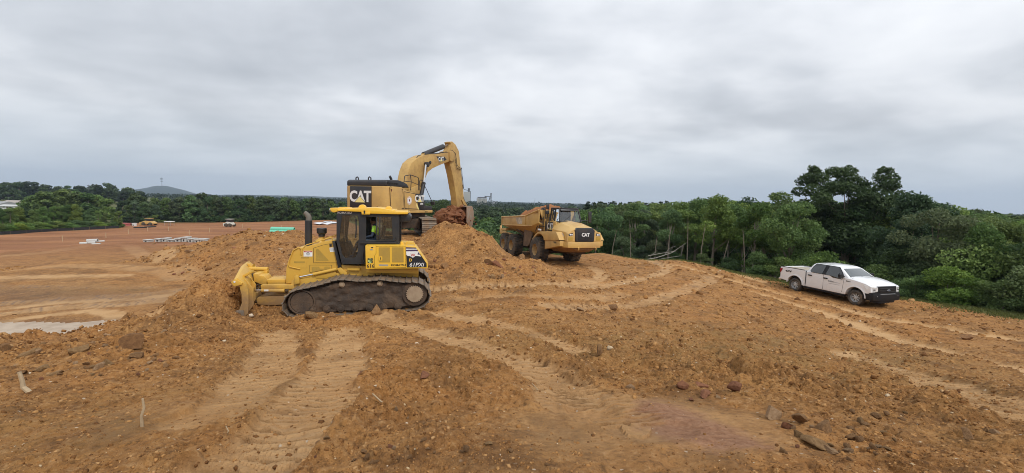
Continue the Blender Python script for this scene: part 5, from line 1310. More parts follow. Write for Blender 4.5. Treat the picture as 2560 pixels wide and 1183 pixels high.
    MB().box((1.35, 1.78, 3.35), (.12, .24, .80)).build('mirror', CBLK, root, bevel=.04)
    for k in range(3): MB().box((.0 - .16 * k, -1.45, 2.36), (.09, .1, .12)).build('fender_lamp', flat('lamp_lens', (.8, .8, .8), .15), root, bevel=.01)
    # bumper and belly
    MB().prismz([(3.2, -1.42), (3.68, -1.22), (3.83, -.6), (3.83, .6), (3.68, 1.22), (3.2, 1.42)], 1.36, 1.74).build('bumper', HY, root, bevel=.03)
    MB().loft([[(1.2, -1.0, .95), (1.2, 1.0, .95), (1.2, 1.4, 1.4), (1.2, -1.4, 1.4)], [(3.0, -.75, 1.0), (3.0, .75, 1.0), (3.0, 1.3, 1.37), (3.0, -1.3, 1.37)], [(3.65, -.6, 1.2), (3.65, .6, 1.2), (3.65, 1.0, 1.37), (3.65, -1.0, 1.37)]]).build('belly_guard', paint('belly', (.30, .17, .07), .8, .4, (.16, .09, .05), 2), root, bevel=.02)
    for yy in (-.55, .75):
        MB().tube([(3.78, yy, 1.40), (3.9, yy, 1.33), (3.88, yy, 1.24), (3.78, yy, 1.22)], .035, 8).build('tow_hook', HY, root)
    # the load
    n = 90; xs = np.linspace(-7.1, -.35, n); ys = np.linspace(-1.62, 1.62, 44); X, Y = np.meshgrid(xs, ys)
    e = np.clip(1 - (np.abs(Y) / 1.62) ** 2.2, 0, 1); prof = np.interp(X, [-7.1, -6.2, -4.6, -3.0, -1.6, -.8, -.35], [2.9, 3.0, 3.45, 3.95, 4.12, 4.02, 3.60])
    Z = np.interp(X, [-7.1, -2.1, -.35], [2.9, 3.2, 3.55]) * (1 - e) + prof * e + fbm(X * 1.2, Y * 1.2, 4, 51) * .22 + lumps(X, Y, .4, 60) * .45 + lumps(X, Y, .2, 70) * .5
    edge = (np.abs(Y) > 1.5); Z = np.where(edge, np.minimum(Z, np.interp(X, [-7.1, -2.1, -.35], [3.08, 3.24, 3.6])), Z)
    hb = MB(); hb.v = [tuple(p) for p in np.stack([X.ravel(), Y.ravel(), Z.ravel()], 1)]
    hb.f = [(r_ * n + c_, r_ * n + c_ + 1, (r_ + 1) * n + c_ + 1, (r_ + 1) * n + c_) for r_ in range(43) for c_ in range(n - 1)]
    o = hb.build('dirt_heap', paint('load_dirt', (.33, .135, .045), .95, .5, (.22, .085, .03), 2.2, bump=.04, bscale=10), None, smooth=60); o.matrix_world = fr.M
    tag(o, 'orange dirt heaped in the body of the articulated dump truck', 'dirt load', kind='stuff')
    return root
hauler = build_hauler()
def build_pickup():
    P = (2030, 640, 8.45); Q = (1940, 640, 9.856)
    fr = Frame(Vector((18.34, 22.9, CAMZ - 5.05)), math.atan2(-3.5, .94))
    root = thing('pickup_truck', 'white four-door pickup truck parked on the sloping dirt by the tree line', 'pickup truck', fr.M)
    WH = paint('white_paint', (.80, .81, .82), .25, .05, (.55, .45, .34), 1.2, mudz=(.30, .70, .25), coat=.6)
    PB = paint('black_plastic', (.012, .012, .014), .55, .06, (.10, .075, .05), 3, spec=.25)
    T = lambda c, pts, y: fr.tr(c, pts, y)
    W = 2.02
    def arch(cx, cz, r, a0, a1, n=12): return [(cx + r * math.cos(R(a0 + (a1 - a0) * k / n)), cz + r * math.sin(R(a0 + (a1 - a0) * k / n))) for k in range(n + 1)]
    FX, RX, HZ = .22, -3.40, .40
    # front body (cab lower + hood)
    lower = [(-2.70, .44), (-2.70, 1.355), (-.20, 1.365), (.25, 1.315), (.70, 1.235), (.98, 1.13), (1.00, .80)] + arch(FX, HZ + .06, .50, 22, 172) + [(-.34, .44)]
    def side_y(z): return .0 if z > .55 else .03
    rings = []
    body = MB().prism(lower, .02, W - .02).build('body', WH, root, bevel=.05, seg=3)
    # crowned hood
    hr = []
    for x, zc, zs, hw in [(-.30, 1.46, 1.36, .93), (.15, 1.44, 1.33, .93), (.60, 1.36, 1.26, .91), (.92, 1.24, 1.17, .86), (1.03, 1.13, 1.10, .80)]:
        hr.append([(x, W / 2 - hw, zs - .06), (x, W / 2 - hw, zs), (x, W / 2 - hw * .8, zs + (zc - zs) * .75), (x, W / 2 - .35, zc - .01), (x, W / 2 + .35, zc - .01), (x, W / 2 + hw * .8, zs + (zc - zs) * .75), (x, W / 2 + hw, zs), (x, W / 2 + hw, zs - .06)])
    MB().loft(hr).build('hood', WH, body, bevel=.012, smooth=40)
    # greenhouse
    def gy(z): return .05 + (z - 1.35) / .55 * .25
    def sy(z, off): return gy(z) - off if z > 1.40 else .012 - off * .8
    zt = 1.90
    gh_ = [[(-2.68, .05, 1.34), (-.14, .05, 1.34), (-.14, W - .05, 1.34), (-2.68, W - .05, 1.34)],
           [(-2.44, gy(1.80), 1.80), (-.78, gy(1.80), 1.80), (-.78, W - gy(1.80), 1.80), (-2.44, W - gy(1.80), 1.80)],
           [(-2.32, .34, zt - .01), (-1.00, .34, zt - .02), (-1.00, W - .34, zt - .02), (-2.32, W - .34, zt - .01)],
           [(-2.1, .6, zt + .03), (-1.2, .6, zt + .03), (-1.2, W - .6, zt + .03), (-2.1, W - .6, zt + .03)]]
    cab = MB().loft(gh_).build('cab', WH, root, bevel=.045, seg=3, smooth=50)
    def sidepanel(pts, off, nm, m, par, mirror=True):
        for sg in ((0, 1) if mirror else (0,)):
            mb = MB(); q = [(x, sy(z, off), z) for x, z in pts] + [(x, sy(z, off) + .05, z) for x, z in pts]
            if sg: q = [(x, W - y, z) for x, y, z in q]
            n = len(pts); mb.add(q, [tuple(range(n)), tuple(range(2 * n - 1, n - 1, -1))] + [(i, i + n, (i + 1) % n + n, (i + 1) % n) for i in range(n)])
            mb.build(nm, m, par, smooth=0)
    allw = T(Q, [(965,188),(1220,228),(1500,272),(1545,295),(1600,360),(1660,440),(1692,500),(1690,565),(1660,578),(1440,532),(1370,482),(1160,445),(905,395),(868,358),(905,260)], .13)
    sidepanel(allw, .010, 'window_trim', PB, cab)
    rw = T(Q, [(970,196),(1205,234),(1175,440),(908,388),(878,355),(912,265)], .13); fw = T(Q, [(1295,250),(1498,280),(1545,305),(1600,375),(1650,450),(1640,560),(1450,528),(1380,478),(1262,455)], .13)
    sidepanel(rw, .016, 'side_window', TINT, cab); sidepanel(fw, .016, 'side_window', TINT, cab)
    bt, tp = (-.155, 1.375), (-.76, 1.785)
    nx = Vector((.42, 0, .60)).normalized() * .012
    q = [Vector((bt[0], .20, bt[1])), Vector((bt[0], W - .20, bt[1])), Vector((tp[0], W - .37, tp[1])), Vector((tp[0], .37, tp[1]))]
    MB().add([p + nx for p in q] + [p - nx * 2 for p in q], [(0, 1, 2, 3), (7, 6, 5, 4), (0, 4, 5, 1), (1, 5, 6, 2), (2, 6, 7, 3), (3, 7, 4, 0)]).build('windscreen', WINDS, cab, bevel=.004)
    for a in (.45, 1.2): MB().tube([(-.10, a, 1.40), (-.18, a + .55, 1.44)], .014, 6).build('wiper', PB, cab)
    MB().box((-.12, W / 2, 1.375), (.12, 1.7, .03), Matrix.Rotation(R(-20), 4, 'Y')).build('cowl', PB, cab, bevel=.01)
    q = [(-2.58, .30, 1.50), (-2.58, W - .30, 1.50), (-2.46, W - .42, 1.78), (-2.46, .42, 1.78)]
    MB().add([(x - .035, y, z) for x, y, z in q] + [(x + .05, y, z) for x, y, z in q], [(0, 1, 2, 3), (7, 6, 5, 4), (0, 4, 5, 1), (1, 5, 6, 2), (2, 6, 7, 3), (3, 7, 4, 0)]).build('rear_window', TINT, cab, smooth=0)
    # bed
    side = [(-4.46, .60), (-4.47, 1.34), (-4.40, 1.385), (-2.74, 1.385), (-2.74, .44), (-2.86, .44)] + arch(RX, HZ + .06, .50, 8, 172) + [(-3.96, .54)]
    for y0 in (.02, W - .12): MB().prism(side, y0, y0 + .10).build('bed_side', WH, root, bevel=.03, seg=3)
    for y0 in (.015, W - .13): MB().prism([(-4.42, 1.375), (-2.76, 1.375), (-2.76, 1.40), (-4.42, 1.40)], y0, y0 + .115).build('bed_rail', PB, root, bevel=.008)
    MB().prism([(-4.48, .60), (-4.49, 1.38), (-4.41, 1.38), (-4.41, .60)], .13, W - .13).build('tailgate', WH, root, bevel=.02)
    MB().prism([(-2.82, .8), (-2.82, 1.37), (-2.75, 1.37), (-2.75, .8)], .13, W - .13).build('bed_front', WH, root, bevel=.01)
    MB().box((-3.6, W / 2, .84), (1.56, W - .3, .06)).build('bed_floor', PB, root)
    MB().box((-3.62, W / 2, 1.30), (1.50, W - .34, .05)).build('bed_cover', paint('tan_cover', (.42, .38, .30), .8, .3), root, bevel=.015)
    # arches: flare lips and dark liners
    for cx in (FX, RX):
        for y0, y1 in ((-.012, .03), (W - .03, W + .012)):
            o_ = arch(cx, HZ + .06, .56, 0, 178, 16); i_ = arch(cx, HZ + .06, .50, 0, 178, 16)
            MB().prism(o_ + i_[::-1], y0, y1).build('wheel_arch', WH, root, bevel=.012)
        MB().prism(arch(cx, HZ + .06, .505, -6, 186, 16), .30, W - .30).build('wheel_well', DARK, root)
    # sills and running boards
    for y0 in (.02, W - .16): MB().prism([(-2.84, .44), (-.34, .44), (-.34, .34), (-2.84, .34)], y0, y0 + .14).build('running_board', PB, root, bevel=.02)
    MB().box((-1.6, W / 2, .40), (4.9, 1.1, .18)).build('chassis', DARK, root, bevel=.02)
    # seams, handles, mirror
    def strip(x, z0, z1, y=.012, w=.007, x2=None): MB().prism([(x, z0), (x + w, z0), ((x2 or x) + w, z1), ((x2 or x), z1)], y, y + .02).build('door_seam', INK, body, smooth=0)
    strip(-1.60, .48, 1.34); strip(-.50, .55, 1.34, x2=-.42); strip(-2.66, .60, 1.34)
    MB().prism([(-2.735, .46), (-2.705, .46), (-2.705, 1.35), (-2.735, 1.35)], .05, W - .05).build('cab_gap', DARK, root, smooth=0)
    for g in ((833, 472), (1218, 548)):
        c = T(Q, [g], 0)[0]; MB().box((c[0], -.005, c[1]), (.24, .05, .065)).build('door_handle', PB, root, bevel=.02)
        MB().box((c[0], W + .005, c[1]), (.24, .05, .065)).build('door_handle', PB, root, bevel=.02)
    for yy in (-.12, W + .12):
        m_ = MB().box((-.52, yy, 1.44), (.13, .27, .20)).build('door_mirror', PB, root, bevel=.04, seg=3)
        MB().box((-.50, .04 if yy < 0 else W - .04, 1.40), (.12, .14, .06)).build('mirror_arm', PB, m_, bevel=.015)
    # face
    MB().prismz([(.92, .02), (1.06, .06), (1.14, .5), (1.16, W / 2), (1.14, W - .5), (1.06, W - .06), (.92, W - .02)], .72, .80).build('bumper_top', PB, root, bevel=.015)
    bp = MB().prismz([(.60, .005), (.95, .0), (1.10, .08), (1.19, .5), (1.21, W / 2), (1.19, W - .5), (1.10, W - .08), (.95, W), (.60, W - .005)], .40, .74).build('front_bumper', PB, root, bevel=.04, seg=3)
    MB().prismz([(.9, .12), (1.12, .5), (1.14, W / 2), (1.12, W - .5), (.9, W - .12)], .28, .41).build('air_dam', PB, bp, bevel=.02)
    MB().prismz([(.98, .36), (1.17, .52), (1.19, W / 2), (1.17, W - .52), (.98, W - .36)], .742, .765).build('chrome_strip', SILV, bp, bevel=.004)
    g = MB().prismz([(.9, .30), (1.085, .36), (1.14, W / 2), (1.085, W - .36), (.9, W - .30)], .77, 1.14).build('grille', PB, root, bevel=.035, seg=3)
    for zz in (.86, .95, 1.04): MB().prismz([(1.05, .46), (1.11, .50), (1.165, W / 2), (1.11, W - .50), (1.05, W - .46)], zz - .018, zz + .018).build('grille_bar', flat('grille_black', (.03, .03, .032), .35), g, bevel=.008)
    em = MB().lathe([(.02, .02), (.075, .018), (.085, .0)], Matrix.Translation((1.165, W / 2, .95)) @ Matrix.Rotation(R(90), 4, 'Y') @ Matrix.Diagonal((.55, 1.3, 1, 1)), 20).build('emblem', SILV, g)
    lettering('Ford', .07, face_M((1.188, W / 2, .95), (0, 1, 0), (0, 0, 1)), flat('emblem_blue', (.02, .05, .16), .3), em, shear=.3, depth=.004)
    for sg in (0, 1):
        hp = [(.62, .01, 1.145), (.98, .05, 1.10), (1.08, .36, 1.10), (1.07, .40, .86), (.98, .07, .84), (.78, .005, .93)]
        if sg: hp = [(x, W - y, z) for x, y, z in hp]
        inn = [(x - .10, y + (.06 if not sg else -.06), z) for x, y, z in hp]
        n = 6; hl = MB().add([(x + .012, y - (.012 if not sg else -.012), z) for x, y, z in hp] + inn, [tuple(range(n)), tuple(range(2 * n - 1, n - 1, -1))] + [(i, i + n, (i + 1) % n + n, (i + 1) % n) for i in range(n)]).build('headlight', flat('headlight_lens', (.78, .79, .78), .12), root, bevel=.008)
        y_ = .17 if not sg else W - .17
        MB().box((1.035, y_ + (.06 if not sg else -.06), .965), (.05, .13, .05), Matrix.Rotation(R(16 if not sg else -16), 4, 'Z')).build('lamp_recess', INK, hl, bevel=.01)
        y2 = .36 if not sg else W - .36
        MB().box((1.115, y2, .64), (.03, .16, .05), Matrix.Rotation(R(20 if not sg else -20), 4, 'Z')).build('fog_lamp', SILV, bp, bevel=.01)
    # tail
    for y0 in (-.006, W - .05):
        MB().prism([(-4.47, 1.02), (-4.49, 1.26), (-4.30, 1.27), (-4.33, 1.18), (-4.40, 1.08), (-4.41, 1.02)], y0, y0 + .056).build('tail_light', flat('tail_red', (.28, .012, .015), .2), root, bevel=.01)
        MB().box((-4.49, y0 + .09, 1.14), (.03, .12, .25)).build('tail_light', flat('tail_red', (.28, .012, .015), .2), root, bevel=.008)
    MB().prismz([(-4.42, .06), (-4.66, .12), (-4.68, W / 2), (-4.66, W - .12), (-4.42, W - .06)], .50, .66).build('rear_bumper', flat('bumper_chrome', (.62, .60, .56), .3, .6), root, bevel=.03)
    # writing
    def TX(txt, c, h, m, crop, **k):
        q = T(crop, [c], .0)[0]; return lettering(txt, h, face_M((q[0], .008, q[1]), (1, 0, 0), (0, 0, 1)), m, root, depth=.006, **k)
    GRY = flat('grey_print', (.22, .23, .25), .6)
    TX('4X4', (297, 372), .16, INK, Q, bold=.03, wide=1.5, shear=.3)
    TX('RSEC', (1350, 628), .10, GRY, Q, bold=.02, wide=1.4)
    c = T(Q, [(1490, 660)], 0)[0]; MB().prism(rect(c[0] - .17, c[1] - .004, c[0] + .17, c[1] + .006), .006, .01).build('print_line', GRY, root, smooth=0)
    c = T(Q, [(1420, 695)], 0)[0]; MB().prism(rect(c[0] - .32, c[1] - .004, c[0] + .30, c[1] + .006), .006, .01).build('print_line', GRY, root, smooth=0)
    TX('Sport', (760, 535), .08, INK, P, bold=.02, shear=.3, wide=1.3)
    # wheels
    rimm = paint('silver_rim', (.55, .55, .54), .4, .15, (.3, .22, .15), 8, metal=.1)
    w0 = None
    for xx in (FX, RX):
        for yy in (.16, W - .16):
            if w0 is None: w = w0 = make_wheel(root, .40, .27, .235, flat('rim_dark', (.30, .30, .30), .5, .2), rimm, 30, .014, spokes=8)
            else: w = copy_tree(w0, root)
            w.location = (xx, yy, HZ); w.rotation_euler = (0, 0, math.pi if yy > 1 else 0)
    MB().cyl((RX, .3, HZ), (RX, W - .3, HZ), .05, None, 8).build('axle', DARK, root)
    return root
pickup = build_pickup()
# ------------------------------------------------------------------ rocks and clods
def rockmat(name, a, b):
    m, nt, bs = material(name); N, L = nt.nodes.new, nt.links.new
    tc = N('ShaderNodeTexCoord'); oi = N('ShaderNodeObjectInfo')
    ad = N('ShaderNodeVectorMath'); ad.operation = 'ADD'; L(tc.outputs['Object'], ad.inputs[0]); L(oi.outputs['Location'], ad.inputs[1])
    n = N('ShaderNodeTexNoise'); n.inputs['Scale'].default_value = 5; n.inputs['Detail'].default_value = 8; n.inputs['Roughness'].default_value = .7; L(ad.outputs[0], n.inputs['Vector'])
    r = N('ShaderNodeValToRGB'); L(n.outputs['Fac'], r.inputs[0]); r.color_ramp.elements[0].position = .33; r.color_ramp.elements[1].position = .68
    r.color_ramp.elements[0].color = (*a, 1); r.color_ramp.elements[1].color = (*b, 1)
    hv = N('ShaderNodeHueSaturation'); L(r.outputs[0], hv.inputs['Color'])
    mr = N('ShaderNodeMapRange'); L(oi.outputs['Random'], mr.inputs['Value']); mr.inputs['To Min'].default_value = .75; mr.inputs['To Max'].default_value = 1.2; L(mr.outputs[0], hv.inputs['Value'])
    L(hv.outputs[0], bs.inputs['Base Color']); bs.inputs['Roughness'].default_value = .92; bs.inputs['Specular IOR Level'].default_value = .2
    n2 = N('ShaderNodeTexNoise'); n2.inputs['Scale'].default_value = 22; n2.inputs['Detail'].default_value = 6; L(ad.outputs[0], n2.inputs['Vector'])
    bp = N('ShaderNodeBump'); bp.inputs['Distance'].default_value = .02; L(n2.outputs['Fac'], bp.inputs['Height']); L(bp.outputs[0], bs.inputs['Normal'])
    return m
ROCK = {'brown': rockmat('brown_rock', (.20, .105, .045), (.38, .215, .10)), 'olive': rockmat('olive_rock', (.21, .120, .052), (.37, .225, .105)),
        'red': rockmat('red_rock', (.21, .085, .045), (.35, .165, .09)), 'pale': rockmat('pale_rock', (.28, .165, .085), (.46, .30, .17)), 'dark': rockmat('dark_rock', (.13, .066, .030), (.27, .140, .060))}
def rock_mesh(seed, sub=2, planes=9, el=(1, .8, .65), rough=.06):
    rnd = np.random.RandomState(seed); bm = bmesh.new(); bmesh.ops.create_icosphere(bm, subdivisions=sub, radius=1)
    P = np.array([v.co[:] for v in bm.verts])
    for _ in range(planes):
        n = rnd.normal(size=3); n /= np.linalg.norm(n); d = rnd.uniform(.32, .78)
        s = P @ n; P = P - np.outer(np.maximum(s - d, 0), n)
    if sub > 1: P *= (1 + rough * fbm(P[:, 0] * 3 + seed, P[:, 1] * 3 + P[:, 2] * 2, 3, seed) * 2)[:, None]
    P = P * np.array(el)
    F = [tuple(v.index for v in f.verts) for f in bm.faces]; bm.free(); return P, F
def rock(px, py, wpx, hpx, kind, label, el=None, seed=0, group=None, sink=.26, name='rock', tilt=0.0, me=None):
    c = ghit(px, py); k = c.y / F; w = wpx * k / 2; h = hpx * k / 2
    if me is None:
        rnd = random.Random(seed); P, Fc = rock_mesh(seed, 3 if wpx > 22 else 2, 15, rough=.035)
        m = bpy.data.meshes.new(name); m.from_pydata([tuple(p) for p in P], [], Fc); m.materials.append(ROCK[kind]); 
        me = m
    o = link(name, me); z = float(fine_land([c.x], [c.y])[0])
    o.location = (c.x, c.y + w * .4, z + h * (.65 - sink)); o.scale = (w * 1.05, w * .9, h * 1.6 if el is None else h * el)
    o.rotation_euler = (random.uniform(-.2, .2) + tilt, random.uniform(-.2, .2), (seed * 1.7) % 6.28)
    tag(o, label, 'rock', group); return o
NAMED = [
    (768, 806, 62, 44, 'olive', 'largest pale olive boulder lying in front of the bulldozer track'), (832, 797, 26, 20, 'brown', 'round orange-brown rock just right of the pale boulder by the track'),
    (812, 804, 30, 14, 'dark', 'flat dark rock between the pale boulder and the round rock'), (938, 790, 40, 38, 'brown', 'pointed brown rock leaning against the middle of the bulldozer track'),
    (990, 793, 14, 12, 'brown', 'small rock right of the pointed rock near the sprocket'), (1012, 792, 15, 13, 'brown', 'small rounded rock under the rear sprocket'),
    (189, 892, 74, 40, 'olive', 'wide grey-olive rock with a shaded underside on the left berm'), (318, 882, 82, 52, 'dark', 'big dark brown boulder on the crest of the left berm'),
    (264, 860, 32, 22, 'pale', 'pale rock on the berm crest left of the big dark boulder'), (52, 905, 56, 30, 'olive', 'rounded tan boulder at the far left of the berm'),
    (8, 893, 36, 50, 'brown', 'brown boulder cut by the left edge of the photo'), (95, 930, 60, 20, 'olive', 'long flat grey-tan rock like a root on the left berm'), (130, 938, 50, 18, 'olive', 'second long flat tan rock overlapping the first on the left berm'),
    (240, 932, 40, 22, 'pale', 'pale flat-topped rock low on the berm face'), (262, 922, 40, 26, 'olive', 'grey rounded rock behind the pale flat-topped rock'), (405, 860, 42, 26, 'pale', 'pale rock standing on the berm toward the blade'),
    (45, 938, 36, 20, 'brown', 'brown rock at the foot of the tan boulder'), (400, 920, 18, 18, 'red', 'small reddish rock low on the berm'), (436, 914, 20, 15, 'brown', 'small brown rock beside the reddish one on the berm'),
    (225, 868, 30, 18, 'brown', 'brown rock left of the pale crest rock'), (335, 905, 46, 22, 'brown', 'brown rock right below the big dark boulder'), (480, 764, 12, 10, 'pale', 'pale cobble on the heap before the blade'), (530, 800, 14, 10, 'pale', 'flat pale cobble at the foot of the heap before the blade'),
    (900, 948, 30, 20, 'red', 'dark red angular stone on the central clod ridge'), (1058, 965, 56, 22, 'red', 'flat purple-brown slab on the central clod ridge'), (988, 1040, 15, 24, 'pale', 'upright tan chip below the flat slab'), (1019, 1050, 16, 12, 'pale', 'small pale stone beside the upright chip'),
    (1710, 985, 46, 34, 'red', 'leftmost red clay slab of the broken pile by the puddle-smooth patch'), (1752, 975, 44, 22, 'red', 'uppermost red slab of the broken slab pile'), (1765, 998, 50, 24, 'red', 'right red slab of the broken slab pile'),
    (1730, 1003, 24, 12, 'red', 'small red slab at the foot of the slab pile'), (1795, 1003, 26, 12, 'pale', 'thin tan slab right of the slab pile'), (1838, 990, 60, 34, 'red', 'smooth red-brown lump right of the slab pile'),
    (1940, 1050, 70, 56, 'pale', 'large split block with a pale flat top beside the smooth patch'), (1968, 1078, 44, 34, 'red', 'pink slab below the large split block'), (2010, 1072, 60, 52, 'brown', 'brown angular block right of the pink slab'),
    (2065, 1085, 64, 44, 'brown', 'brown block at the centre of the cracked ridge'), (2050, 1120, 90, 34, 'olive', 'long olive slab along the crack at lower right'), (2140, 1105, 46, 30, 'brown', 'broad brown block right of the cracked ridge'), (2085, 1145, 46, 34, 'pale', 'pale block below the long olive slab'),
    (2130, 812, 20, 12, 'dark', 'small dark rock on the slope below the pickup truck'), (2076, 822, 18, 10, 'dark', 'smaller dark rock left of the other dark rock below the pickup truck'), (2425, 852, 56, 24, 'dark', 'dark lump beside the pale wheel track at far right'),
    (2490, 1112, 34, 34, 'pale', 'round tan rock near the right edge of the photo'), (2430, 1120, 60, 26, 'brown', 'brown rock left of the round tan rock near the right edge'), (2465, 1105, 18, 22, 'brown', 'narrow brown rock pressed against the round tan rock'),
    (1500, 905, 38, 40, 'brown', 'slab tilted on edge at the left end of the olive clod ridge'), (1582, 975, 34, 22, 'pale', 'pale flat chunk below the olive clod ridge'), (1450, 776, 34, 18, 'pale', 'tan rock in the berm across the middle of the lot'), (1535, 778, 48, 26, 'dark', 'dark brown clump at the right end of the middle berm'), (1370, 780, 20, 12, 'dark', 'small dark stone at the left of the middle berm'),
    (1112, 672, 30, 24, 'brown', 'cracked brown block on the left foot of the spoil heap'), (1222, 672, 34, 22, 'dark', 'dark brown slab low on the spoil heap'), (1245, 672, 38, 26, 'red', 'large red-brown rock low on the spoil heap'), (1232, 702, 22, 22, 'olive', 'grey-green round rock at the foot of the spoil heap'),
    (1254, 703, 18, 20, 'pale', 'pale upright rock at the foot of the spoil heap'), (1306, 652, 22, 24, 'brown', 'rounded rock near the front wheel of the dump truck'), (1286, 676, 22, 16, 'pale', 'tan rock on the right flank of the spoil heap'), (1190, 692, 20, 18, 'brown', 'squarish brown rock left of the dark slab on the spoil heap'),
    (1384, 692, 30, 16, 'brown', 'low brown mound rock right of the spoil heap'), (1170, 668, 16, 14, 'brown', 'small brown rock mid-height on the spoil heap'), (1340, 690, 18, 12, 'pale', 'pale flat rock between the spoil heap and the wheel track'), (1214, 590, 14, 12, 'brown', 'rock perched on the right shoulder of the spoil heap'),
    (650, 588, 24, 12, 'brown', 'lump on the crest of the spoil ridge behind the exhaust stack'), (475, 634, 30, 12, 'pale', 'flat tan slab on the spoil ridge left of the bulldozer'), (700, 628, 22, 10, 'pale', 'pale slab on the spoil ridge behind the hood'),
]
def clod_proto(seed):
    rnd = np.random.RandomState(seed); P = np.array([(i, j, k) for k in (-1, 1) for j in (-1, 1) for i in (-1, 1)], float) * .72
    P += rnd.uniform(-.38, .38, P.shape); P[4:, :2] *= rnd.uniform(.55, .9); P *= np.array([1.1, .85, .62])
    Q = [(0, 2, 3, 1), (4, 5, 7, 6), (0, 1, 5, 4), (2, 6, 7, 3), (0, 4, 6, 2), (1, 3, 7, 5)]
    return P, [t for q in Q for t in ((q[0], q[1], q[2]), (q[0], q[2], q[3]))]
def build_rocks():
    for i, (px, py, w, h, k, lab) in enumerate(NAMED):
        rock(px, py, w, h, k, lab, seed=i + 1)
    small = {}
    for k in ROCK:
        small[k] = []
        for s_ in range(3):
            P, Fc = rock_mesh(200 + s_, 2, 13, rough=.03); m = bpy.data.meshes.new('rock'); m.from_pydata([tuple(p) for p in P], [], Fc); m.materials.append(ROCK[k]); small[k].append(m)
    rnd = random.Random(11)
    areas = [((20, 870), (420, 960), 60, 'brown rock half buried in the left berm', 'rocks along the left berm', (8, 24)),
             ((1070, 640), (1400, 705), 60, 'brown rock in the loose dirt of the spoil heap', 'rocks on the spoil heap', (6, 15)),
             ((380, 600), (760, 690), 60, 'tan rock in the spoil ridge behind the bulldozer', 'rocks on the spoil ridge', (6, 15)),
             ((1950, 1040), (2300, 1170), 30, 'brown chunk along the cracked ridge', 'chunks along the cracked ridge', (14, 36)),
             ((780, 1110), (1400, 1178), 26, 'brown clod at the bottom edge of the photo', 'clods at the bottom edge', (14, 32))]
    for (x0, y0), (x1, y1), n, lab, grp, (s0, s1) in areas:
        for _ in range(n):
            k = rnd.choice(['brown', 'brown', 'brown', 'pale', 'olive', 'red']); w = rnd.uniform(s0, s1)
            rock(rnd.uniform(x0, x1), rnd.uniform(y0, y1), w, w * rnd.uniform(.5, .8), k, lab, seed=rnd.randrange(999), group=grp, me=rnd.choice(small[k]))
    # clods nobody could count: one mesh
    rs = np.random.RandomState(5); N_ = 68000
    px = rs.uniform(-60, 2620, N_ * 3); t = rs.uniform(0, 1, N_ * 3); Y = 2.3 * (34 / 2.3) ** (t ** 1.25)
    X = (px - 1280) / F * Y
    keepm = np.ones(len(X), bool); z = fine_land(X, Y); fz = fields(X, Y); rough, keep, dirt = fz[8], fz[7], fz[2]
    dens = np.clip(.22 + 1.0 * (rough - .25) + .6 * fbm(X / 1.2, Y / 1.2, 3, 88), .02, 1) * (.28 + .72 * keep) * (dirt > .8)
    sel = np.where(rs.uniform(0, 1, len(X)) < dens)[0][:N_]
    for p_ in PADS: 
        u = (X[sel] - p_[0]) * math.cos(p_[2]) + (Y[sel] - p_[1]) * math.sin(p_[2]); v = -(X[sel] - p_[0]) * math.sin(p_[2]) + (Y[sel] - p_[1]) * math.cos(p_[2])
        sel = sel[~((np.abs(u) < p_[3] - .3) & (np.abs(v) < p_[4] - .3))]
    for zl, pp, c_ in PUD:
        sel = sel[[not inside_poly(c_[0] + (a - c_[0]) * .95, c_[1] + (b - c_[1]) * .95, pp) for a, b in zip(X[sel], Y[sel])]]
    X, Y, z = X[sel], Y[sel], z[sel]; n = len(X)
    size = np.minimum(np.maximum(rs.gamma(1.25, 1.0, n) * 2.7, 1.6), 18) * Y / F * .5
    protos = [clod_proto(400 + i) for i in range(6)]; Vs, Fs, Ts = [], [], []; off = 0
    bm = protos[0][1]; Fa = np.array(bm)
    for i in range(6):
        ii = np.where(np.arange(n) % 6 == i)[0]; P = protos[i][0]; m = len(ii)
        a = rs.uniform(0, 6.28, m); c, s_ = np.cos(a), np.sin(a); tl = rs.uniform(-.5, .5, m)
        Q = np.repeat(P[None], m, 0).copy(); x_, y_, z_ = Q[..., 0].copy(), Q[..., 1].copy(), Q[..., 2].copy()
        z2 = z_ * np.cos(tl)[:, None] + x_ * np.sin(tl)[:, None]; x2 = x_ * np.cos(tl)[:, None] - z_ * np.sin(tl)[:, None]
        Q[..., 0] = (x2 * c[:, None] - y_ * s_[:, None]) * size[ii, None] + X[ii, None]; Q[..., 1] = (x2 * s_[:, None] + y_ * c[:, None]) * size[ii, None] + Y[ii, None]
        Q[..., 2] = z2 * size[ii, None] + z[ii, None] - size[ii, None] * .08
        Vs.append(Q.reshape(-1, 3)); Fs.append((Fa[None] + (np.arange(m) * len(P))[:, None, None] + off).reshape(-1, 3)); off += m * len(P)
        Ts.append(np.repeat(rs.uniform(0, 1, m), len(P)))
    V = np.vstack(Vs); Fc = np.vstack(Fs); T_ = np.concatenate(Ts)
    me = bpy.data.meshes.new('loose_clods'); me.vertices.add(len(V)); me.vertices.foreach_set('co', V.ravel().astype(np.float32))
    me.loops.add(Fc.size); me.loops.foreach_set('vertex_index', Fc.ravel().astype(np.int32)); me.polygons.add(len(Fc)); me.polygons.foreach_set('loop_start', (np.arange(len(Fc)) * 3).astype(np.int32))
    me.update(calc_edges=True)
    ca = me.color_attributes.new('tone', 'FLOAT_COLOR', 'POINT'); ca.data.foreach_set('color', np.repeat(T_, 4).astype(np.float32))
    m, nt, bs = material('clod_soil'); N2, L = nt.nodes.new, nt.links.new
    vc = N2('ShaderNodeVertexColor'); vc.layer_name = 'tone'; r = N2('ShaderNodeValToRGB'); L(vc.outputs['Color'], r.inputs[0]); e = r.color_ramp.elements
    e[0].position = 0; e[0].color = (.13, .058, .021, 1); e[1].position = 1.0; e[1].color = (.66, .55, .42, 1)
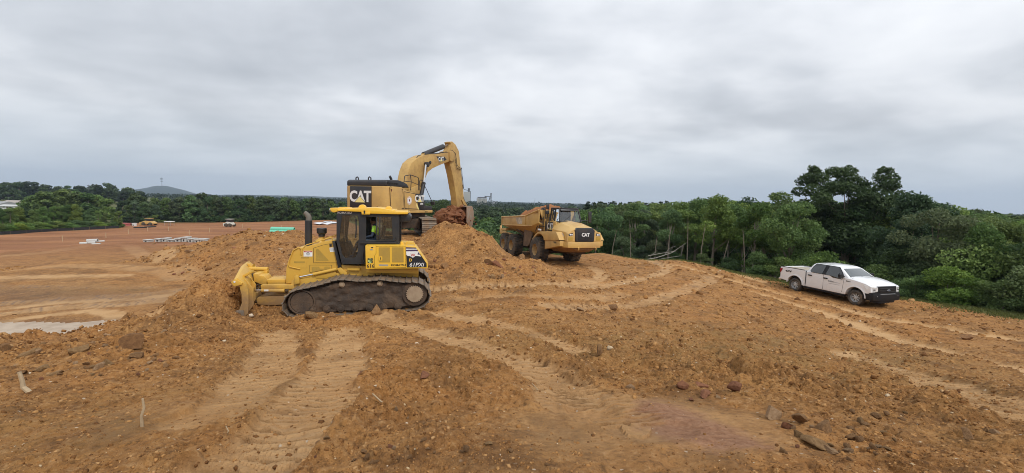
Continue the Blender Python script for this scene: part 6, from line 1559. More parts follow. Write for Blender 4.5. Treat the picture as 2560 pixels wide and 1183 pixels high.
    for p_, c_ in ((.3, (.21, .097, .033)), (.6, (.32, .155, .051)), (.85, (.42, .220, .080)), (.982, (.43, .25, .11)), (.99, (.50, .37, .22))): q = e.new(p_); q.color = (*c_, 1)
    tc = N2('ShaderNodeTexCoord'); n_ = N2('ShaderNodeTexNoise'); n_.inputs['Scale'].default_value = 30; n_.inputs['Detail'].default_value = 5; L(tc.outputs['Object'], n_.inputs['Vector'])
    hv = N2('ShaderNodeHueSaturation'); mr = N2('ShaderNodeMapRange'); mr.inputs['To Min'].default_value = .7; mr.inputs['To Max'].default_value = 1.25; L(n_.outputs['Fac'], mr.inputs['Value']); L(mr.outputs[0], hv.inputs['Value'])
    L(r.outputs[0], hv.inputs['Color']); L(hv.outputs[0], bs.inputs['Base Color']); bs.inputs['Roughness'].default_value = .95; bs.inputs['Specular IOR Level'].default_value = .15
    bp = N2('ShaderNodeBump'); bp.inputs['Distance'].default_value = .015; L(n_.outputs['Fac'], bp.inputs['Height']); L(bp.outputs[0], bs.inputs['Normal'])
    o = link('loose_clods', me, None, m); tag(o, 'loose clods and gravel strewn over the bare earth', 'clods', kind='stuff')
    # sticks
    wood = paint('dry_wood', (.45, .34, .21), .85, .3, (.25, .17, .1), 8)
    for pts, r_, lab in [([(48, 930), (55, 950), (58, 968), (75, 982)], .030, 'curved pale root sticking out of the left berm'), ([(357, 1012), (361, 1035), (354, 1055), (356, 1084)], .014, 'thin pale stick lying upright in the left foreground'),
                         ([(931, 992), (945, 1005), (960, 1018)], .010, 'short pale twig on the central clod ridge'), ([(1622, 640), (1660, 632), (1700, 615), (1716, 607)], .05, None), ([(565, 1085), (572, 1098), (566, 1106)], .006, 'tiny straw tuft on the packed track'),
                         ([(1330, 958), (1345, 975)], .008, 'tiny twig left of the cleat marks')]:
        if lab is None: continue
        b = ghit(*pts[-1]); pp = [at(x, y, b.y) for x, y in pts]
        z0 = float(fine_land([b.x], [b.y])[0]); dz = z0 - pp[-1].z - .01
        MB().tube([(p.x, p.y, p.z + dz) for p in pp], [r_ * (.6 + .4 * i / len(pp)) for i in range(len(pp))], 7).build('stick', wood).update_tag()
        tag(bpy.data.objects[[o.name for o in COL.objects if o.name.startswith('stick')][-1]], lab, 'stick')
build_rocks()
# ------------------------------------------------------------------ far things
CONC = paint('concrete', (.52, .52, .50), .8, .15, (.35, .28, .2), 1.5)
def gp(px, Y, dz=0.0):
    x = (px - 1280) / F * Y; return Vector((x, Y, lh(x, Y) + dz))
def hollow_pipe(p0, p1, r, m, name, lab, cat, group=None, t=.12):
    p0, p1 = Vector(p0), Vector(p1); d = (p1 - p0); Ln = d.length; q = d.to_track_quat('Z', 'Y').to_matrix().to_4x4(); q.translation = p0
    o = MB().lathe([(r * (1 - t * 2), 0), (r, 0), (r, Ln), (r * (1 - t * 2), Ln)], Matrix.Identity(4), 16)
    o.f = o.f[:-2]; n = 16; k = 3 * n
    o.f += [(k + i, k + (i + 1) % n, (i + 1) % n, i) for i in range(n)]
    ob = o.build(name, m, None, M=q); tag(ob, lab, cat, group); return ob
BARK_ = paint('post_wood', (.16, .12, .08), .9, .2)
def build_far():
    Y = 60.0; s = Y / F
    def box_at(px0, px1, hpx, Yq, m, name, lab, cat, group=None, dep=1.2, dz=0, lid=True, bev=.02):
        a, b = gp(px0, Yq), gp(px1, Yq); c = (a + b) / 2; w = (px1 - px0) * Yq / F; h = hpx * 1.35 * Yq / F
        r_ = thing(name, lab, cat, Matrix.Translation((c.x, c.y, lh(c.x, c.y) + dz)), group)
        if lid:
            MB().box((0, 0, h * .38), (w * .84, dep * .84, h * .76)).build('base', m, r_, bevel=bev); MB().box((0, 0, h * .88), (w, dep, h * .24)).build('lid', m, r_, bevel=bev)
            MB().box((0, -dep * .423, h * .35), (w * .3, .01, h * .4)).build('opening', DARK, r_, smooth=0)
        else: MB().box((0, 0, h / 2), (w, dep, h)).build('block', m, r_, bevel=bev)
        return r_
    labs = ['leftmost low concrete basin slab of the row on the red field', 'concrete basin with a broken rim, second of the row', 'square concrete basin third in the row', 'low ring-shaped concrete piece in the middle of the row',
            'wide concrete basin fifth in the row', 'tallest concrete basin of the row on the red field', 'concrete basin right of the tallest one', 'concrete basin next to last at the right of the row', 'rightmost concrete basin beside the spoil ridge']
    for (a, b, h), lb in zip([(360, 374, 4.5), (389, 403, 6), (406, 418, 7), (422, 433, 4), (439, 454, 7), (456, 468, 9.5), (472, 484, 7.5), (488, 500, 7), (501, 513, 8)], labs):
        box_at(a, b, h, Y, CONC, 'concrete_basin', lb, 'basin', 'concrete basins on the red field')
    for (a, b, y, r_, lb) in [(212, 239, 62, .27, 'thickest concrete pipe, upper left of the pipe group'), (193, 212, 58, .17, 'concrete pipe at the left end of the pipe group'), (212, 233, 59, .18, 'concrete pipe in the middle of the pipe group'),
                              (220, 246, 57, .10, 'thin flat concrete pipe in front of the pipe group'), (242, 256, 62.5, .13, 'short concrete pipe at the right end of the pipe group')]:
        A, B = gp(a, y, r_), gp(b, y + .4, r_); hollow_pipe(A, B, r_, CONC, 'concrete_pipe', lb, 'pipe', 'concrete pipes lying on the field')
    GRN = flat('green_plastic', (.16, .55, .38), .35)
    k = 0
    for row, (n, dz) in enumerate([(4, 0), (3, .36), (2, .7)]):
        for i in range(n):
            yy = 44 + i * .42 + row * .2; z0 = at(700, 592.5, 44).z + .2 + dz * .8
            x0 = (672 + row * 2 + (i % 2) - 1280) / F * yy; x1 = (728 + row * 3 - 1280) / F * yy
            hollow_pipe((x0, yy, z0), (x1, yy, z0), .2, GRN, 'green_pipe', ['mint green sewer pipe in the bottom layer of the stack behind the spoil ridge', 'mint green sewer pipe in the middle layer of the stack', 'mint green sewer pipe on top of the stack'][row], 'pipe', ['bottom green pipes', 'middle green pipes', 'top green pipes'][row], t=.05)
    # timber the pipes lie on
    for x_ in (684, 716):
        c = at(x_, 592.5, 44.6); g = lh(c.x, 44.6); t_ = MB().box((c.x, 44.7, (c.z + g) / 2 - .05), (.25, 2.2, max(.1, c.z - g))).build('timber_block', paint('timber', (.35, .25, .14), .8, .3)); tag(t_, ['timber block under the left end of the green pipes', 'timber block under the right end of the green pipes'][x_ > 700], 'timber')
    # small yellow machine at the field edge
    YF = 118.
    def small_machine(px, Yq, L_, name, lab, m, cabm):
        r_ = thing(name, lab, 'machine', Matrix.Translation(gp(px, Yq)))
        MB().prism([(-L_ / 2, .4), (-L_ / 2, 1.0), (-L_ * .2, 1.3), (L_ * .25, 1.2), (L_ / 2, .8), (L_ / 2, .4)], -.8, .8).build('body', m, r_, bevel=.08)
        MB().box((0, 0, 1.55), (1.2, 1.3, .7)).build('cab', cabm, r_, bevel=.08); MB().box((0, 0, 1.95), (1.5, 1.5, .1)).build('roof', m, r_, bevel=.03)
        MB().box((-L_ * .5 - .2, 0, .5), (.25, 2.2, .8)).build('blade', m, r_, bevel=.05)
        for xx in (-L_ * .3, L_ * .3):
            for yy in (-.85, .85): MB().prism(circ(xx, .45, .45, 16), yy - .2, yy + .2).build('wheel', TYRE, r_, bevel=.05)
    small_machine(371, YF, 3.1, 'small_loader', 'small yellow machine parked at the far tree line', CY, CBLK)
    small_machine(573, 112, 1.6, 'roller', 'small dark and white roller standing on the red field', flat('machine_white', (.6, .58, .5), .5), CBLK)
    box_at(299, 319, 5, 110, flat('faded_red', (.50, .14, .14), .6), 'trailer', 'faded red trailer at the far tree line', 'trailer', dep=1.6, dz=.2)
    box_at(330, 336, 6, 112, flat('white_box', (.75, .75, .73), .5), 'portable_toilet', 'white upright cabin beside the red trailer', 'cabin', dep=.9)
    cp = thing('canopy', 'white flat-topped canopy on thin legs at the far tree line', 'canopy', Matrix.Translation(gp(421, YF)))
    MB().box((0, 0, 1.15), (1.9, 1.5, .16)).build('roof', WHITE, cp, bevel=.04)
    for a in (-.8, .8):
        for b in (-.6, .6): MB().cyl((a, b, 0), (a, b, 1.1), .04, None, 6).build('leg', SILV, cp)
    for a, b, y, lb in ((340, 356, 104, 'left dark mat lying on the red field'), (366, 379, 108, 'right dark mat lying on the red field')):
        c = gp((a + b) / 2, y, .12); o = MB().box(tuple(c), ((b - a) * y / F, 2.2, .22)).build('mat', DARK, bevel=.03); tag(o, lb, 'mat')
    rs = random.Random(3)
    wt = flat('white_sheet', (.72, .74, .78), .35)
    for i, lb in enumerate(['left sheet of white plastic behind the exhaust stack', 'middle sheet of white plastic behind the exhaust stack', 'right sheet of white plastic near the cab', 'crumpled white sheet nearest the cab']):
        c = gp(798 + i * 12, 118 + (i % 2) * 6, .25); n = 10; mb = MB(); pts = [(c.x + rs.uniform(-1.4, 1.4), c.y + rs.uniform(-3, 3), c.z + rs.uniform(-.1, .35)) for _ in range(14)]
        bm = bmesh.new(); [bm.verts.new(p) for p in pts]; bmesh.ops.convex_hull(bm, input=bm.verts); bm.verts.index_update(); me = bpy.data.meshes.new('plastic_sheet'); bm.to_mesh(me); bm.free(); o = link('plastic_sheet', me, None, wt); tag(o, lb, 'plastic sheet')
    st = paint('stake_wood', (.55, .42, .26), .8, .2)
    for i, (px, y) in enumerate([(260, 72), (317, 82), (366, 90), (418, 92), (580, 100), (604, 104), (662, 78), (702, 96), (712, 70), (521, 84), (470, 76), (150, 66)]):
        c = gp(px, y); o = MB().box((c.x, c.y, c.z + .42), (.07, .05, .95)).build('survey_stake', st); tag(o, 'wooden survey stake standing alone in the red field', 'stake', 'survey stakes in the red field')
    # silt fence along the left edge
    mb = MB(); pts = [(px, np.interp(px, EDGE_PX, EDGE_Y) - .8) for px in range(-60, 306, 8)]
    P = [gp(a, b) for a, b in pts]
    sf = thing('silt_fence', 'low black silt fence along the foot of the bushes at left', 'fence', Matrix.Translation(P[0]))
    mb = MB(); base = P[0]
    mb.loft([[tuple(p - base + Vector((0, 0, -.1))), tuple(p - base + Vector((.0, .03, .62)))] for p in P], caps=False, closed=False)
    mb2 = MB(); mb2.loft([[tuple(p - base + Vector((0, 0, -.1))), tuple(p - base + Vector((0, 0, .62))), tuple(p - base + Vector((0, .03, .62))), tuple(p - base + Vector((0, .03, -.1)))] for p in P])
    mb2.build('fabric', flat('black_fabric', (.02, .02, .022), .8), sf, smooth=0)
    for i, p in enumerate(P[::5]): q = p - base; MB().box((q.x, q.y - .03, q.z + .3), (.05, .05, .75)).build('post', BARK_, sf)
    # distant hills
    prof = [(-400, 462), (0, 470), (200, 474), (300, 478), (347, 473), (370, 469), (387, 465.5), (410, 464.5), (425, 467), (450, 473), (465, 477), (487, 484), (512, 488), (575, 487), (640, 488), (700, 489), (760, 490), (830, 493), (900, 495), (1000, 498), (1300, 506), (1800, 519), (2300, 531), (2560, 537), (3100, 548)]
    px = np.arange(-500, 3100, 6.); top = np.interp(px, [p[0] for p in prof], [p[1] for p in prof]); top = top - np.abs(fbm(px / 26, px * 0, 4, 7)) * 1.6
    YH = 3000.; rows = [(-.16, .0), (-.12, .30), (-.08, .58), (-.04, .84), (0, 1.0), (.08, .8), (.2, .0)]; V = []
    for dy, f_ in rows:
        for a, b in zip(px, top):
            c = at(a, b, YH); d = 1 + dy; zz = -60 + (c.z + 60) * f_ + fbm(np.array([a / 18.]), np.array([dy * 20.]), 3, 5)[0] * 9 * f_
            if dy == 0: zz = c.z
            V.append((c.x * d, YH * d, zz))
    n = len(px); mb = MB(); mb.v = V; mb.f = [(r_ * n + i, r_ * n + i + 1, (r_ + 1) * n + i + 1, (r_ + 1) * n + i) for r_ in range(len(rows) - 1) for i in range(n - 1)]
    hm, nt, b = material('wooded_hill'); N, L = nt.nodes.new, nt.links.new
    tc = N('ShaderNodeTexCoord'); nz = N('ShaderNodeTexNoise'); nz.inputs['Scale'].default_value = .02; nz.inputs['Detail'].default_value = 6; L(tc.outputs['Object'], nz.inputs['Vector'])
    r_ = N('ShaderNodeValToRGB'); L(nz.outputs['Fac'], r_.inputs[0]); r_.color_ramp.elements[0].color = (.016, .028, .020, 1); r_.color_ramp.elements[1].color = (.035, .052, .032, 1); L(r_.outputs[0], b.inputs['Base Color']); b.inputs['Roughness'].default_value = 1
    o = mb.build('hills', hm, None, smooth=60); tag(o, kind='structure')
    # towers and masts
    mm = flat('mast_steel', (.10, .105, .115), .6)
    def mast(px, y0, y1, Yq, w, lab, lattice=False):
        a, b_ = at(px, y1, Yq), at(px, y0, Yq); g = min(a.z, b_.z) - Yq * .02
        r_ = thing('radio_mast', lab, 'mast', Matrix.Translation((a.x, Yq, g)))
        H = b_.z - g
        MB().tube([(0, 0, 0), (0, 0, H * .6), (0, 0, H)], [w, w * .7, w * .25], 5).build('pole', mm, r_)
        if lattice:
            for f_ in (.80, .88, .95): MB().box((0, 0, H * f_), (w * 7, w * 1.5, w * 1.5)).build('crossarm', mm, r_)
    mast(405, 444, 470, 2950, 2.2, 'tall radio mast on top of the blue hill', True)
    mast(223, 462, 492, 300, .28, 'utility pole among the trees left of the blue hill', True); mast(287, 472, 492, 420, .25, 'thin pole in the trees right of the utility pole'); mast(21, 487, 506, 240, .2, 'thin pole above the roofs at far left')
    mast(1337, 495, 512, 700, .5, 'thin antenna mast above the trees left of the truck cab'); mast(1384, 506, 516, 800, .4, 'short mast just right of the truck body'); mast(1501, 506, 516, 900, .45, 'faint mast above the pines right of the truck')
    # silos and elevator
    YS = 850.; k = YS / F
    cs = paint('silo_concrete', (.36, .36, .34), .85, .15, (.3, .3, .28), .08)
    def zz(py, Yq=YS): return at(1200, py, Yq).z
    zb = zz(530)
    def X(px): return (px - 1280) / F * YS
    s1 = thing('storage_tower', 'tall pale square storage tower right behind the excavator stick', 'tower', Matrix.Translation((X(1166), YS, zb)))
    MB().box((0, 0, (zz(480.5) - zb) / 2), ((1173 - 1158) * k, 10, zz(480.5) - zb)).build('wall', cs, s1, bevel=.3)
    MB().box((7.5 * k, 0, (zz(479) - zb) / 2), (1.6, 2.5, zz(479) - zb)).build('stair_shaft', mm, s1)
    MB().box((4 * k, 0, zz(476) - zb), (5 * k, 5, 9 * k)).build('headhouse', mm, s1, bevel=.3); MB().tube([(-9 * k, 0, zz(475) - zb), (3 * k, 0, zz(477) - zb)], .6, 5).build('conveyor', mm, s1)
    for i in range(8):
        xx = X(1191.5 + i * 3.25); t_ = thing('silo', ['leftmost', 'second', 'third', 'fourth', 'fifth', 'sixth', 'seventh', 'rightmost'][i] + ' round concrete silo of the grain elevator on the horizon', 'silo', Matrix.Translation((xx, YS, zb)), 'concrete silos on the horizon')
        MB().cyl((0, 0, 0), (0, 0, zz(496) - zb), 1.7 * k, None, 14).build('wall', cs, t_)
    g_ = thing('silo_gallery', 'dark gallery running along the tops of the round silos', 'gallery', Matrix.Translation((X(1203), YS, zz(495.9))))
    MB().box((0, 0, 1.8 * k), (22 * k, 3, 2.6 * k)).build('gallery', mm, g_, bevel=.2); MB().box((9 * k, 0, 4 * k), (5 * k, 3, 4 * k)).build('headhouse', mm, g_, bevel=.2)
    MB().tube([(11 * k, 0, 5 * k), (22 * k, 0, 4.5 * k)], .7, 5).build('conveyor', mm, g_)
    e_ = thing('elevator_tower', 'open steel elevator tower beside the round silos', 'tower', Matrix.Translation((X(1225), YS, zb)))
    H = zz(484) - zb
    for a in (-1, 1): MB().box((a * 1.3 * k, 0, H / 2), (.9, .9, H)).build('leg', mm, e_)
    for q in range(9): MB().box((0, 0, H * (.25 + q * .08)), (3 * k, .8, .5)).build('brace', mm, e_)
    MB().box((.3, 0, H), (3.6 * k, 3, 2.6 * k)).build('headhouse', mm, e_, bevel=.2); MB().tube([(-6 * k, 0, H * .2), (-4.5 * k, 0, H * .65), (-1 * k, 0, H * .9)], .9, 5).build('chute', mm, e_); MB().tube([(1, 0, H * .62), (9 * k, 0, H * .60)], .6, 5).build('conveyor', mm, e_)
    b_ = thing('storage_shed', 'grey gabled storage building right of the elevator tower', 'building', Matrix.Translation((X(1235), YS, zb)))
    MB().prism([(-8 * k, 0), (-8 * k, zz(507) - zb), (0, zz(502.5) - zb), (10 * k, zz(510) - zb), (10 * k, 0)], -5, 5).build('wall', flat('shed_grey', (.26, .28, .30), .7), b_)
    MB().prism([(-8.6 * k, zz(507.3) - zb), (0, zz(502.2) - zb), (10.6 * k, zz(510.3) - zb), (10.6 * k, zz(509.6) - zb), (0, zz(501.6) - zb), (-8.6 * k, zz(506.6) - zb)], -5.5, 5.5).build('roof', mm, b_)
    # houses at far left
    def house(px0, px1, yt, yr, yb, Yq, lab, wallm, roofm):
        a, b1 = at(px0, yb, Yq), at(px1, yb, Yq); w = b1.x - a.x; H = at(px0, yt, Yq).z - a.z; Hr = at(px0, yr, Yq).z - a.z
        h_ = thing('house', lab, 'house', Matrix.Translation(((a.x + b1.x) / 2, Yq, a.z - 1.5)))
        MB().box((0, 0, (H + 1.5) / 2), (w * .94, 8, H + 1.5)).build('wall', wallm, h_)
        MB().prismx([(-4.6, H + 1.45), (4.6, H + 1.45), (0, Hr + 1.5)], -w / 2, w / 2).build('roof', roofm, h_)
        for q in (-.28, .05, .32): MB().box((w * q, -4.0, H * .5 + 1.5), (w * .1, .12, H * .4)).build('window', INK, h_)
        MB().box((w * .2, -4.0, H * .35 + 1.5), (w * .07, .12, H * .7)).build('door', flat('door_brown', (.2, .12, .07), .6), h_)
    house(-20, 24, 510, 503, 518, 190, 'long low building with a grey roof at the far left edge', flat('wall_grey', (.45, .44, .42), .7), flat('roof_grey', (.30, .30, .30), .7))
    house(19, 58, 508, 500.5, 516, 200, 'white-walled house with a pale brown roof among the trees at far left', flat('wall_white', (.72, .72, .70), .7), flat('roof_tan', (.36, .32, .28), .8))
    house(10, 62, 514.5, 511, 519, 178, 'low white shed in front of the white-walled house', flat('wall_white', (.72, .72, .70), .7), flat('roof_pale', (.5, .5, .48), .8))
build_far()
# ------------------------------------------------------------------ trees
def leafmat():
    m = bpy.data.materials.new('leaves'); m.use_nodes = True; nt = m.node_tree; b = nt.nodes['Principled BSDF']; N, L = nt.nodes.new, nt.links.new
    oi = N('ShaderNodeObjectInfo'); vc = N('ShaderNodeVertexColor'); vc.layer_name = 'tone'
    hv = N('ShaderNodeHueSaturation'); L(oi.outputs['Color'], hv.inputs['Color'])
    mr = N('ShaderNodeMapRange'); L(vc.outputs['Color'], mr.inputs['Value']); mr.inputs['To Min'].default_value = .55; mr.inputs['To Max'].default_value = 1.5; L(mr.outputs[0], hv.inputs['Value'])
    mh = N('ShaderNodeMapRange'); L(vc.outputs['Color'], mh.inputs['Value']); mh.inputs['To Min'].default_value = .515; mh.inputs['To Max'].default_value = .482; L(mh.outputs[0], hv.inputs['Hue'])
    L(hv.outputs[0], b.inputs['Base Color']); b.inputs['Roughness'].default_value = .55; b.inputs['Specular IOR Level'].default_value = .25
    tr = N('ShaderNodeBsdfTranslucent'); L(hv.outputs[0], tr.inputs['Color']); mx = N('ShaderNodeMixShader'); mx.inputs[0].default_value = .38
    L(b.outputs[0], mx.inputs[1]); L(tr.outputs[0], mx.inputs[2]); L(mx.outputs[0], nt.nodes['Material Output'].inputs['Surface']); return m
LEAF = leafmat()
BARK = paint('bark', (.17, .135, .10), .9, .3, (.30, .26, .21), 3)
BARKP = paint('pale_bark', (.30, .27, .22), .9, .3, (.16, .13, .10), 3)
def leaves_mesh(clumps, n, size, seed, name='crown', drop=.25):
    """clumps: (x, y, z, rx, ry, rz); leaves spread mostly through the outer shell of each clump"""
    rs = np.random.RandomState(seed); C = np.array(clumps, float)
    wgt = (C[:, 3] * C[:, 4] + C[:, 4] * C[:, 5] + C[:, 3] * C[:, 5]); wgt /= wgt.sum()
    ci = rs.choice(len(C), n, p=wgt); d = rs.normal(size=(n, 3)); d /= np.linalg.norm(d, axis=1)[:, None]
    r_ = rs.uniform(.35, 1.0, n) ** .45
    # ragged outline: sprays
    bump = 1 + .28 * fbm(d[:, 0] * 3 + ci * 3.1, d[:, 1] * 3 + d[:, 2] * 2.6, 3, seed)
    P = C[ci, :3] + d * (r_ * bump)[:, None] * C[ci, 3:]
    under = d[:, 2] < -.25; P[under, 2] += rs.uniform(0, 1, under.sum()) * C[ci[under], 5] * .35
    nrm = d * .55 + rs.normal(size=(n, 3)) * .75 + np.array([0, 0, .45]); nrm /= np.linalg.norm(nrm, axis=1)[:, None]
    a = np.cross(nrm, rs.normal(size=(n, 3))); a /= np.linalg.norm(a, axis=1)[:, None]; b = np.cross(nrm, a)
    s = size * rs.uniform(.55, 1.35, n)[:, None]
    q = np.stack([P - a * s * .5, P - b * s * .34 - nrm * s * .1, P + a * s * .6, P + b * s * .34 - nrm * s * .1], 1)
    V = q.reshape(-1, 3); me = bpy.data.meshes.new(name); me.vertices.add(len(V)); me.vertices.foreach_set('co', V.ravel().astype(np.float32))
    me.loops.add(4 * n); me.loops.foreach_set('vertex_index', np.arange(4 * n, dtype=np.int32)); me.polygons.add(n); me.polygons.foreach_set('loop_start', (np.arange(n) * 4).astype(np.int32))
    me.update(calc_edges=True)
    cl = rs.uniform(-.22, .22, len(C))[ci] + rs.uniform(0.15, .75, n) 
    ca = me.color_attributes.new('tone', 'FLOAT_COLOR', 'POINT'); ca.data.foreach_set('color', np.repeat(np.clip(cl, 0, 1), 16).astype(np.float32))
    me.materials.append(LEAF); return me
def trunk_mesh(H, r0, clumps, seed, base=(0, 0, 0), fork=.35, mat=None):
    rnd = random.Random(seed); mb = MB(); b = Vector(base)
    top = Vector((rnd.uniform(-.04, .04) * H, rnd.uniform(-.04, .04) * H, H * .82)); mid = b.lerp(top, .5) + Vector((rnd.uniform(-.03, .03) * H, 0, 0))
    mb.tube([b - Vector((0, 0, .6)), b + Vector((0, 0, .1)), b.lerp(mid, .5), mid, top], [r0 * 1.35, r0, r0 * .8, r0 * .6, r0 * .15], 7)
    cs = sorted(clumps, key=lambda c: -c[5])[:11]
    for c in cs:
        e = Vector(c[:3]) + Vector((0, 0, -c[5] * .2)); z = min(max(e.z * rnd.uniform(.35, .62), H * .15), H * .7); f_ = (z - b.z) / max(.1, (top.z - b.z))
        s_ = b.lerp(mid, min(1, f_ * 2)) if f_ < .5 else mid.lerp(top, min(1, (f_ - .5) * 2)); m_ = s_.lerp(e, .5) + Vector((0, 0, -.06 * H * rnd.random()))
        mb.tube([s_, m_, e], [r0 * .42, r0 * .26, r0 * .06], 5)
    o = mb.build('trunk', mat or BARK, None, smooth=50); me = o.data; bpy.data.objects.remove(o); return me
def proto(kind, seed, n, leaf):
    rnd = random.Random(seed); cl = []
    if kind == 'round':
        H = 10.; 
        for i in range(26):
            a = rnd.uniform(0, 6.28); t = rnd.random(); z = H * (.30 + .62 * t); w = 3.4 * math.sin(math.pi * (.12 + .80 * t)) ** .8 * rnd.uniform(.35, 1.0); s = rnd.uniform(.8, 1.5)
            cl.append((w * math.cos(a), w * math.sin(a), z, s * 1.1, s * 1.1, s * .75))
    elif kind == 'slim':
        H = 10.
        for i in range(18):
            a = rnd.uniform(0, 6.28); t = rnd.random() ** .8; z = H * (.38 + .58 * t); w = 1.7 * math.sin(math.pi * (.15 + .78 * t)) * rnd.uniform(.3, 1.0); s = rnd.uniform(.55, 1.05)
            cl.append((w * math.cos(a), w * math.sin(a), z, s * 1.1, s * 1.1, s * .8))
        for i in range(4): cl.append((rnd.uniform(-1.2, 1.2), rnd.uniform(-1.2, 1.2), rnd.uniform(1.0, 3.2), .5, .5, .35))
    elif kind == 'bush':
        H = 4.
        for i in range(22):
            a = rnd.uniform(0, 6.28); t = rnd.random(); z = H * (.08 + .80 * t); w = 2.5 * math.sqrt(max(0.05, 1 - t * t)) * rnd.uniform(.3, 1.0); s = rnd.uniform(.5, 1.0)
            cl.append((w * math.cos(a), w * math.sin(a), z, s * 1.15, s * 1.15, s * .7))
    elif kind == 'full':
        H = 10.
        for i in range(34):
            a = rnd.uniform(0, 6.28); t = rnd.random(); z = H * (.06 + .86 * t); w = 3.0 * (1 - t * .55) ** .7 * rnd.uniform(.35, 1.0); s = rnd.uniform(.7, 1.4)
            if t > .85: w *= .5
            cl.append((w * math.cos(a), w * math.sin(a), z, s * 1.1, s * 1.1, s * .8))
    elif kind == 'pine':
        H = 10.
        for i in range(26):
            t = i / 25; a = i * 2.4; z = H * (.25 + .75 * t); w = 1.9 * (1 - t) * .8; s = .75 * (1 - t * .7); cl.append((w * math.cos(a), w * math.sin(a), z, s * 1.3, s * 1.3, s * .45))
    cm = leaves_mesh(cl, n, leaf, seed); tm = trunk_mesh(H, {'round': .2, 'slim': .11, 'bush': .06, 'full': .17, 'pine': .15}[kind], cl, seed, mat=BARKP if kind == 'slim' else BARK)
    return (cm, tm, H)
PR = {'round': [proto('round', 10 + i, 11500, .25) for i in range(3)], 'slim': [proto('slim', 20 + i, 7500, .21) for i in range(4)], 'bush': [proto('bush', 30 + i, 7500, .175) for i in range(3)],
      'full': [proto('full', 40 + i, 13500, .255) for i in range(3)], 'pine': [proto('pine', 50 + i, 3000, .34) for i in range(2)],
      'farround': [proto('full', 60 + i, 2600, .62) for i in range(4)], 'farbush': [proto('bush', 70 + i, 2200, .36) for i in range(3)]}
GREENS = {'dark': (.074, .116, .046), 'mid': (.120, .180, .060), 'bright': (.160, .235, .066), 'lime': (.155, .23, .045), 'grey': (.088, .125, .058), 'deep': (.036, .058, .027)}
TRND = random.Random(77)
def tree(kind, x, y, H, tone, name, label, cat, group=None, wide=1.0, z=None):
    cm, tm, h0 = TRND.choice(PR[kind]); z = lh(x, y) if z is None else z; s = H / h0
    r_ = thing(name, label, cat, None, group); r_.location = (x, y, z - .1); r_.scale = (s * wide, s * wide, s); r_.rotation_euler = (0, 0, TRND.uniform(0, 6.28))
    c = link('crown', cm, r_); g = GREENS[tone]; k = TRND.uniform(.72, 1.3); c.color = (g[0] * k * TRND.uniform(.85, 1.12), g[1] * k, g[2] * k * TRND.uniform(.8, 1.2), 1)
    link('trunk', tm, r_); return r_
def tree_top(kind, px, top, Y, tone, name, label, cat, group=None, wide=1.0, minh=2.5, sink=0.0):
    x = (px - 1280) / F * Y; g = lh(x, Y) - sink; zt = at(px, top, Y).z; return tree(kind, x, Y, max(minh, (zt - g) / .97), tone, name, label, cat, group, wide, z=g)
def J(a): return TRND.uniform(-a, a)
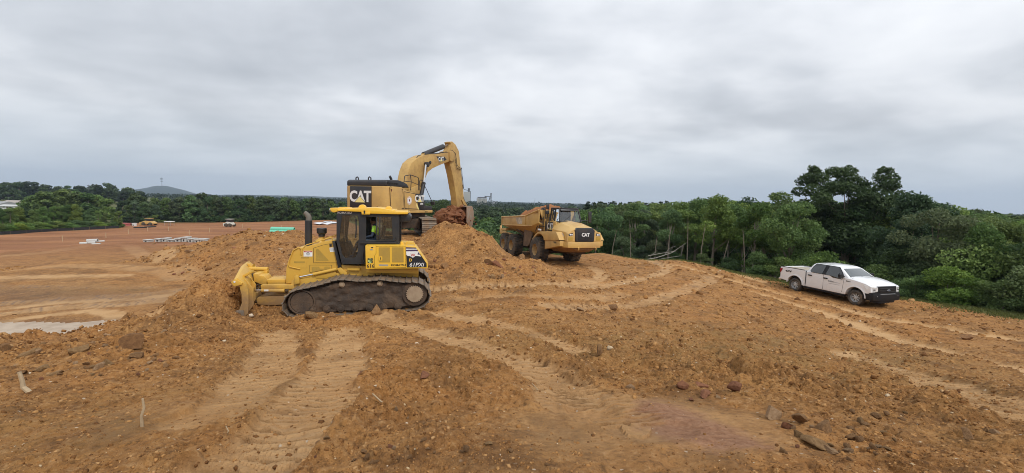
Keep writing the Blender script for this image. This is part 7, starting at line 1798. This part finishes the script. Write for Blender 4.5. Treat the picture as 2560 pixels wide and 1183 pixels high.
def build_trees():
    def ordn(i):
        a = ['', 'first', 'second', 'third', 'fourth', 'fifth', 'sixth', 'seventh', 'eighth', 'ninth', 'tenth', 'eleventh', 'twelfth', 'thirteenth', 'fourteenth', 'fifteenth', 'sixteenth', 'seventeenth', 'eighteenth', 'nineteenth', 'twentieth']
        if i <= 20: return a[i]
        t = {2: 'twenty', 3: 'thirty', 4: 'forty', 5: 'fifty'}[i // 10]; return t + '-' + a[i % 10] if i % 10 else t[:-1] + 'ieth'
    ye = lambda px: np.interp(px, EDGE_PX, EDGE_Y)
    # the big dark tree right of centre
    Yb = 44.; base = gp(2120, Yb); lobes = [(2030, 455, 34), (2010, 480, 22), (2050, 490, 28), (2075, 470, 20), (2105, 440, 26), (2130, 450, 30), (2120, 485, 34), (2160, 470, 24), (2170, 505, 30), (2205, 448, 26), (2220, 470, 26), (2200, 500, 34), (2235, 500, 26),
             (2060, 530, 34), (2105, 530, 36), (2150, 545, 38), (2200, 545, 40), (2240, 540, 30), (2080, 575, 36), (2135, 590, 40), (2190, 595, 40), (2230, 585, 30), (2020, 520, 24), (2100, 625, 34), (2170, 635, 36), (2045, 590, 26), (2215, 430, 14), (2035, 428, 14), (2118, 424, 12)]
    cl = []
    for a, b, r_ in lobes:
        p = at(a, b, Yb + J(2.0)) - base; s = r_ * Yb / F
        for _ in range(3): cl.append((p.x + J(.5) * s, p.y + J(.8) * s, p.z + J(.4) * s, s * .78, s * .78, s * .60))
    big = thing('oak_tree', 'tallest dark green tree with three uneven crowns rising above the right-hand woods', 'tree', Matrix.Translation(base))
    c = link('crown', leaves_mesh(cl, 32000, .24, 5), big); c.color = (.066, .106, .040, 1)
    link('trunk', trunk_mesh(11.5, .26, cl[::3], 3), big)
    # front row along the right edge
    tops = [(1490, 540, 'slim', 'mid'), (1520, 522, 'round', 'mid'), (1555, 530, 'slim', 'grey'), (1585, 512, 'slim', 'mid'), (1610, 520, 'slim', 'grey'), (1645, 512, 'slim', 'bright'), (1675, 520, 'slim', 'mid'), (1705, 508, 'slim', 'bright'), (1740, 500, 'round', 'bright'),
            (1785, 492, 'round', 'bright'), (1825, 505, 'slim', 'bright'), (1862, 512, 'slim', 'lime'), (1890, 500, 'slim', 'lime'), (1915, 520, 'slim', 'bright'), (1945, 486, 'slim', 'mid'), (1980, 505, 'round', 'mid'), (2010, 540, 'full', 'mid'), (2300, 488, 'round', 'dark'), (2345, 512, 'round', 'grey'), (2275, 540, 'full', 'dark'),
            (2400, 545, 'full', 'mid'), (2460, 560, 'full', 'mid'), (2510, 548, 'round', 'mid'), (2560, 545, 'full', 'bright'), (2620, 540, 'full', 'mid'), (2700, 530, 'full', 'mid'), (2360, 575, 'full', 'dark')]
    adj = {'mid': 'mid green', 'bright': 'bright green', 'lime': 'yellow-green', 'grey': 'grey-green', 'dark': 'dark green'}
    for i, (px, tp, k, tn) in enumerate(tops):
        Y = float(ye(px)) + (5 + (i % 3) * 2.2) * (float(ye(px)) / 35 + .2); side = 'behind the dump truck' if px < 1530 else ('between the dump truck and the pickup' if px < 1960 else ('behind the pickup truck' if px < 2330 else 'at the far right'))
        lab = f'{adj[tn]} {dict(slim="slender pale-trunked", round="round-crowned", full="bushy low-branched")[k]} tree {side}, {ordn(i + 1)} in row'
        tree_top(k, px, tp, Y, tn, 'tree', lab, 'tree', 'front row of trees along the right edge', wide={'slim': 1.15, 'round': .9, 'full': .85}[k])
    # second and third rows
    for i in range(40):
        px = 1470 + i * 31 + J(10); Y = float(ye(px)) * 1.25 + 13 + J(3); tp = np.interp(px, [1470, 1600, 1750, 1900, 2000, 2250, 2330, 2450, 2600, 2750], [520, 516, 508, 505, 505, 500, 505, 535, 550, 545]) + J(7)
        tree_top('full' if i % 3 else 'round', px, tp, Y, TRND.choice(['mid', 'dark', 'mid', 'bright']), 'tree', f'{ordn(i + 1)} tree from the left in the second row of the right-hand woods', 'tree', 'second row of the right-hand woods')
    for i in range(34):
        px = 1440 + i * 40 + J(10); Y = float(ye(px)) * 1.5 + 28 + J(4); tp = np.interp(px, [1440, 1600, 1750, 1900, 2250, 2330, 2450, 2600, 2800], [519, 514, 512, 508, 510, 515, 530, 548, 545]) + J(5)
        tree_top('farround', px, tp, Y, TRND.choice(['dark', 'dark', 'mid']), 'tree', 'dark tree deep in the right-hand woods', 'tree', 'deep trees of the right-hand woods', wide=1.2)
    for i in range(16):
        px = 1470 + i * 13 + J(4); tree_top('pine', px, 512 + J(3) + (px - 1470) * -.01, 115 + J(8), 'deep', 'pine_tree', 'small dark pine on the skyline right of the dump truck', 'tree', 'pines on the skyline', wide=1.3)
    # bushes at the foot of the woods
    bl = [(1640, 600, 'grey'), (1760, 640, 'mid'), (1690, 625, 'dark'), (1830, 640, 'dark'), (1900, 628, 'mid'), (1960, 640, 'mid'), (2050, 620, 'bright'), (2090, 650, 'bright'), (2010, 650, 'mid'), (2140, 655, 'dark'), (2200, 660, 'mid'), (2250, 665, 'dark'), (2300, 680, 'mid'), (2350, 600, 'mid'), (2400, 590, 'bright'),
          (2450, 610, 'bright'), (2500, 600, 'mid'), (2550, 620, 'bright'), (2385, 665, 'lime'), (2430, 680, 'bright'), (2480, 690, 'mid'), (2530, 690, 'bright'), (2590, 680, 'mid'), (2320, 640, 'dark'), (2640, 660, 'mid'), (2600, 600, 'mid'), (2270, 620, 'dark'), (1560, 590, 'dark'), (1600, 610, 'grey')]
    for i, (px, tp, tn) in enumerate(bl):
        Y = float(ye(px)) + 1.8 + (i % 3) * 1.1 + (2 if tp < 620 else 0)
        tree_top('bush', px, tp, Y, tn, 'bush', f'{adj[tn]} bush at the foot of the right-hand woods, {ordn(sorted(q[0] for q in bl).index(px) + 1)} from the left', 'bush', 'bushes along the right edge', wide=.9 if tp < 640 else 1.1, minh=1.2)
    # valley behind the spoil heap
    for row, (Y, tp, n) in enumerate([(56, 600, 13), (70, 578, 13), (86, 560, 12), (108, 545, 12), (140, 534, 12), (190, 525, 12), (270, 519, 13)]):
        for i in range(n):
            px = 1085 + (i + .5) * (430 / n) + J(9); t = tp + J(7) - (12 if (px < 1130 and row > 2) else 0)
            if px > 1440 and row < 2: continue
            tree_top('full' if row < 2 else 'farround', px, t, Y + J(Y * .06), TRND.choice(['mid', 'bright', 'dark', 'mid'] if row < 4 else ['dark', 'grey']), 'tree', f'{ordn(i + 1)} treetop from the left in the {ordn(row + 1)} row behind the spoil heap', 'tree', 'trees in the valley behind the heap', wide=1.15 if row < 4 else 1.5)
    tree_top('round', 1095, 496, 110, 'dark', 'tree', 'dark round tree just right of the excavator deck', 'tree')
    # middle tree line beyond the red field
    for i in range(48):
        px = 300 + i * 18.3 + J(6); Y = float(ye(min(px, 850))) + 3 + J(2); 
        tp = np.interp(px, [300, 340, 400, 450, 500, 540, 570, 600, 640, 700, 760, 800, 850, 950, 1100, 1180], [525, 500, 500, 496, 496, 490, 493, 500, 496, 500, 503, 499, 506, 510, 512, 520]) + J(9) + 3
        tree_top('farround', px, tp, Y, TRND.choice(['grey', 'mid', 'dark', 'grey', 'mid']), 'tree', f'{ordn(i + 1)} tree from the left along the front of the wood beyond the red field', 'tree', 'front trees beyond the red field', wide=.9)
    for i in range(30):
        px = 300 + i * 29 + J(9); Y = float(ye(min(px, 850))) * 1.05 + 12 + J(3); tp = np.interp(px, [300, 340, 400, 500, 540, 600, 700, 860, 1180], [500, 490, 494, 491, 486, 496, 498, 503, 512]) + J(8)
        tree_top('farround', px, tp, Y, TRND.choice(['dark', 'mid', 'deep']), 'tree', f'{ordn(i + 1)} tree from the left in the back of the wood beyond the red field', 'tree', 'back trees beyond the red field', wide=1.1)
    for i in range(26):
        px = 300 + i * 22; Y = float(ye(px)) + .8 + J(.4); tree_top('farbush', px, 540 + J(4), Y, TRND.choice(['dark', 'mid', 'deep']), 'bush', f'{ordn(i + 1)} low dark bush from the left under the trees beyond the red field', 'bush', 'undergrowth beyond the red field', wide=1.3, minh=1.0)
    # bright thicket at left
    for i in range(26):
        px = -40 + i * 13.5 + J(4); Y = float(ye(px)) + 1.5 + J(.6); tp = np.interp(px, [-40, 0, 100, 200, 300], [560, 560, 555, 553, 556]) + J(5)
        tree_top('bush', px, tp, Y, TRND.choice(['bright', 'mid', 'bright', 'lime']), 'bush', f'bright green bush behind the silt fence, {ordn(i + 1)} from the left', 'bush', 'front bushes behind the silt fence', wide=1.15, minh=1.5)
    for i in range(18):
        px = -40 + i * 19 + J(5); Y = float(ye(px)) + 6 + J(1.5); tp = np.interp(px, [-40, 0, 90, 180, 240, 300], [520, 522, 520, 512, 524, 548]) + J(5)
        tree_top('full', px, tp, Y, TRND.choice(['bright', 'mid', 'bright', 'lime']), 'tree', f'{ordn(i + 1)} bushy bright tree from the left behind the silt fence bushes', 'tree', 'bright thicket at left', wide=.8)
    for i in range(15):
        px = 62 + i * 15 + J(5); Y = 150 + J(8); tp = np.interp(px, [60, 90, 140, 180, 230, 260, 290], [502, 484, 478, 477, 484, 496, 498]) + J(3)
        tree_top('farround', px, tp, Y, TRND.choice(['bright', 'mid', 'bright']), 'tree', f'{ordn(i + 1)} bright tree from the left in the rounded grove above the thicket', 'tree', 'rounded grove at left', wide=1.3)
    for i in range(10):
        px = -30 + i * 11 + J(4); tree_top('farround', px, 521 + J(2), 128 + J(5), 'dark', 'tree', 'dark tree below the houses at far left', 'tree', 'dark trees below the houses', wide=1.3, minh=3)
    for row, (Y, dy) in enumerate([(300, 6), (330, 0)]):
        for i in range(20):
            px = -30 + i * 20 + J(6); tp = np.interp(px, [-30, 0, 30, 50, 70, 100, 150, 200, 250, 272, 310, 350, 380], [460, 457, 458, 449, 455, 462, 466, 466, 462, 459, 468, 475, 484]) + J(3) + dy
            tree_top('farround', px, tp, Y + J(10), TRND.choice(['dark', 'deep', 'grey']), 'tree', f'{ordn(i + 1)} dark tree from the left on the far left hill, {["lower", "upper"][row]} row', 'tree', 'trees on the left hill', wide=1.25, sink=0)
    # fallen pale branches at the edge
    b0 = Vector(gp(1645, 41)); 
    fb = thing('fallen_branch', 'bare grey fallen branch leaning up at the wood edge beside the dump truck', 'branch', Matrix.Translation(b0))
    gm = paint('grey_wood', (.34, .31, .27), .85, .2, (.2, .17, .14), 4)
    for k, (pts, r_) in enumerate([([(1600, 652), (1640, 645), (1680, 632), (1716, 607)], .05), ([(1620, 640), (1650, 634), (1690, 628)], .03), ([(1615, 655), (1650, 648), (1700, 640)], .03), ([(1660, 640), (1672, 622), (1690, 615)], .02), ([(1630, 650), (1625, 640), (1640, 630)], .02)]):
        MB().tube([at(a, b, 41 + k * .2) - b0 for a, b in pts], [r_, r_ * .8, r_ * .6, r_ * .3][:len(pts)], 6).build('limb', gm, fb)
    # leaning bare stems right of the pickup
    c0 = Vector(gp(2390, 25)); st = thing('dead_sapling', 'pale forked dead stems standing before the bushes right of the pickup', 'sapling', Matrix.Translation(c0))
    for pts in ([(2385, 752), (2380, 735), (2372, 722)], [(2387, 755), (2393, 730), (2412, 712)], [(2400, 752), (2402, 738), (2420, 722)]):
        MB().tube([at(a, b, 25) - c0 for a, b in pts], [.035, .03, .015], 6).build('stem', gm, st)
    # loose bare trunks at the wood edge
    for i, (px, t0, ln) in enumerate([(1532, 575, .3), (1580, 560, -.2), (1672, 560, .15), (1722, 545, -.1), (1755, 560, .2), (1812, 600, .3), (1868, 575, -.25), (1640, 590, .1)]):
        Y = float(ye(px)) + 2.5; b = gp(px, Y); tp = at(px, t0, Y); t_ = thing('bare_sapling', f'thin bare sapling at the edge of the right-hand woods, {ordn([1532, 1580, 1640, 1672, 1722, 1755, 1812, 1868].index(px) + 1)} from the left', 'sapling', Matrix.Translation(b), 'pale saplings at the wood edge')
        MB().tube([(0, 0, -.3), (ln * .3, 0, (tp.z - b.z) * .4), (ln, 0, (tp.z - b.z) * .8), (ln * 1.4, 0, (tp.z - b.z))], [.045, .038, .028, .012], 6).build('trunk', BARK, t_)
build_trees()
def build_woodland():
    rs = np.random.RandomState(21); C = []
    for Y, hh, r_ in ((360, 9, 5), (470, 9, 5.5), (620, 10, 6.5), (820, 11, 8), (1100, 12, 10), (1500, 13, 13), (2100, 14, 17)):
        x = -1.35 * Y
        while x < 1.9 * Y:
            px = 1280 + F * x / Y
            if not (Y < 500 and px < 430):
                C.append((x, Y + rs.uniform(-.06, .06) * Y, 0, r_ * rs.uniform(.8, 1.3), r_, hh * rs.uniform(.75, 1.15)))
            x += r_ * rs.uniform(.9, 1.5)
    C = np.array(C); zb = land(C[:, 0], C[:, 1]); sky = np.array([at(1280 + F * c[0] / c[1], HORIZON + math.tan(ROLL) * F * c[0] / c[1] + 1.5, c[1]).z for c in C])
    top = np.minimum(zb + C[:, 5], sky + C[:, 1] * .0012 * rs.uniform(-1, 1.6, len(C))); C[:, 2] = top - C[:, 5] * .55; C[:, 5] *= .6
    for k, (lo, hi, sz) in enumerate(((0, 700, 1.7), (700, 4000, 4.5))):
        s_ = C[(C[:, 1] >= lo) & (C[:, 1] < hi)]
        o = link('woodland', leaves_mesh([tuple(c) for c in s_], min(60000, len(s_) * 110), sz, 90 + k), None); o.color = (.030, .050, .022, 1)
        tag(o, ['far woodland reading as one dark mass behind the valley and the field', 'farthest hazy woodland under the skyline'][k], 'woodland', kind='stuff')
build_woodland()
# grass along the right verge and weeds at the wood's foot
def build_grass():
    rs = np.random.RandomState(9); n = 26000; px = rs.uniform(1480, 2700, n); Ye = np.interp(px, EDGE_PX, EDGE_Y); Y = Ye + (1.0 + rs.normal(0.0, 1.0, n)) * (Ye / 26); X = (px - 1280) / F * Y; Z = land(X, Y) + .0
    h = rs.uniform(.04, .15, n); a = rs.uniform(0, 6.28, n); w = .035; dx = np.cos(a) * w; dy = np.sin(a) * w; lx = rs.normal(0, .08, n); ly = rs.normal(0, .08, n)
    V = np.stack([np.stack([X - dx, Y - dy, Z - .03], 1), np.stack([X + dx, Y + dy, Z - .03], 1), np.stack([X + lx, Y + ly, Z + h], 1)], 1).reshape(-1, 3)
    me = bpy.data.meshes.new('grass'); me.vertices.add(len(V)); me.vertices.foreach_set('co', V.ravel().astype(np.float32)); me.loops.add(3 * n); me.loops.foreach_set('vertex_index', np.arange(3 * n, dtype=np.int32)); me.polygons.add(n); me.polygons.foreach_set('loop_start', (np.arange(n) * 3).astype(np.int32)); me.update(calc_edges=True)
    ca = me.color_attributes.new('tone', 'FLOAT_COLOR', 'POINT'); ca.data.foreach_set('color', np.repeat(rs.uniform(.2, 1, n), 12).astype(np.float32))
    o = link('grass', me, None, LEAF); o.color = (.11, .125, .035, 1); tag(o, 'short grass along the verge between the dirt and the right-hand woods', 'grass', kind='stuff')
build_grass()
# ------------------------------------------------------------------ haze
def build_haze():
    m = bpy.data.materials.new('haze'); m.use_nodes = True; nt = m.node_tree; nt.nodes.clear()
    v = nt.nodes.new('ShaderNodeVolumePrincipled'); v.inputs['Color'].default_value = (.66, .80, 1.0, 1); v.inputs['Density'].default_value = .00015; v.inputs['Anisotropy'].default_value = .2
    o = nt.nodes.new('ShaderNodeOutputMaterial'); nt.links.new(v.outputs[0], o.inputs['Volume'])
    mb = MB(); mb.box((0, 0, 58), (9400, 9400, 280)); b = mb.build('haze', m, None, smooth=0); tag(b, 'thin blue-grey haze over the far hills', 'haze', kind='stuff')
build_haze()
